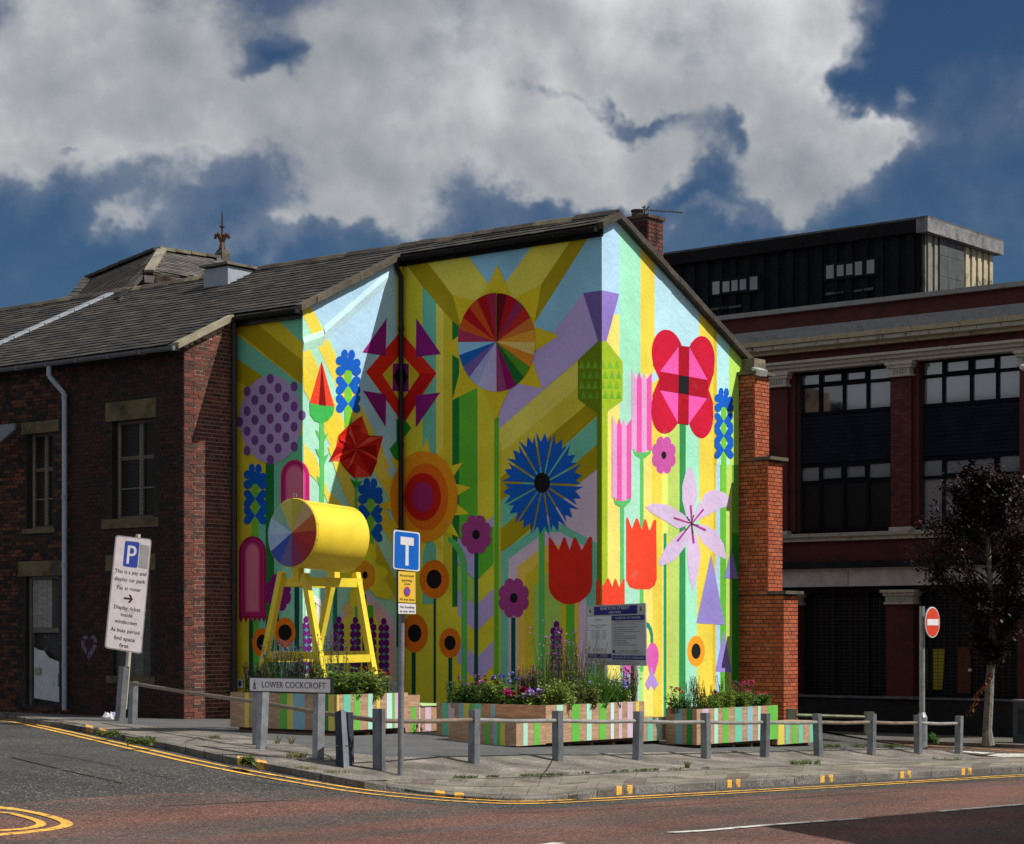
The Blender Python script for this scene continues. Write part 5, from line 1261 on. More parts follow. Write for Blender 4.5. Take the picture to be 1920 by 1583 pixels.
def gpier(x0, x1):
    a1, a0 = fa(x0), fa(x1); wbox('shop_pier', a0, a1, fz(1307), fz(1132), -.12, .3, (.085, .011, .010), M_REDW)
    wbox('shop_pier_base', a0 - .06, a1 + .06, fz(1311), fz(1305.6), -.19, .3, (.15, .15, .16), M_STONE)
    for y0, y1, e, d in ((1106, 1111, .10, .26), (1111, 1117, .05, .21), (1117, 1129, 0, .17), (1129, 1133, .03, .20)): wbox('shop_capital', a0 - e, a1 + e, fz(y1), fz(y0), -d, .3, CRM, M_CREAM)
    for k in range(12): wbox('reed', a0 + .04 + (a1 - a0 - .08) * k / 12, a0 + .04 + (a1 - a0 - .08) * (k + .55) / 12, fz(1128), fz(1118), -.19, -.172, (.40, .37, .30), M_CREAM)
gpier(1666, 1717); gpier(1452, 1500); gpier(1912, 1960)
FRM = (.005, .006, .011)
def bay(x0, x1, cols, rows, y0, y1, ttr, ref, light=(), dark=False):
    # x0..x1 pixel range along the wall; heights taken at ref
    a1, a0 = fa(x0), fa(x1); z1_, z0_ = fz(y0, ref), fz(y1, ref); zt = z1_ - (z1_ - z0_) * ttr; n = len(cols) - 1; fb_ = lambda x: AB(on_b(x, 1188, WB + .19))[0]; cs = [fb_(x) for x in cols]; a1, a0 = cs[0], cs[-1]
    mb = MB(); d = WB + .16; t = .05
    def bar(aa, ab, za, zb2, th=.09, dd=0.): mb.slab([W(aa, d + dd, za), W(ab, d + dd, za), W(ab, d + dd, zb2), W(aa, d + dd, zb2)], NB, th, FRM)
    bar(a0, a1, z1_ - .09, z1_); bar(a0, a1, z0_, z0_ + .09); bar(a0, a1, zt - .04, zt + .04, .07, .004)
    for i, x in enumerate(cs): bar(x - .038, x + .038, z0_ + .09, z1_ - .09, .1, -.004)
    for i in range(n):
        if 0 < i < 3:      # opening lights have a heavier frame
            l, r = cs[i + 1] + .038, cs[i] - .038
            bar(l, l + .03, zt + .04, z1_ - .09, .05, -.02); bar(r - .03, r, zt + .04, z1_ - .09, .05, -.02); bar(l, r, z1_ - .12, z1_ - .09, .05, -.022); bar(l, r, zt + .04, zt + .075, .05, -.022)
    win = mb.build('window', M_DARK, wh)
    for i in range(n):
        for (za, zb2, k) in ((z0_ + .09, zt - .04, 0), (zt + .04, z1_ - .09, 1)):
            g = MB(); l, r = cs[i + 1] + .038, cs[i] - .038; j = U(-.004, .004)
            g.poly([W(l, d + .05, za), W(r, d + .05 + j, za), W(r, d + .05 + j, zb2), W(l, d + .05, zb2)], (0, 0, 0))
            g.build('pane', M_GLASSL if (i, k) in light else (M_DGLASS if dark and k == 0 else M_GLASS), win)
C1 = [1497, 1539, 1583.5, 1628, 1673]; C2 = [1726, 1770, 1822, 1871, 1921]
bay(1490, 1674, C1, 2, 689, 774, .33, 1585, {(0, 1), (1, 1), (2, 1), (3, 1), (2, 0), (3, 0)}); bay(1490, 1674, C1, 2, 865, 996, .27, 1585, {(0, 1), (1, 1), (2, 1), (3, 1)}, True)
bay(1722, 1916, C2, 2, 664, 757, .36, 1820, {(2, 0), (0, 0), (1, 0), (3, 0), (0, 1), (1, 1), (2, 1), (3, 1)}); bay(1722, 1916, C2, 2, 851, 992, .28, 1820, {(0, 0), (1, 0), (0, 1), (1, 1), (2, 0), (3, 0), (2, 1), (3, 1)})
# dark boarded panels between the floors
for x0, x1, y0, y1, ref in ((1484, 1674, 775, 864, 1585), (1718, 1916, 758, 850, 1820)):
    a1, a0 = fa(x0), fa(x1); zt, zb2 = fz(y0, ref), fz(y1, ref); n = 12
    for k in range(n):
        za = zb2 + (zt - zb2) * k / n; zz = zb2 + (zt - zb2) * (k + 1) / n - .008
        mb = MB(); mb.slab([W(a0, WB + .12 + .02, za), W(a1, WB + .12 + .02, za), W(a1, WB + .135, zz), W(a0, WB + .135, zz)], NB, .03, (.010, .013, .022)); mb.build('cladding_board', M_DARK, wh)
for x0, x1 in ((1484, 1497), (1716, 1726)):
    wbox('jamb', fa(x1), fa(x0), fz(995), fz(680), .10, .3, (.03, .008, .008), M_REDW)
# shop windows behind roller grilles
for x0, x1, posts in ((1500, 1666, (1500, 1554, 1616, 1666)), (1717, 1912, (1717, 1735, 1830, 1912))):
    a1, a0 = fa(x0), fa(x1); z1_, z0_ = fz(1110), fz(1307); d = WB + .22
    g = MB(); g.poly([W(a0, d + .1, z0_), W(a1, d + .1, z0_), W(a1, d + .1, z1_), W(a0, d + .1, z1_)]); g.build('shop_glass', M_DGLASS, wh)
    f = MB()
    for x in posts:
        q = fa(x); f.slab([W(q - .06, d, z0_), W(q + .06, d, z0_), W(q + .06, d, z1_), W(q - .06, d, z1_)], NB, .08, FRM)
    zt = fz(1160); f.slab([W(a0, d + .003, zt - .04), W(a1, d + .003, zt - .04), W(a1, d + .003, zt + .04), W(a0, d + .003, zt + .04)], NB, .08, FRM); f.build('shop_frame', M_PAINT, wh)
    r = MB(); n = int((a1 - a0) / .16); h = z1_ - z0_; n2 = int(h / .085)
    for i in range(n + 1):
        q = a0 + (a1 - a0) * i / n; r.slab([W(q - .006, d - .06, z0_), W(q + .006, d - .06, z0_), W(q + .006, d - .06, z1_ - .1), W(q - .006, d - .06, z1_ - .1)], NB, .008, (.05, .05, .05))
    for i in range(n2): q = z0_ + i * .085; r.slab([W(a0, d - .07, q), W(a1, d - .07, q), W(a1, d - .07, q + .012), W(a0, d - .07, q + .012)], NB, .008, (.045, .045, .045))
    r.build('roller_grille', M_METAL, wh, kind='stuff')
yb = MB(); p = [on_b(x, y, WB + .27) for x, y in ((1738, 1217), (1772, 1217), (1766, 1293), (1738, 1293))]; yb.slab(p, NB, .02, (.50, .42, .03)); yb.build('yellow_poster', M_PAINT, wh)
yb = MB(); p = [on_b(x, y, WB + .27) for x, y in ((1796, 1213), (1820, 1213), (1820, 1300), (1796, 1300))]; yb.slab(p, NB, .02, (.16, .045, .02)); yb.build('brown_poster', M_PAINT, wh)
yb = MB(); p = [on_b(x, y, WB + .12) for x, y in ((1815, 1254), (1821, 1254), (1821, 1259), (1815, 1259))]; yb.slab(p, NB, .02, (.6, .6, .6)); yb.build('letter_box', M_PAINT, wh)
# rooftop storey with ribbed cladding
ZB = WB + 1.6
def ra(px): return AB(on_b(px, 1188, ZB))[0]
a0 = ra(1731); a1 = a0 + 14; ztp = on_b(1731, 412, ZB).z; zbt = fz(600)
mb = MB(); a = a0; k = 0
while a < a1:
    w = .22; p = .05 if k % 2 else .0
    mb.box(a, a + w, ZB - p, ZB + .1, zbt, ztp - .32, (.008, .009, .013) if p else (.005, .006, .010)); a += w; k += 1
top = mb.build('roof_storey_cladding', M_DARK, wh)
wbox('roof_storey_fascia', a0 - .12, a1, ztp - .32, ztp, ZB - WB - .18, ZB - WB + .3, (.009, .009, .010), M_DARK)
bE = AB(on_a(1856, 1188, a0))[1]
mb = MB(); b = ZB; k = 0; CC = (.50, .44, .30)
while b < bE:
    w = .17; p = .05 if k % 2 else 0; c = CC if b > ZB + 1.0 else (.22, .21, .19)
    if p: c = tuple(x * .9 for x in c)
    x0_, x1_ = a0 - p, a0 + .1
    mb.box(x0_, x1_, b, b + w, zbt, ztp - .36, c); b += w; k += 1
mb.build('ribbed_side_cladding', mat('weathered_cladding', .8, 5, .2, 40, .3, dirt=(.05, .045, .04), dscale=2.5, dth=(.5, .66)), wh)
mb = MB(); mb.box(a0 - .22, a0 + .1, ZB - .18, bE + .35, ztp - .34, ztp + .0, (.20, .20, .205)); mb.build('roof_storey_fascia', M_STONE, wh)
mb = MB(); mb.box(a0 - .22, a1, ZB - .18, bE + .35, ztp, ztp + .05, (.10, .10, .10)); mb.build('flat_roof', M_STONE, wh)
db0, db1 = AB(on_a(1757, 1188, a0))[1], AB(on_a(1803, 1188, a0))[1]
for i in range(3):
    for j in range(4):
        mb = MB(); w = (db1 - db0) / 3; h = .52; mb.box(a0 - .075, a0 - .055, db0 + w * i + .005, db0 + w * (i + 1) - .005, zbt + .4 + h * j + .005 + (0), zbt + .4 + h * (j + 1) - .005, (.085, .09, .095)); mb.build('boarding_sheet', M_MATTE, wh)
wbox('roof_deck', aR_, aL_, fz(592) - .2, fz(592), .3, 9, (.06, .06, .06), M_STONE)
for x0, x1, y0, y1, ps in ((1338, 1426, 517, 556, ((1340, 1353), (1359, 1371.5), (1375.5, 1387), (1391, 1403), (1410, 1424))), (1552, 1646, 484, 528, ((1553, 1567), (1573, 1585.5), (1590.5, 1602), (1607, 1620), (1629, 1643)))):
    ym = (y0 + y1) / 2; A1, A0 = ra(x0), ra(x1); zc = on_b((x0 + x1) / 2, ym, ZB).z; hh = .17
    mb = MB(); mb.box(A0 - .06, A1 + .06, ZB - .10, ZB - .055, zc - hh - .05, zc + hh + .05, (.007, .009, .013)); win = mb.build('window', M_DARK, wh)
    for (xa, xb) in ps:
        g = MB(); B1, B0 = ra(xa), ra(xb); s_ = .82 if (xb - xa) < 12.6 else 1
        g.slab([W(B0, ZB - .105, zc - hh * s_), W(B1, ZB - .105, zc - hh * s_), W(B1, ZB - .105, zc + hh * s_), W(B0, ZB - .105, zc + hh * s_)], NB, .004, (.25, .3, .36)); g.build('pane', M_GLASS, win)
    for k in range(5):
        mb = MB(); q = A0 + (A1 - A0) * U(0, .9); mb.box(q, q + .25, ZB - .09, ZB - .05, zc - hh - .42, zc - hh - .37 + U(0, .02), (.08, .08, .08)); mb.build('peeling_sealant', M_MATTE, wh)

# building across the main street, beyond the right edge of the view; its corner throws the shadow on the road
nb = thing('street_corner_building', 'plain brick corner building just outside the right edge of the picture', 'building', (14, 15, -.5))
t = 1.0
def shpt(px, py, zt):
    g = G(px, py, ROADLOW); k = (zt - g.z) / math.tan(SUN_EL); return Vector((g.x + SUNXY.x * k, g.y + SUNXY.y * k, 0))
ZT = 8.5
c0 = shpt(1428, 1550, ZT); c1 = shpt(1920, 1508.5, ZT); c2 = shpt(1580, 1579, ZT)
d1 = (c1 - c0).normalized(); d2 = (c2 - c0).normalized()
pts = [c0, c0 + d1 * 26, c0 + d1 * 26 + Vector((9, -5, 0)), c0 + d2 * 10 + Vector((9, -5, 0)), c0 + d2 * 10]
mb = MB(); lo = [Vector((p.x, p.y, -1.5)) for p in pts]; hi = [Vector((p.x, p.y, ZT)) for p in pts]
mb.poly(hi, (.05, .05, .05)); 
for i in range(5): j = (i + 1) % 5; mb.poly([lo[i], lo[j], hi[j], hi[i]], (.20, .07, .05))
mb.build('wall', M_BRICK, nb)

# ================================================================== knee rail fences
GAL = (.24, .26, .285); RST = (.28, .22, .17)
fen = thing('knee_rail_fence', 'long galvanised knee rail fence on square posts along the pavement edge', 'fence', G(1046, 1426))
POSTS = [(248, 1357, 1278, .17), (711, 1443, 1329, .17), (888, 1430.5, 1330, .17), (1046, 1426, 1333, .17), (1195, 1426, 1334, .17), (1324, 1423.5, 1337, .17), (1433, 1421, 1338, .17), (1535, 1418.5, 1338.5, .17), (1633, 1416.5, 1339, .17), (1722, 1414.5, 1341, .17), (1797, 1414, 1342.5, .17)]
tops = []
for i, (x, yb, yt, w) in enumerate(POSTS + [(484, 1397, 1297, .17)]):
    g = G(x, yb); h = (yb - yt) * g.y / FPX; s = .056; mb = MB(); j = U(-.028, .028)
    p0 = g - Vector((0, 0, .15)); p1 = g + Vector((j, 0, h)); wv = s
    u_ = (BV * math.cos(j) + AV * math.sin(j)); v_ = u_.cross(Vector((0, 0, 1)))
    o = [u_ * a * wv + v_ * b * wv for a, b in ((-1, -1), (1, -1), (1, 1), (-1, 1))]
    k = U(.8, 1.15); mb.hexa([p0 + q for q in o] + [p1 + q for q in o], tuple(c_ * k for c_ in GAL)); mb.build('post', M_METAL, fen)
    tops.append((x, g, h))
tops.sort(key=lambda q: q[0])
def railpt(q, f=.80): return q[1] + Vector((0, 0, q[2] * f))
pr = [railpt(q) for q in tops]
pr[0] = at(250, 1282, pr[0].y)
for i in range(len(pr) - 1):
    a, b = pr[i], pr[i + 1]; d = (b - a).normalized()
    mb = MB(); m_ = a.lerp(b, .5) - Vector((0, 0, .012)); mb.path([a + d * .04, m_, b - d * .04], .030, 10, RST if i in (0, 1, 2, 8, 9) else (.34, .33, .31)); mb.build('rail', M_METAL, fen)
fe2 = thing('far_knee_rail', 'mossy green knee rail behind the planters beside the buttress foot', 'fence', G(1484, 1350))
ps = []
for x, yb, yt in ((1484, 1352, 1331), (1630, 1352, 1337), (1790, 1356, 1345)):
    p0 = at(x, yb + 25, 39.0 + (x - 1484) * .006); p1 = at(x, yt - 2, 39.0 + (x - 1484) * .006)
    if x != 1790: mb = MB(); mb.beam(p0, p1, .18, .18, (.16, .18, .12)); mb.build('post', M_METAL, fe2)
    ps.append(at(x, (1341, 1345, 1349)[len(ps)], 39.0 + (x - 1484) * .006))
mb = MB(); mb.path(ps[:2], .035, 8, (.12, .14, .08)); mb.build('rail', M_METAL, fe2)

# ================================================================== signs
WHT = (.74, .74, .76); BLU = (.004, .13, .58); NAVY = (.015, .03, .30)
# street name sign
sn = thing('street_name_sign', 'white street name sign reading LOWER COCKCROFT on two grey posts', 'sign', G(545, 1412))
gl = G(489, 1405); gr = G(596, 1421)
sl_ = (gr.y - gl.y) / 107; Zl, Zr = gl.y + sl_ * (467 - 489) - .13, gl.y + sl_ * (622 - 489) - .13
P = Plate(at(467, 1269.5, Zl), at(622, 1272, Zr), at(622, 1301.5, Zr), at(467, 1297.5, Zl))
mb = MB(); P.board(mb, .03, (.02, .02, .02)); pl_ = mb.build('sign_plate', M_SIGN, sn)
mb = MB(); P.rect(mb, .012, .07, .985, .92, .002, (.84, .82, .86), .02); mb.build('white_face', M_SIGN, pl_)
mb = MB(); P.text(mb, 'LOWER COCKCROFT', .555, .68, .40, .005, (.02, .02, .03), width=.765); mb.build('lettering', M_SIGN, pl_, kind='stuff')
mb = MB(); K = (.03, .03, .04)
for u0, v0, u1, v1 in ((.062, .72, .088, .80), (.060, .50, .090, .56), (.066, .36, .084, .50), (.071, .26, .079, .36), (.0735, .16, .0765, .26), (.069, .19, .081, .21), (.058, .58, .062, .82), (.088, .58, .092, .82), (.066, .58, .084, .70)): P.rect(mb, u0, v0, u1, v1, .005, K)
P.ell(mb, .075, .64, .006, .04, .006, (.5, .5, .52), 10); mb.build('crest', M_SIGN, pl_)
for g, px in ((gl, 489), (gr, 596)):
    mb = MB(); tp = at(px + (6 if px < 500 else 3), 1275, g.y); mb.beam(g - Vector((0, 0, .15)), Vector((tp.x, g.y, tp.z)), .12, .09, (.32, .34, .37), side=BV); mb.build('post', M_METAL, sn)
# leaning car park sign
ps_ = thing('pay_and_display_sign', 'tall white leaning pay and display car park sign with blue P on a tilted post', 'sign', G(224, 1352))
gz = G(224, 1352); Z0 = gz.y - .25
P = Plate(at(217, 1003.5, Z0 - .12), at(284.5, 1011, Z0 + .25), at(265.5, 1226.5, Z0 + .25), at(196, 1215, Z0 - .12))
mb = MB(); P.board(mb, .03, (.30, .27, .28), cs=(.05, .05, .05), r=.05); pl_ = mb.build('sign_plate', M_OLDSIGN, ps_)
mb = MB(); P.rect(mb, .03, .01, .97, .99, .003, (.62, .55, .58), .05); mb.build('white_face', M_OLDSIGN, pl_)
mb = MB(); P.rect(mb, .27, .04, .67, .265, .006, (.03, .06, .34), .03); mb.build('blue_panel', M_SIGN, pl_)
mb = MB(); P.text(mb, 'P', .475, .238, .165, .009, (.62, .62, .66), bold=2, width=.24); mb.build('letter', M_SIGN, pl_)
mb = MB(); P.rect(mb, .70, .06, .95, .26, .006, (.30, .29, .30)); mb.build('patch', M_OLDSIGN, pl_)
mb = MB(); INK = (.035, .02, .02)
for tx, v, w in (('This is a pay and', .325, .86), ('display car park', .393, .84), ('Pay at meter', .468, .66), ('Display ticket', .640, .72), ('inside', .700, .31), ('windscreen', .762, .60), ('At busy period', .838, .78), ('find space', .908, .56), ('first', .968, .24)): P.text(mb, tx, .50, v, .033, .007, INK, width=w, bold=1)
P.rect(mb, .38, .532, .56, .548, .007, INK); mb.poly([P.at(.50, .505, .0075), P.at(.56, .505, .0075), P.at(.63, .540, .0075), P.at(.56, .575, .0075), P.at(.50, .575, .0075), P.at(.57, .540, .0075)], INK)
mb.build('lettering', M_SIGN, pl_, kind='stuff')
mb = MB(); q1 = at(233, 1226, Z0 + .12); q2 = at(259, 1002, Z0 + .38); mb.tube(gz + Vector((.04, .25, .2)), q2, .045, .045, 10, (.55, .50, .42)); mb.build('pole', M_MATTE, ps_)
mb = MB(); mb.beam(gz - Vector((0, 0, .1)), at(233, 1250, gz.y + .06), .13, .13, (.22, .22, .23), side=BV); mb.build('post_sleeve', M_METAL, ps_)
for v in (.3, .48, .62, .68, .76, .98):
    mb = MB(); mb.beam(P.at(1.0, v, -.05), P.at(1.03, v, -.05), .03, .03, (.45, .43, .4)); mb.build('clip', M_METAL, pl_)
# no through road sign with parking plates
ts = thing('no_through_road_sign', 'grey pole carrying a blue T junction plate above yellow and white parking plates', 'sign', G(751, 1450))
g = G(751, 1450); Zp = g.y
mb = MB(); mb.tube(g - Vector((0, 0, .1)), Vector((g.x + .02, g.y, at(764, 1000, Zp).z)), .037, .037, 14, (.26, .27, .29)); mb.build('pole', M_METAL, ts)
Zs = Zp - .06
P = Plate(at(738, 993, Zs - .16), at(787.5, 999, Zs + .10), at(787, 1072, Zs + .10), at(737, 1067, Zs - .16))
mb = MB(); P.board(mb, .02, WHT, cs=(.3, .3, .3), r=.035); q = mb.build('no_through_road_plate', M_SIGN, ts)
mb = MB(); P.rect(mb, .045, .035, .955, .965, .003, BLU, .03); mb.build('blue_face', M_SIGN, q)
mb = MB(); P.rect(mb, .255, .155, .755, .36, .006, WHT); P.rect(mb, .445, .36, .565, .88, .006, WHT); mb.build('t_symbol', M_SIGN, q)
P = Plate(at(746.8, 1071, Zs - .12), at(779, 1073.5, Zs + .06), at(779.2, 1131, Zs + .06), at(747, 1129, Zs - .12))
mb = MB(); P.board(mb, .015, (.80, .52, .06), cs=(.1, .1, .1)); q = mb.build('restricted_zone_plate', M_SIGN, ts)
mb = MB()
for tx, v, w in (('Restricted', .16, .78), ('parking', .31, .58), ('Zone', .42, .36), ('At any time', .93, .86)): P.text(mb, tx, .5, v, .075, .004, (.02, .02, .02), width=w, bold=1)
mb.build('lettering', M_SIGN, q, kind='stuff')
mb = MB(); P.ell(mb, .5, .64, .19, .16, .004, (.70, .04, .03)); P.ell(mb, .5, .64, .15, .125, .006, (.02, .12, .60)); mb.poly([P.at(.365, .55, .008), P.at(.40, .525, .008), P.at(.635, .73, .008), P.at(.60, .755, .008)], (.70, .04, .03)); mb.build('no_waiting_symbol', M_SIGN, q)
P = Plate(at(747, 1131, Zs - .12), at(779.5, 1133, Zs + .06), at(779.7, 1151.5, Zs + .06), at(747.3, 1151, Zs - .12))
mb = MB(); P.board(mb, .015, WHT, cs=(.1, .1, .1)); q = mb.build('no_loading_plate', M_SIGN, ts)
mb = MB()
for tx, v, w in (('No loading', .44, .82), ('at any time', .84, .86)): P.text(mb, tx, .5, v, .24, .004, (.02, .02, .02), width=w, bold=1)
mb.build('lettering', M_SIGN, q, kind='stuff')
# tariff board
tb = thing('car_park_tariff_board', 'grey and blue car park tariff board headed BARTON STREET CAR PARK on two posts', 'sign', W(-2.2, -2.7, -.2))
Z0, Z1 = 33.15, 32.45
P = Plate(at(1100, 1136, Z0), at(1209.5, 1131, Z1), at(1212, 1249, Z1), at(1101, 1246.5, Z0))
GR = (.46, .48, .53)
mb = MB(); P.board(mb, .03, GR, cs=(.3, .3, .32)); q = mb.build('board', M_SIGN, tb)
mb = MB(); P.rect(mb, .01, .19, .425, .80, .002, (.68, .72, .78)); mb.build('tariff_panel', M_SIGN, q)
NV = (.006, .012, .20)
for u0, v0, u1, v1 in ((.13, .025, .865, .165), (.43, .185, .985, .265), (.01, .815, .42, .885), (.435, .835, .985, .905)): m9 = MB(); P.rect(m9, u0, v0, u1, v1, .004, NV); m9.build('navy_panel', M_SIGN, q)
mb = MB(); P.rect(mb, .44, .75, .48, .80, .004, NV); mb.build('disabled_symbol', M_SIGN, q)
mb = MB(); P.rect(mb, .015, .03, .115, .165, .004, (.55, .57, .56)); P.rect(mb, .88, .03, .985, .165, .004, (.45, .47, .47))
for u in (.065, .93): P.ell(mb, u, .09, .014, .035, .006, (.12, .13, .12), 10); P.rect(mb, u - .02, .10, u + .02, .12, .006, (.12, .13, .12)); P.rect(mb, u - .002, .035, u + .002, .07, .006, (.12, .13, .12))
mb.build('crest', M_SIGN, q)
mb = MB(); L1 = (.60, .62, .68)
for tx, u, v, h, w in (('BARTON STREET', .49, .085, .052, .49), ('CAR PARK', .49, .145, .038, .21), ('PLEASE PAY AT MACHINE', .71, .24, .034, .42), ('VEHICLES LEFT AT OWNERS RISK', .71, .886, .032, .52)): P.text(mb, tx, u, v, h, .006, L1, width=w, bold=1)
for u in (.11, .30):
    for k in range(3): P.rect(mb, u - .05, .825 + k * .019, u + .06, .832 + k * .019, .006, (.4, .42, .5))
mb.build('white_lettering', M_SIGN, q, kind='stuff')
mb = MB(); DK = (.07, .07, .09)
for tx, u, v, h, w in (('TARIFF', .205, .26, .028, .13), ('MONDAY TO SUNDAY', .205, .345, .02, .28), ('8AM - 6PM', .215, .375, .018, .13), ('DISPLAY TICKETS IN', .21, .742, .018, .21), ('FRONT WINDSCREENS', .21, .772, .018, .23), ('FREE FROM 6.00PM', .72, .775, .022, .32)): P.text(mb, tx, u, v, h, .004, DK, width=w)
for k, (t1, t2) in enumerate((('Up to 1 hour', '£1.00'), ('Up to 2 hours', '£2.00'), ('Up to 3 hours', '£3.00'), ('Up to 4 hours', '£4.70'), ('Over 4 hours', '£5.50'))):
    P.text(mb, t1, .155, .437 + k * .033, .018, .004, DK, width=.15); P.text(mb, t2, .295, .437 + k * .033, .018, .004, DK, width=.06)
P.text(mb, 'A Penalty Charge may be issued to a vehicle in', .72, .296, .016, .004, DK, width=.50); P.text(mb, 'any of the following circumstances', .65, .33, .016, .004, DK, width=.37)
for k, w in enumerate((.36, .32, .44, .14, .36, .36, .17, .20, .36)):
    u = .47; P.rect(mb, u - .012, .372 + k * .036, u - .006, .380 + k * .036, .004, DK); x = u
    while x < u + w: s_ = U(.01, .04); P.rect(mb, x, .371 + k * .036, x + s_, .381 + k * .036, .004, (.14, .14, .16)); x += s_ + .008
for k, (a, b) in enumerate(((.20, .80), (.14, .90), (.18, .86))):
    x = a
    while x < b: s_ = U(.01, .04); P.rect(mb, x, .928 + k * .025, x + s_, .935 + k * .025, .004, (.12, .12, .14)); x += s_ + .008
x = .50
while x < .95: s_ = U(.01, .03); P.rect(mb, x, .795, x + s_, .802, .004, (.14, .14, .16)); x += s_ + .008
mb.build('dark_lettering', M_SIGN, q, kind='stuff')
for px, Z, in ((1133, 33.0), (1189, 32.65)):
    mb = MB(); mb.tube(at(px, 1340, Z + .08), at(px, 1134, Z + .08), .055, .055, 12, (.34, .35, .36)); mb.build('post', M_METAL, tb)
# no entry sign
ne = thing('no_entry_sign', 'round red no entry sign with white bar on a grey pole at the side road', 'sign', G(1729, 1402))
g = G(1729, 1402); Zn = g.y
mb = MB(); mb.tube(g - Vector((0, 0, .1)), at(1729, 1345, Zn), .095, .095, 12, (.30, .32, .35)); mb.tube(at(1729, 1345, Zn), at(1729, 1336, Zn), .095, .055, 12, (.30, .32, .35)); mb.tube(at(1729, 1336, Zn), at(1729, 1137, Zn), .052, .05, 12, (.30, .32, .35)); mb.build('pole', M_METAL, ne)
cc = at(1746.5, 1167, Zn - .1); R = 29 * Zn / FPX
def disc(mb, r, d, c, n=40): mb.poly([cc + BV * r * math.cos(2 * PI * i / n) + Vector((0, 0, r * math.sin(2 * PI * i / n))) + NA * d for i in range(n)], c)
mb = MB(); mb.tube(cc, cc + NA * .02, R, R, 40, (.28, .28, .28)); pln = mb.build('round_plate', M_SIGN, ne)
mb = MB(); disc(mb, R * .99, .022, WHT); mb.build('white_rim', M_SIGN, pln)
mb = MB(); disc(mb, R * .93, .026, (.62, .05, .015)); mb.build('red_face', M_SIGN, pln)
mb = MB(); mb.poly([cc + BV * R * .76 * a + Vector((0, 0, R * .20 * b)) + NA * .030 for a, b in ((-1, -1), (1, -1), (1, 1), (-1, 1))], WHT); mb.build('white_bar', M_SIGN, pln)
# hydrant plate on the wall
hy = thing('hydrant_plate', 'small white square plate with a blue oval low on the yellow painted wall', 'sign', on_b(452, 1283, B_G))
P = Plate(*[on_b(x, y, B_G) + NB * .03 for x, y in ((447, 1273), (457.5, 1273.5), (457.5, 1290), (447, 1290))]); mb = MB(); P.board(mb, .01, WHT); mb.build('plate', M_SIGN, hy); mb = MB(); P.ell(mb, .5, .5, .30, .36, .003, (.03, .06, .22)); mb.build('blue_oval', M_SIGN, hy)
# battered box bollard
bo = thing('battered_bollard', 'battered dark blue grey box section bollard twisted open beside the fence', 'bollard', G(644, 1438))
def quadcol(pts, c, nm):
    mb = MB(); gg = [G(x, y) for x, y in pts[0]]; tt = [at(x, y, gg[i].y) for i, (x, y) in enumerate(pts[1])]
    d = Vector((.02, .09, 0)); mb.hexa([gg[0], gg[1], gg[1] + d, gg[0] + d, tt[0], tt[1], tt[1] + d, tt[0] + d], c); return mb.build(nm, M_MATTE, bo)
quadcol([[(630, 1436), (644.5, 1440.5)], [(628, 1336), (639, 1331)]], (.045, .055, .075), 'front_face')
quadcol([[(644.8, 1440.5), (653, 1437)], [(639.2, 1331), (646, 1336)]], (.20, .22, .25), 'corner_strip')
quadcol([[(653.2, 1437), (660, 1434)], [(646.2, 1336), (658, 1336)]], (.04, .05, .07), 'side_face')
g_ = G(640, 1437).y - .01
mb = MB(); mb.slab([at(x, y, g_ - .04) for x, y in ((632.5, 1371), (638, 1371), (638.5, 1382), (633, 1382))], (0, -1, 0), .005, (.35, .35, .35)); mb.build('sticker', M_SIGN, bo)
mb = MB(); mb.tube(at(629, 1398, g_ - .06), at(645, 1398.5, g_ - .06), .007, .007, 6, (.3, .3, .3)); mb.tube(at(645, 1398.5, g_ - .06), at(660, 1399, g_ + .0), .007, .007, 6, (.03, .03, .03)); mb.build('strap', M_MATTE, bo)

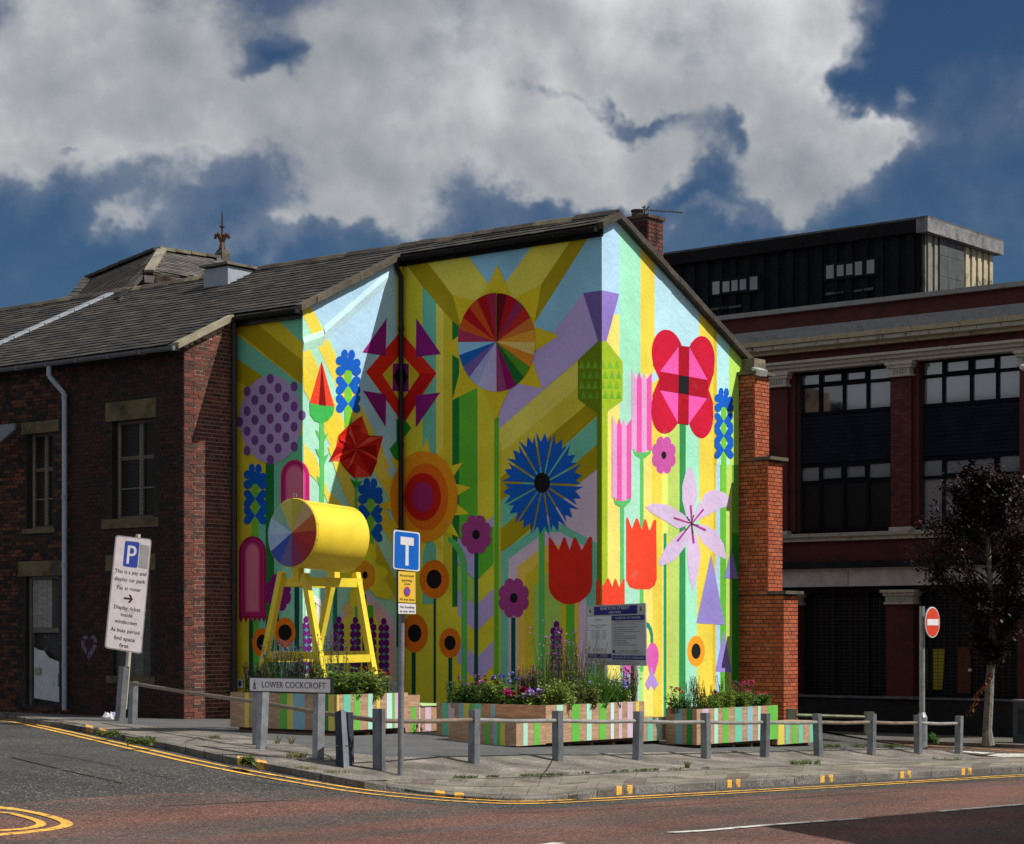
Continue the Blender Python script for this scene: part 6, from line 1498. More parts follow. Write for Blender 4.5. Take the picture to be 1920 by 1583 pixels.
# ================================================================== planters
PLY = (.45, .285, .175); PLYL = (.48, .28, .165)
SW = {'g': (.14, .52, .07), 'd': (.02, .26, .05), 't': (.16, .58, .40), 'm': (.42, .78, .62), 'b': (.26, .50, .60), 'y': (.74, .62, .10), 'p': (.66, .50, .64), 'w': (.60, .80, .82)}
def planter(pt, aL, bL, z0, z1, sA, sB, sideA_px, sideB_px, b_rev=False, plinth=True, solid=False):
    # pt: near corner on plan; aL along the side street face (to the left), bL along the main street face (to the right)
    mb = MB(); t = .02; a0, b0 = AB(pt); wl = .018
    mb2 = MB()
    parts = []
    for (x0, x1, y0, y1, nm) in ((a0, a0 + aL, b0, b0 + wl, 'side_panel'), (a0, a0 + aL, b0 + bL - wl, b0 + bL, 'side_panel'), (a0, a0 + wl, b0 + wl, b0 + bL - wl, 'front_panel'), (a0 + aL - wl, a0 + aL, b0 + wl, b0 + bL - wl, 'back_panel')):
        m1 = MB(); m1.box(x0, x1, y0, y1, z0, z1, PLY); m1.build(nm, M_WOOD, pt_root)
    m1 = MB(); m1.box(a0 + wl, a0 + aL - wl, b0 + wl, b0 + bL - wl, z1 - (.10 if not solid else .02), z1 - (.08 if not solid else .0), (.03, .02, .012) if not solid else PLYL); m1.build('seat_top' if solid else 'soil', M_WOOD if solid else M_CONC, pt_root)
    for (px0, px1, k) in sA:
        u0 = AB(on_b(px1, 1188, b0))[0]; u1 = AB(on_b(px0, 1188, b0))[0]; u0 = max(u0, a0 + .0); u1 = min(u1, a0 + aL)
        if u1 > u0: m1 = MB(); m1.slab([W(u0, b0 - .003, z0 + .001), W(u1, b0 - .003, z0 + .001), W(u1, b0 - .003, z1 - .001), W(u0, b0 - .003, z1 - .001)], NB, .002, SW[k]); m1.build('painted_stripe', M_WOODP, pt_root)
    for (px0, px1, k) in sB:
        v0 = AB(on_a(px0, 1188, a0))[1]; v1 = AB(on_a(px1, 1188, a0))[1]; v0 = max(v0, b0); v1 = min(v1, b0 + bL)
        if v1 > v0: m1 = MB(); m1.slab([W(a0 - .003, v0, z0 + .001), W(a0 - .003, v1, z0 + .001), W(a0 - .003, v1, z1 - .001), W(a0 - .003, v0, z1 - .001)], NA, .002, SW[k]); m1.build('painted_stripe', M_WOODP, pt_root)
    if plinth:
        q = .10; zz = T(a0 + .3, b0 + .3) - .1
        m1 = MB(); m1.box(a0 + q, a0 + aL - q, b0 + q, b0 + bL - q, z0 - .05, z0 - .001, (.10, .06, .035)); m1.build('base_tray', M_WOOD, pt_root)
        n = max(2, int(bL / .6) + 1)
        for i in range(n):
            v = b0 + q + (bL - 2 * q - .06) * i / (n - 1); m1 = MB(); m1.box(a0 + q - .02, a0 + aL - q, v, v + .05, zz, z0 - .05, (.30, .18, .10)); m1.build('bearer', M_WOOD, pt_root)
def zat(py, Z): return 1.6 + (HY - py) * Z / FPX
# left planter
c = Vector((-2.61, 30.8, 0)); zb0 = zat(1371, 30.8); zt0 = zat(1303, 30.8)
pt_root = thing('striped_planter', 'striped plywood planter under the yellow drum, left of the three', 'planter', Vector((c.x, c.y, zb0 - .1)), 'striped plywood planters')
planter(c, 2.3, 1.58, zb0, zt0, [(459, 467, 'y'), (525, 539, 'g'), (539, 549, 'y'), (549, 572, 'b'), (603, 616, 'd'), (616, 627, 'y')], [(632, 635, 'y'), (644, 657, 't'), (664, 675, 'g'), (690, 699, 'm'), (706, 712, 'y'), (725, 735, 'w'), (735, 740, 'g'), (740, 746, 'p')], 0, 0)
e = c + BV * 1.585 + AV * .06
planter(Vector((e.x, e.y, 0)), 1.0, .34, zat(1325, 32.2), zat(1303.5, 32.2), [], [], 0, 0, plinth=False)
pt_root = thing('striped_bench', 'low striped plywood bench between the left and middle planters', 'bench', Vector((e.x, e.y, .0)), 'striped plywood benches')
planter(Vector((e.x, e.y, 0)), .9, 1.05, zat(1373, 32.2), zat(1325.5, 32.2) - .002, [], [(771, 780, 'g'), (785, 788, 'p'), (797, 808, 'p')], 0, 0, solid=True)
m1 = MB(); a_, b_ = AB(e); m1.box(a_ - .02, a_ + .9, b_ + .36, b_ + 1.07, zat(1325, 32.2), zat(1322.5, 32.2), (.5, .75, .35)); m1.build('seat_board', M_WOODP, pt_root)
# middle planter
c2 = Vector((.50, 30.6, 0)); zb2 = zat(1394, 30.6); zt2 = zat(1323, 30.6)
pt_root = thing('striped_planter', 'largest striped plywood planter, in the middle of the three', 'planter', Vector((c2.x, c2.y, zb2 - .1)), 'striped plywood planters')
planter(c2, 2.15, 2.5, zb2, zt2, [(829, 841, 't'), (841, 852, 'p'), (860, 870, 'b'), (870, 880, 'y'), (880, 889, 'g'), (889, 903, 't'), (920, 929, 'b')], [(1044, 1055, 'm'), (1072, 1087, 'g'), (1100, 1109, 'm'), (1124, 1136, 'g'), (1145, 1151, 'w'), (1160, 1166, 'p'), (1176, 1186, 'p'), (1192, 1198, 'y')], 0, 0)
pt_root = thing('striped_bench', 'low striped plywood box seat in front of the middle planter', 'bench', Vector((.062, 30.06, 0)), 'striped plywood benches')
cb_ = Vector((.062, 30.06, 0)); planter(cb_, 1.3, .69, zat(1399.5, 30.06), zat(1353, 30.06), [(909, 918, 'g'), (925, 932, 'b'), (932, 938, 'g'), (938, 947, 'y')], [(981, 989, 'm'), (1001, 1012, 'g')], 0, 0, solid=True)
e = c2 + BV * 2.51 + AV * .04
pt_root = thing('striped_bench', 'low striped plywood seat in the gap right of the middle planter', 'bench', Vector((e.x, e.y, -.1)), 'striped plywood benches')
planter(Vector((e.x, e.y, 0)), .9, .70, zat(1389, 32.8), zat(1346, 32.8), [], [(1214, 1224, 't'), (1232, 1241, 'm')], 0, 0, solid=True)
# right planter
c3 = Vector((2.91, 32.6, 0)); zb3 = zat(1397, 32.6); zt3 = zat(1330, 32.6)
pt_root = thing('striped_planter', 'right hand striped plywood planter with a green end stripe', 'planter', Vector((c3.x, c3.y, zb3 - .1)), 'striped plywood planters')
planter(c3, .60, 2.40, zb3, zt3, [(1267, 1279, 'b'), (1288, 1298, 'd')], [(1317, 1328, 'p'), (1339, 1346, 'm'), (1355, 1366, 'g'), (1378, 1391, 't'), (1401, 1411, 'b'), (1421, 1426, 'm'), (1440, 1458, 'g')], 0, 0)
e = c3 + BV * 2.41 + AV * .02
pt_root = thing('striped_bench', 'long low striped plywood bench at the right end of the planters', 'bench', Vector((e.x, e.y, -.2)), 'striped plywood benches')
planter(Vector((e.x, e.y, 0)), .5, 1.25, zat(1395, 34.8), zat(1354, 34.8), [], [(1459, 1470, 'y'), (1473, 1480, 't'), (1485, 1494, 'g'), (1497, 1505, 't'), (1518, 1526, 't')], 0, 0, solid=True)

# ================================================================== yellow drum on its trestle
YEL_ = (.86, .63, .045)
dm = thing('viewing_drum', 'large yellow drum with a colour wheel end lying on a tall yellow timber trestle', 'sculpture', W(.9, -6, .7))
Zd = 31.55; dc = at(547.5, 999, Zd); ax = (BV * 1 + Vector((0, 0, -.055))).normalized(); R = .52; L = 1.19; up = Vector((0, 0, 1)); up = (up - ax * up.dot(ax)).normalized(); sd = ax.cross(up)
n = 64; mb = MB()
prof = [(0, R), (.012, R + .012), (.035, R + .012), (.045, R), (.055, R), (L - .02, R), (L, R - .02)]
for (x0, r0), (x1, r1) in zip(prof, prof[1:]):
    for i in range(n):
        t0, t1 = 2 * PI * i / n, 2 * PI * (i + 1) / n
        f = lambda x, r, t: dc + ax * x + up * r * math.cos(t) + sd * r * math.sin(t)
        mb.poly([f(x0, r0, t0), f(x1, r1, t0), f(x1, r1, t1), f(x0, r0, t1)], YEL_ if not (.04 < x0 < .05) else (.2, .15, .02))
mb.poly([dc + ax * L + up * (R - .02) * math.cos(2 * PI * i / n) + sd * (R - .02) * math.sin(2 * PI * i / n) for i in range(n)], YEL_)
dr = mb.build('drum', M_PAINT, dm)
me = dr.data
import bmesh as _bm
b_ = _bm.new(); b_.from_mesh(me); _bm.ops.remove_doubles(b_, verts=b_.verts, dist=.0005); b_.to_mesh(me); b_.free()
me.polygons.foreach_set('use_smooth', np.ones(len(me.polygons), dtype=bool))
try: me.set_sharp_from_angle(angle=math.radians(35))
except Exception: pass
DW = [(.60, .52, .10), (.52, .45, .03), (.62, .40, .20), (.55, .12, .015), (.44, .012, .01), (.34, .006, .02), (.24, .012, .10), (.12, .10, .30), (.015, .06, .40), (.36, .46, .72), (.42, .60, .76), (.25, .48, .36)]
for i in range(12):
    t0 = math.radians(-32 + 30 * i); mb = MB(); p = [dc - ax * .004]
    sgn = 1 if sd.x > 0 else -1
    for k in range(7):
        t = t0 + math.radians(30) * k / 6; p.append(dc - ax * .004 + up * (R - .003) * math.cos(t) + sd * sgn * (R - .003) * math.sin(t))
    mb.slab(p, -ax, .004, DW[i]); mb.build('wheel_wedge', M_PAINT, dm)
mb = MB(); q = dc + up * (R + .03) + ax * .03; mb.path([q + sd * .03, q + sd * .03 + up * .05, q - sd * .03 + up * .05, q - sd * .03], .008, 6, (.4, .4, .4)); mb.build('lifting_eye', M_METAL, dm)
mb = MB()
for i in range(14):
    t = 2 * PI * i / 14; mb.ball(dc + ax * .022 + up * (R + .013) * math.cos(t) + sd * (R + .013) * math.sin(t), .009, (.45, .40, .25), n=6, k=4)
mb.build('rim_bolts', M_METAL, dm, kind='stuff')
mb = MB(); t = -.55 if sd.x < 0 else .55; q0 = dc + ax * .06 + up * (R + .001) * math.cos(t) + sd * (R + .001) * math.sin(t)
mb.beam(q0, q0 + ax * (L - .09), .012, .004, (.66, .48, .04)); mb.build('sheet_seam', M_PAINT, dm)
TY = (.84, .66, .05)
NT = W(.83, -6.52, 0); ztop_ = 2.55; zbot = zt0 - .08
legs = [(W(.86, -6.50, 2.52), W(.36, -6.54, zbot)), (W(1.36, -6.50, 2.56), W(1.88, -6.54, zbot)), (W(.86, -5.36, 2.56), W(.36, -5.40, zbot)), (W(1.36, -5.36, 2.52), W(1.88, -5.40, zbot))]
for i, (p, q) in enumerate(legs):
    mb = MB(); mb.beam(p, q, .10, .10, TY, side=BV); mb.build('leg', M_PAINT, dm)
def bar(p, q, nm='crossbar', w=.06, h=.11): mb = MB(); mb.beam(p, q, w, h, TY); mb.build(nm, M_PAINT, dm)
bar(W(.80, -6.55, 2.40), W(.80, -5.3, 2.40), 'top_rail', .05, .14); bar(W(1.42, -6.55, 2.40), W(1.42, -5.3, 2.40), 'top_rail', .05, .14)
bar(W(.85, -6.44, 2.40), W(1.37, -6.44, 2.40), 'top_rail', .05, .13); bar(W(.85, -5.44, 2.40), W(1.37, -5.44, 2.40), 'top_rail', .05, .13)
k = .80; 
def lerp_leg(i, t): return legs[i][0].lerp(legs[i][1], t)
bar(lerp_leg(0, .66) - Vector((0, 0, 0)), lerp_leg(1, .66), 'lower_rail', .05, .11); bar(lerp_leg(0, .69) + AV * -.02, lerp_leg(2, .69) + AV * -.02, 'lower_rail', .05, .12)
bar(lerp_leg(2, .66), lerp_leg(3, .66), 'lower_rail', .05, .11); bar(lerp_leg(1, .69), lerp_leg(3, .69), 'lower_rail', .05, .12)
for b_ in (-6.42, -5.62):
    q = dc + ax * ((b_ + 6.55) * 1.0 + .05); zz = q.z - R * .97
    mb = MB(); mb.beam(W(1.10, b_, 2.42), W(1.10, b_, zz + .03), .12, .16, TY, side=BV); mb.build('drum_support', M_PAINT, dm)

# ================================================================== plants
def leafquad(mb, p, d, L, w, c, droop=.3):
    d = Vector(d).normalized(); s = d.cross(Vector((U(-.3, .3), U(-.3, .3), 1)));
    if s.length < .05: s = Vector((1, 0, 0))
    s.normalize(); m = p + d * L * .5 ; e = p + d * L - Vector((0, 0, L * droop))
    k = len(mb.v); mb.v += [tuple(p), tuple(m + s * w / 2), tuple(e), tuple(m - s * w / 2)]; mb.f.append((k, k + 1, k + 2, k + 3)); mb.c.append(c); mb.m.append(0)
def rc(c, v=.35): k = U(1 - v, 1 + v); return (c[0] * k * U(.85, 1.15), c[1] * k, c[2] * k * U(.8, 1.2))
def clump(pos, kind, label, h, w, n, leafc, fl=None, fn=0, cat='plant', group=None, flh=1.15, fr=.03, root_name=None):
    n = int(n * 1.3); t = thing(root_name or kind, label, cat, pos, group); mb = MB(); fm = MB()
    for i in range(n):
        x = pos + Vector((U(-w, w) * .75, U(-w, w) * .6, 0))
        if kind in ('blade_plant', 'ornamental_grass'):
            for k in range(3):
                d = Vector((U(-.45, .45), U(-.45, .45), 1)); hh = h * U(.6, 1.05); seg = 3; p = x; ww = U(.018, .032) if kind == 'blade_plant' else .010; c = rc(leafc)
                s = d.cross(Vector((U(-1, 1), U(-1, 1), 0))).normalized() * ww / 2; pts = []
                for q in range(seg + 1):
                    f = q / seg; pts.append(x + d.normalized() * hh * f + Vector((d.x, d.y, 0)) * hh * .5 * f * f - Vector((0, 0, hh * .12 * f * f)))
                for q in range(seg):
                    w0 = 1 - (q / seg) ** 2; w1 = 1 - ((q + 1) / seg) ** 2; k0 = len(mb.v)
                    mb.v += [tuple(pts[q] - s * w0), tuple(pts[q] + s * w0), tuple(pts[q + 1] + s * w1), tuple(pts[q + 1] - s * w1)]; mb.f.append((k0, k0 + 1, k0 + 2, k0 + 3)); mb.c.append(c); mb.m.append(0)
        elif kind in ('leafy_shrub', 'broad_leaf_plant'):
            big = kind == 'broad_leaf_plant'; hh = h * U(.35, 1); d = Vector((U(-.4, .4), U(-.4, .4), 1)).normalized(); tip = x + d * hh
            mb.tube(x, tip, .006, .003, 4, (.10, .10, .03), caps=False)
            for k in range(16 if not big else 9):
                q = x.lerp(tip, U(.1, 1)); leafquad(mb, q, (U(-1, 1), U(-1, 1), U(-.1, .8)), U(.05, .09) * (1.9 if big else 1), U(.02, .035) * (2.4 if big else 1), rc(leafc), .35)
        else:       # airy flower spike
            hh = h * U(.6, 1.05); d = Vector((U(-.22, .22), U(-.22, .22), 1)).normalized(); tip = x + d * hh
            mb.tube(x, tip, .005, .003, 4, rc((.10, .14, .04)), caps=False)
            for k in range(9): q = x.lerp(tip, U(0, .6)); leafquad(mb, q, (U(-1, 1), U(-1, 1), U(.2, .9)), U(.07, .13), .014, rc(leafc), .2)
            if fl:
                if kind == 'spiked_flower':
                    for k in range(12): q = x.lerp(tip, U(.62, 1)); leafquad(fm, q, (U(-1, 1), U(-1, 1), U(-.2, .6)), U(.02, .04), .02, rc(fl, .3), .1)
                else:
                    for z in range(2):
                        q = tip + Vector((U(-.04, .04), U(-.04, .04), U(-.03, .03)))
                        for k in range(7): leafquad(fm, q, (U(-1, 1), U(-1, 1), U(-.3, 1)), U(.018, .032), .018, rc(fl, .3), .1)
    for i in range(fn):
        q = pos + Vector((U(-w, w) * .9, U(-w, w) * .6, h * U(.7, 1) * flh)); c = rc(fl, .25)
        mb.tube(pos + Vector(((q.x - pos.x) * .5, (q.y - pos.y) * .5, h * .1)), q, .005, .004, 4, (.08, .16, .03), caps=False)
        for k in range(16): leafquad(fm, q, (U(-1, 1), U(-1, 1), U(-.5, 1)), fr * U(.8, 1.4), fr * .9, rc(c, .12), .25)
    if mb.f: mb.build('foliage', M_LEAF, t, kind='stuff')
    if fm.f: fm.build('flower', M_PETAL, t, kind='stuff')
    return t
GRN = (.24, .40, .07); GRD = (.12, .23, .05); GRY = (.38, .48, .11); GRB = (.18, .30, .10)
def inP(c, a, b, z): q = c + AV * a + BV * b; return Vector((q.x, q.y, z))
# left planter
z_ = zt0 - .08
for i, (a, b, k, lab, h, w, n, lc, fl, fn) in enumerate((
    (1.95, .30, 'spiked_flower', 'dark purple salvia spikes at the far left end of the left planter', .55, .30, 70, GRD, (.05, .02, .12), 0),
    (1.45, .35, 'airy_flower', 'tall wispy purple flowering verbena behind the street name sign', .85, .38, 60, GRD, (.20, .12, .36), 0),
    (1.00, .30, 'spiked_flower', 'dense dark green salvia clump between the trestle legs', .62, .34, 80, GRD, (.06, .02, .10), 0),
    (.55, .45, 'airy_flower', 'thin purple topped stems beside the middle trestle leg', .95, .3, 26, GRB, (.16, .04, .22), 0),
    (.30, .45, 'broad_leaf_plant', 'bright green broad leaved climber spilling over the planter corner', .50, .34, 60, (.16, .26, .05), None, 0),
    (.28, .85, 'broad_leaf_plant', 'yellow green broad leaved plant right of the middle trestle leg', .46, .34, 55, (.20, .28, .06), None, 0),
    (.30, 1.20, 'leafy_shrub', 'pale feathery green clump with orange flowers near the sign pole', .42, .26, 45, (.16, .26, .08), (.75, .10, .02), 6),
    (.55, 1.42, 'leafy_shrub', 'low plant with bright pink flowers at the right end of the left planter', .34, .24, 32, (.10, .26, .04), (.70, .03, .10), 9),
    (1.30, 1.15, 'airy_flower', 'purple stems at the back of the left planter', .9, .4, 30, GRB, (.18, .05, .26), 0))):
    clump(inP(c, a, b, z_), k, lab, h, w, n, lc, fl, fn)
z_ = zt2 - .08
for (a, b, k, lab, h, w, n, lc, fl, fn, fr) in (
    (1.75, .30, 'leafy_shrub', 'rounded leafy bush with pink purple flowers at the left of the middle planter', .44, .34, 95, (.07, .17, .035), (.40, .10, .34), 16, .03),
    (1.30, .25, 'leafy_shrub', 'dark red flowered bush beside the rounded leafy bush', .40, .22, 50, GRD, (.28, .01, .06), 7, .035),
    (1.05, .30, 'leafy_shrub', 'blue violet agapanthus cluster left of the big magenta bloom', .50, .22, 36, GRN, (.26, .22, .62), 9, .045),
    (.72, .25, 'leafy_shrub', 'large magenta peony blooms at the edge of the middle planter', .26, .22, 44, GRD, (.36, .006, .09), 7, .075),
    (.45, .30, 'leafy_shrub', 'lilac purple petunias beside the magenta peonies', .26, .18, 30, GRN, (.40, .24, .62), 9, .05),
    (1.0, .8, 'airy_flower', 'orange pink topped stems at the back of the middle planter', .62, .3, 34, GRN, (.62, .22, .14), 0, .03),
    (.85, .75, 'spiked_flower', 'dark bronze leaved spikes behind the violet flowers', .66, .26, 44, (.06, .07, .03), (.16, .10, .42), 0, .03),
    (.20, .55, 'leafy_shrub', 'yellow green feathery clump left of centre in the middle planter', .50, .28, 70, GRY, None, 0, .03),
    (.25, .85, 'spiked_flower', 'tall brownish flower spikes above the yellow green clump', .98, .32, 46, (.16, .16, .06), (.26, .11, .15), 0, .03),
    (.45, .95, 'airy_flower', 'tallest pink purple verbena in the middle planter', 1.28, .42, 36, GRN, (.40, .16, .42), 0, .03),
    (.18, 1.15, 'leafy_shrub', 'pale variegated clump at the middle of the big planter', .42, .24, 60, (.26, .32, .09), (.30, .22, .62), 3, .04),
    (.25, 1.45, 'blade_plant', 'broad bladed lily foliage in the middle planter', .66, .30, 62, (.10, .22, .035), None, 0, .03),
    (.45, 1.70, 'ornamental_grass', 'tall thin upright grass behind the lily foliage', .85, .3, 70, (.13, .24, .045), None, 0, .03),
    (.22, 1.85, 'blade_plant', 'dark green arching blades below the tariff board', .60, .26, 46, (.06, .17, .03), None, 0, .03),
    (.6, 1.75, 'spiked_flower', 'mauve flower spikes left of the tariff board', 1.05, .3, 26, GRN, (.30, .10, .32), 0, .03),
    (.20, 2.12, 'leafy_shrub', 'lilac flowers right of the dark blades under the tariff board', .36, .18, 34, GRY, (.42, .36, .70), 6, .05),
    (.22, 2.36, 'airy_flower', 'rusty pink upright stems at the right end of the middle planter', .58, .12, 34, (.14, .22, .05), (.46, .10, .07), 0, .03)):
    clump(inP(c2, a, b, z_), k, lab, h, w, n, lc, fl, fn, fr=fr)
z_ = zt3 - .08
for (a, b, k, lab, h, w, n, lc, fl, fn, fr) in (
    (.40, .12, 'leafy_shrub', 'small plant with crimson pompon flowers at the left of the right planter', .36, .20, 26, (.07, .20, .04), (.62, .02, .08), 5, .04),
    (.28, .45, 'spiked_flower', 'thin brown seed spikes with dark red flowers in the right planter', .58, .22, 26, (.12, .16, .04), (.20, .03, .03), 0, .03),
    (.28, .80, 'leafy_shrub', 'dark red flowered clump near the left of the right planter', .30, .20, 34, GRN, (.34, .01, .03), 5, .035),
    (.25, 1.10, 'leafy_shrub', 'bright yellow green needle leaved mound in the right planter', .36, .24, 85, (.22, .32, .04), None, 0, .03),
    (.25, 1.50, 'leafy_shrub', 'second feathery lime green mound in the right planter', .36, .24, 85, (.18, .28, .045), None, 0, .03),
    (.35, 1.45, 'spiked_flower', 'tall seed heads behind the lime green mound', .66, .3, 22, GRN, (.14, .08, .05), 0, .03),
    (.30, 1.85, 'airy_flower', 'bright cerise flower heads at the right of the right planter', .50, .26, 30, GRB, (.66, .02, .20), 0, .04),
    (.25, 2.15, 'broad_leaf_plant', 'broad leaved plant with pink flowers at the right end of the right planter', .28, .20, 26, (.09, .24, .04), (.70, .03, .18), 5, .04)):
    clump(inP(c3, a, b, z_), k, lab, h, w, n, lc, fl, fn, fr=fr)
# weeds along kerbs and joints
def weed(px, py, h, w, n, lab, kind='ornamental_grass', c=(.13, .19, .05)): clump(G(px, py), kind, lab, h, w, n, c, None, 0, cat='weed', group='weeds in the pavement joints', root_name='weed')
weed(262, 1395, .09, .22, 20, 'green weeds growing along the left kerb foot', 'leafy_shrub'); weed(205, 1378, .05, .2, 14, 'low weeds by the first yellow kerb mark', 'leafy_shrub'); weed(462, 1434, .10, .08, 14, 'weed between the yellow kerb marks below the street sign', 'leafy_shrub')
weed(556, 1421, .10, .16, 30, 'straw coloured grass tuft under the street name sign', c=(.24, .24, .09)); weed(400, 1385, .07, .14, 20, 'small brown weed on the left pavement', c=(.2, .2, .08)); weed(574, 1442, .05, .2, 26, 'dry grass at the kerb below the bollard', c=(.25, .24, .09)); weed(632, 1450, .05, .2, 26, 'second dry grass patch at the kerb below the bollard', c=(.25, .24, .09)); weed(533, 1395, .16, .15, 12, 'thin dry stalks between the sign posts', c=(.2, .2, .08))
def moss(xs_, yf, lab, n=700, h=.04):
    m1 = MB()
    for i in range(n):
        x = U(*xs_); 
        if math.sin(x * .11) + math.sin(x * .037 + 1) + U(-.8, .8) < .1: continue
        p = G(x, yf(x) + U(-1.2, .8)); c = rc((.13, .17, .05))
        for k in range(3): leafquad(m1, p, (U(-.6, .6), U(-.6, .6), 1), h * U(.5, 1.5), .014, c, .2)
    o = m1.build('moss', M_LEAF, kind='stuff'); tag(o, lab, 'moss')
moss((850, 1330), lambda x: pl(FLAGIN, x) - .5, 'moss and fine grass along the joint between apron and flags')
weed(1288, 1440, .14, .05, 10, 'upright weed at the back of the flags'); weed(1495, 1434, .10, .16, 26, 'grass tuft right of the right planter shadow'); weed(1520, 1433, .10, .2, 30, 'wider grass tuft right of the first one'); weed(1778, 1425, .06, .3, 26, 'grass edge near the right end of the apron'); weed(925, 1498, .03, .3, 22, 'moss at the dropped kerb', c=(.15, .17, .05)); weed(1500, 1458, .03, .5, 26, 'moss behind the right kerb')
moss((1545, 1700), lambda x: 1402, 'moss and weeds along the back edge of the apron beside the back road', 500, .06)
weed(1748, 1393, .22, .14, 30, 'leafy green weed at the foot of the no entry sign', 'leafy_shrub', (.10, .24, .05))
# rubbish at the wall foot
lit = [(180, 1335, 'crumpled pale plastic bag', (.3, .3, .3), .09), (196, 1340, 'torn brown cardboard box', (.40, .24, .15), .24), (212, 1347, 'scrap of blue grey plastic', (.45, .5, .6), .16), (203, 1349, 'flattened white paper sheet', (.65, .65, .65), .2), (228, 1351, 'small white paper cup', (.6, .6, .6), .10), (25, 1326, 'pale litter pile by the old door', (.35, .35, .38), .2), (75, 1330, 'dark rubbish heap below the door', (.06, .05, .05), .3), (118, 1334, 'dark debris by the downpipe', (.05, .045, .04), .25)]
for x, y, lab, cc_, s in lit:
    g = G(x, y); mb = MB(); n = 7; ring = [[g + Vector((s * .5 * k * math.cos(2 * PI * i / n) * U(.7, 1.2), s * .35 * k * math.sin(2 * PI * i / n) * U(.7, 1.2), h * s * U(.6, 1.1))) for i in range(n)] for k, h in ((1, .02), (1.05, .3), (.5, .7))]
    for r0, r1 in zip(ring, ring[1:]):
        for i in range(n): j = (i + 1) % n; mb.poly([r0[i], r0[j], r1[j], r1[i]], cc_)
    mb.poly(ring[2], cc_); o = mb.build('litter', M_MATTE); tag(o, lab + ' on the pavement below the left brick wall', 'litter')
# old awning stub at the left edge
aw = MB(); aw.slab([on_b(x, y, B_K - .5) for x, y in ((-30, 800), (27, 794), (26, 806), (-5, 833), (-30, 850))], NB, .05, (.18, .2, .22)); o = aw.build('torn_awning', M_OLDSIGN); tag(o, 'torn grey awning panel sticking out of the wall at the left edge', 'awning')

# ================================================================== copper beech
tr = thing('copper_beech_tree', 'slim pavement tree with dark purple leaves at the right edge', 'tree', G(1853, 1395))
g = G(1853, 1396); Zt = g.y; mb = MB()
TP = [(1853, 1398), (1851, 1370), (1854, 1320), (1856, 1270), (1860, 1238), (1862, 1200), (1858, 1140), (1855, 1060), (1850, 980), (1842, 900), (1836, 875)]
pts = [at(x, y, Zt) for x, y in TP]; mb.path(pts, [.14, .10, .095, .09, .085, .075, .065, .055, .04, .02, .01], 10, (.20, .19, .16))
mb.build('trunk', M_BARK, tr)
br = MB(); ends = []
random.seed(11)
def branch(p, d, L, r, lvl):
    q = p
    n = 4
    for k in range(n):
        d = (d + Vector((U(-.18, .18), U(-.18, .18), U(-.02, .2)))).normalized(); q2 = q + d * L / n; br.tube(q, q2, r * (1 - k / n * .7), r * (1 - (k + 1) / n * .7), 5, (.09, .075, .06), caps=False)
        (ends.append(q2) if (lvl == 2 or k == n - 1) else None)
        if lvl < 2 and k > 0:
            for _ in range(2): branch(q2, (d + Vector((U(-.9, .9), U(-.9, .9), U(-.3, .5)))).normalized(), L * .45, r * .45, lvl + 1)
        q = q2
for i in range(96):
    t = U(0, 1); y = 1225 - t * 340; tx = pl([(875, 1836), (980, 1850), (1140, 1858), (1240, 1860)], y)
    hw = pl([(870, 8), (900, 40), (960, 80), (1000, 100), (1060, 130), (1110, 150), (1150, 120), (1190, 70), (1230, 26)], y); ang = U(0, 2 * PI)
    p = at(tx, y + 18, Zt); d = Vector((math.cos(ang), math.sin(ang), .55)).normalized(); branch(p, d, hw * Zt / FPX * U(.35, 1.05), .025, 1)
br.build('limbs', M_BARK, tr)
lf = MB(); PLc = [(.020, .008, .009), (.014, .007, .008), (.032, .012, .012), (.014, .013, .008), (.024, .022, .010), (.045, .015, .015)]
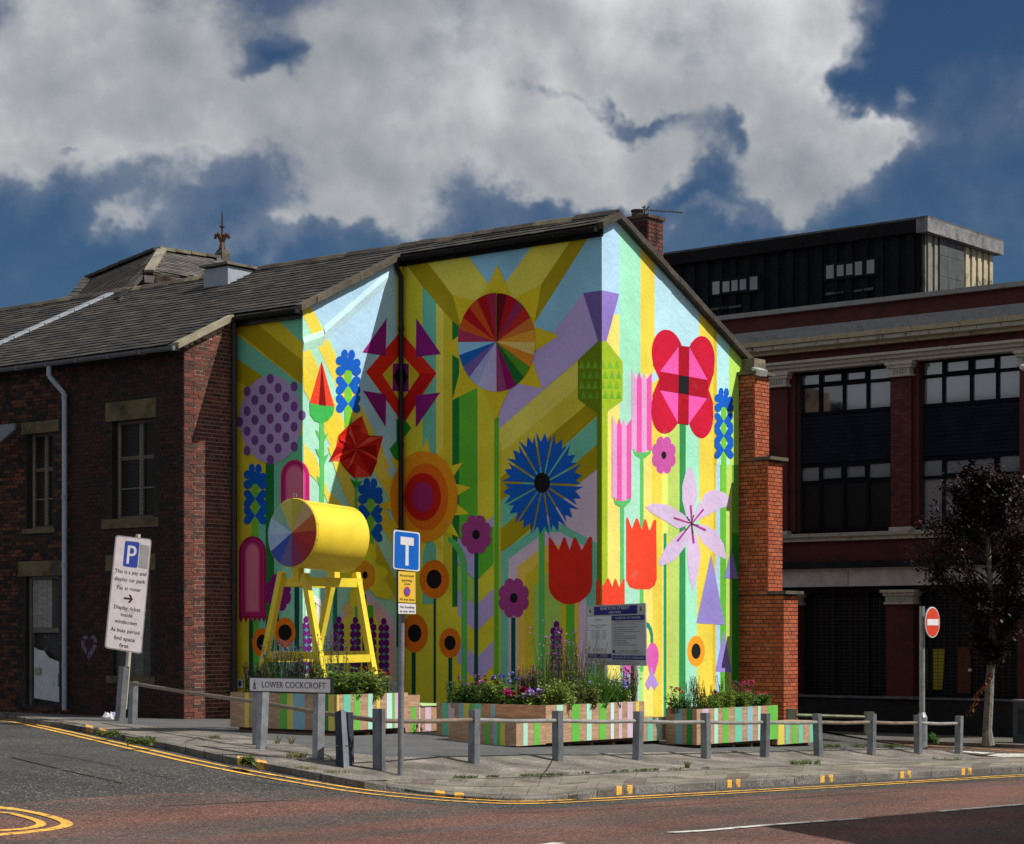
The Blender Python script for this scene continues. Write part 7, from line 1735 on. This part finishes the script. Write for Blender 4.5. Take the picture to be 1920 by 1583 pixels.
for e in ends:
    for k in range(9):
        q = e + Vector((random.gauss(0, .10), random.gauss(0, .10), random.gauss(0, .09))); leafquad(lf, q, (U(-1, 1), U(-1, 1), U(-.6, .5)), U(.07, .12), U(.055, .085), random.choice(PLc), .2)
print('leaves', len(lf.f))
lf.build('crown', M_TREE, tr, kind='stuff')
vine = MB(); vp = [at(x, y, Zt - .1) for x, y in ((1857, 1262), (1848, 1285), (1836, 1298), (1828, 1315), (1817, 1337))]; vine.path(vp, .012, 5, (.20, .08, .03))
for k in range(90): t = U(0, 3.99); i = int(t); q = vp[i].lerp(vp[i + 1], t - i) + Vector((U(-.05, .05), U(-.05, .05), U(-.05, .05))); leafquad(vine, q, (U(-1, 1), U(-1, 1), U(-1, .2)), .07, .035, rc((.34, .12, .03)), .2)
vine.build('dead_branch', M_LEAF, tr)
# cabinet and street lamp at the right edge
g = G(1912, 1393); cb = thing('utility_cabinet', 'grey street utility cabinet at the right edge against the warehouse', 'cabinet', g)
mb = MB(); Zc = g.y; zz0, zz1 = g.z - .1, at(1900, 1317, Zc).z; X0 = at(1899, 1300, Zc); a_, b_ = AB(X0); mb.box(a_ - 1.1, a_, b_, b_ + .45, zz0, zz1, (.10, .115, .13)); mb.build('body', M_MATTE, cb)
mb = MB(); mb.box(a_ - 1.12, a_ + .02, b_ - .02, b_ + .47, zz1, zz1 + .05, (.16, .17, .18)); mb.build('lid', M_MATTE, cb)
mb = MB(); mb.box(a_ - .9, a_ - .12, b_ - .012, b_ - .002, zz0 + .3, zz1 - .15, (.06, .065, .07)); mb.build('door', M_MATTE, cb)
lp = thing('street_lamp', 'grey street lamp head poking in from the right edge of the picture', 'lamp', G(1965, 1410)); g = G(1965, 1410); Zl = g.y
mb = MB(); mb.tube(g, at(1965, 700, Zl), .08, .05, 10, (.3, .31, .32)); mb.build('column', M_METAL, lp)
mb = MB(); mb.path([at(1965, 700, Zl), at(1955, 685, Zl), at(1938, 684, Zl)], .03, 8, (.3, .31, .32)); mb.build('arm', M_METAL, lp)
mb = MB(); mb.ball(at(1926, 689, Zl), .14, (.45, .46, .48), sc=(1.15, .6, .55), n=12, k=8); mb.build('lamp_head', M_PAINT, lp, smooth=True)
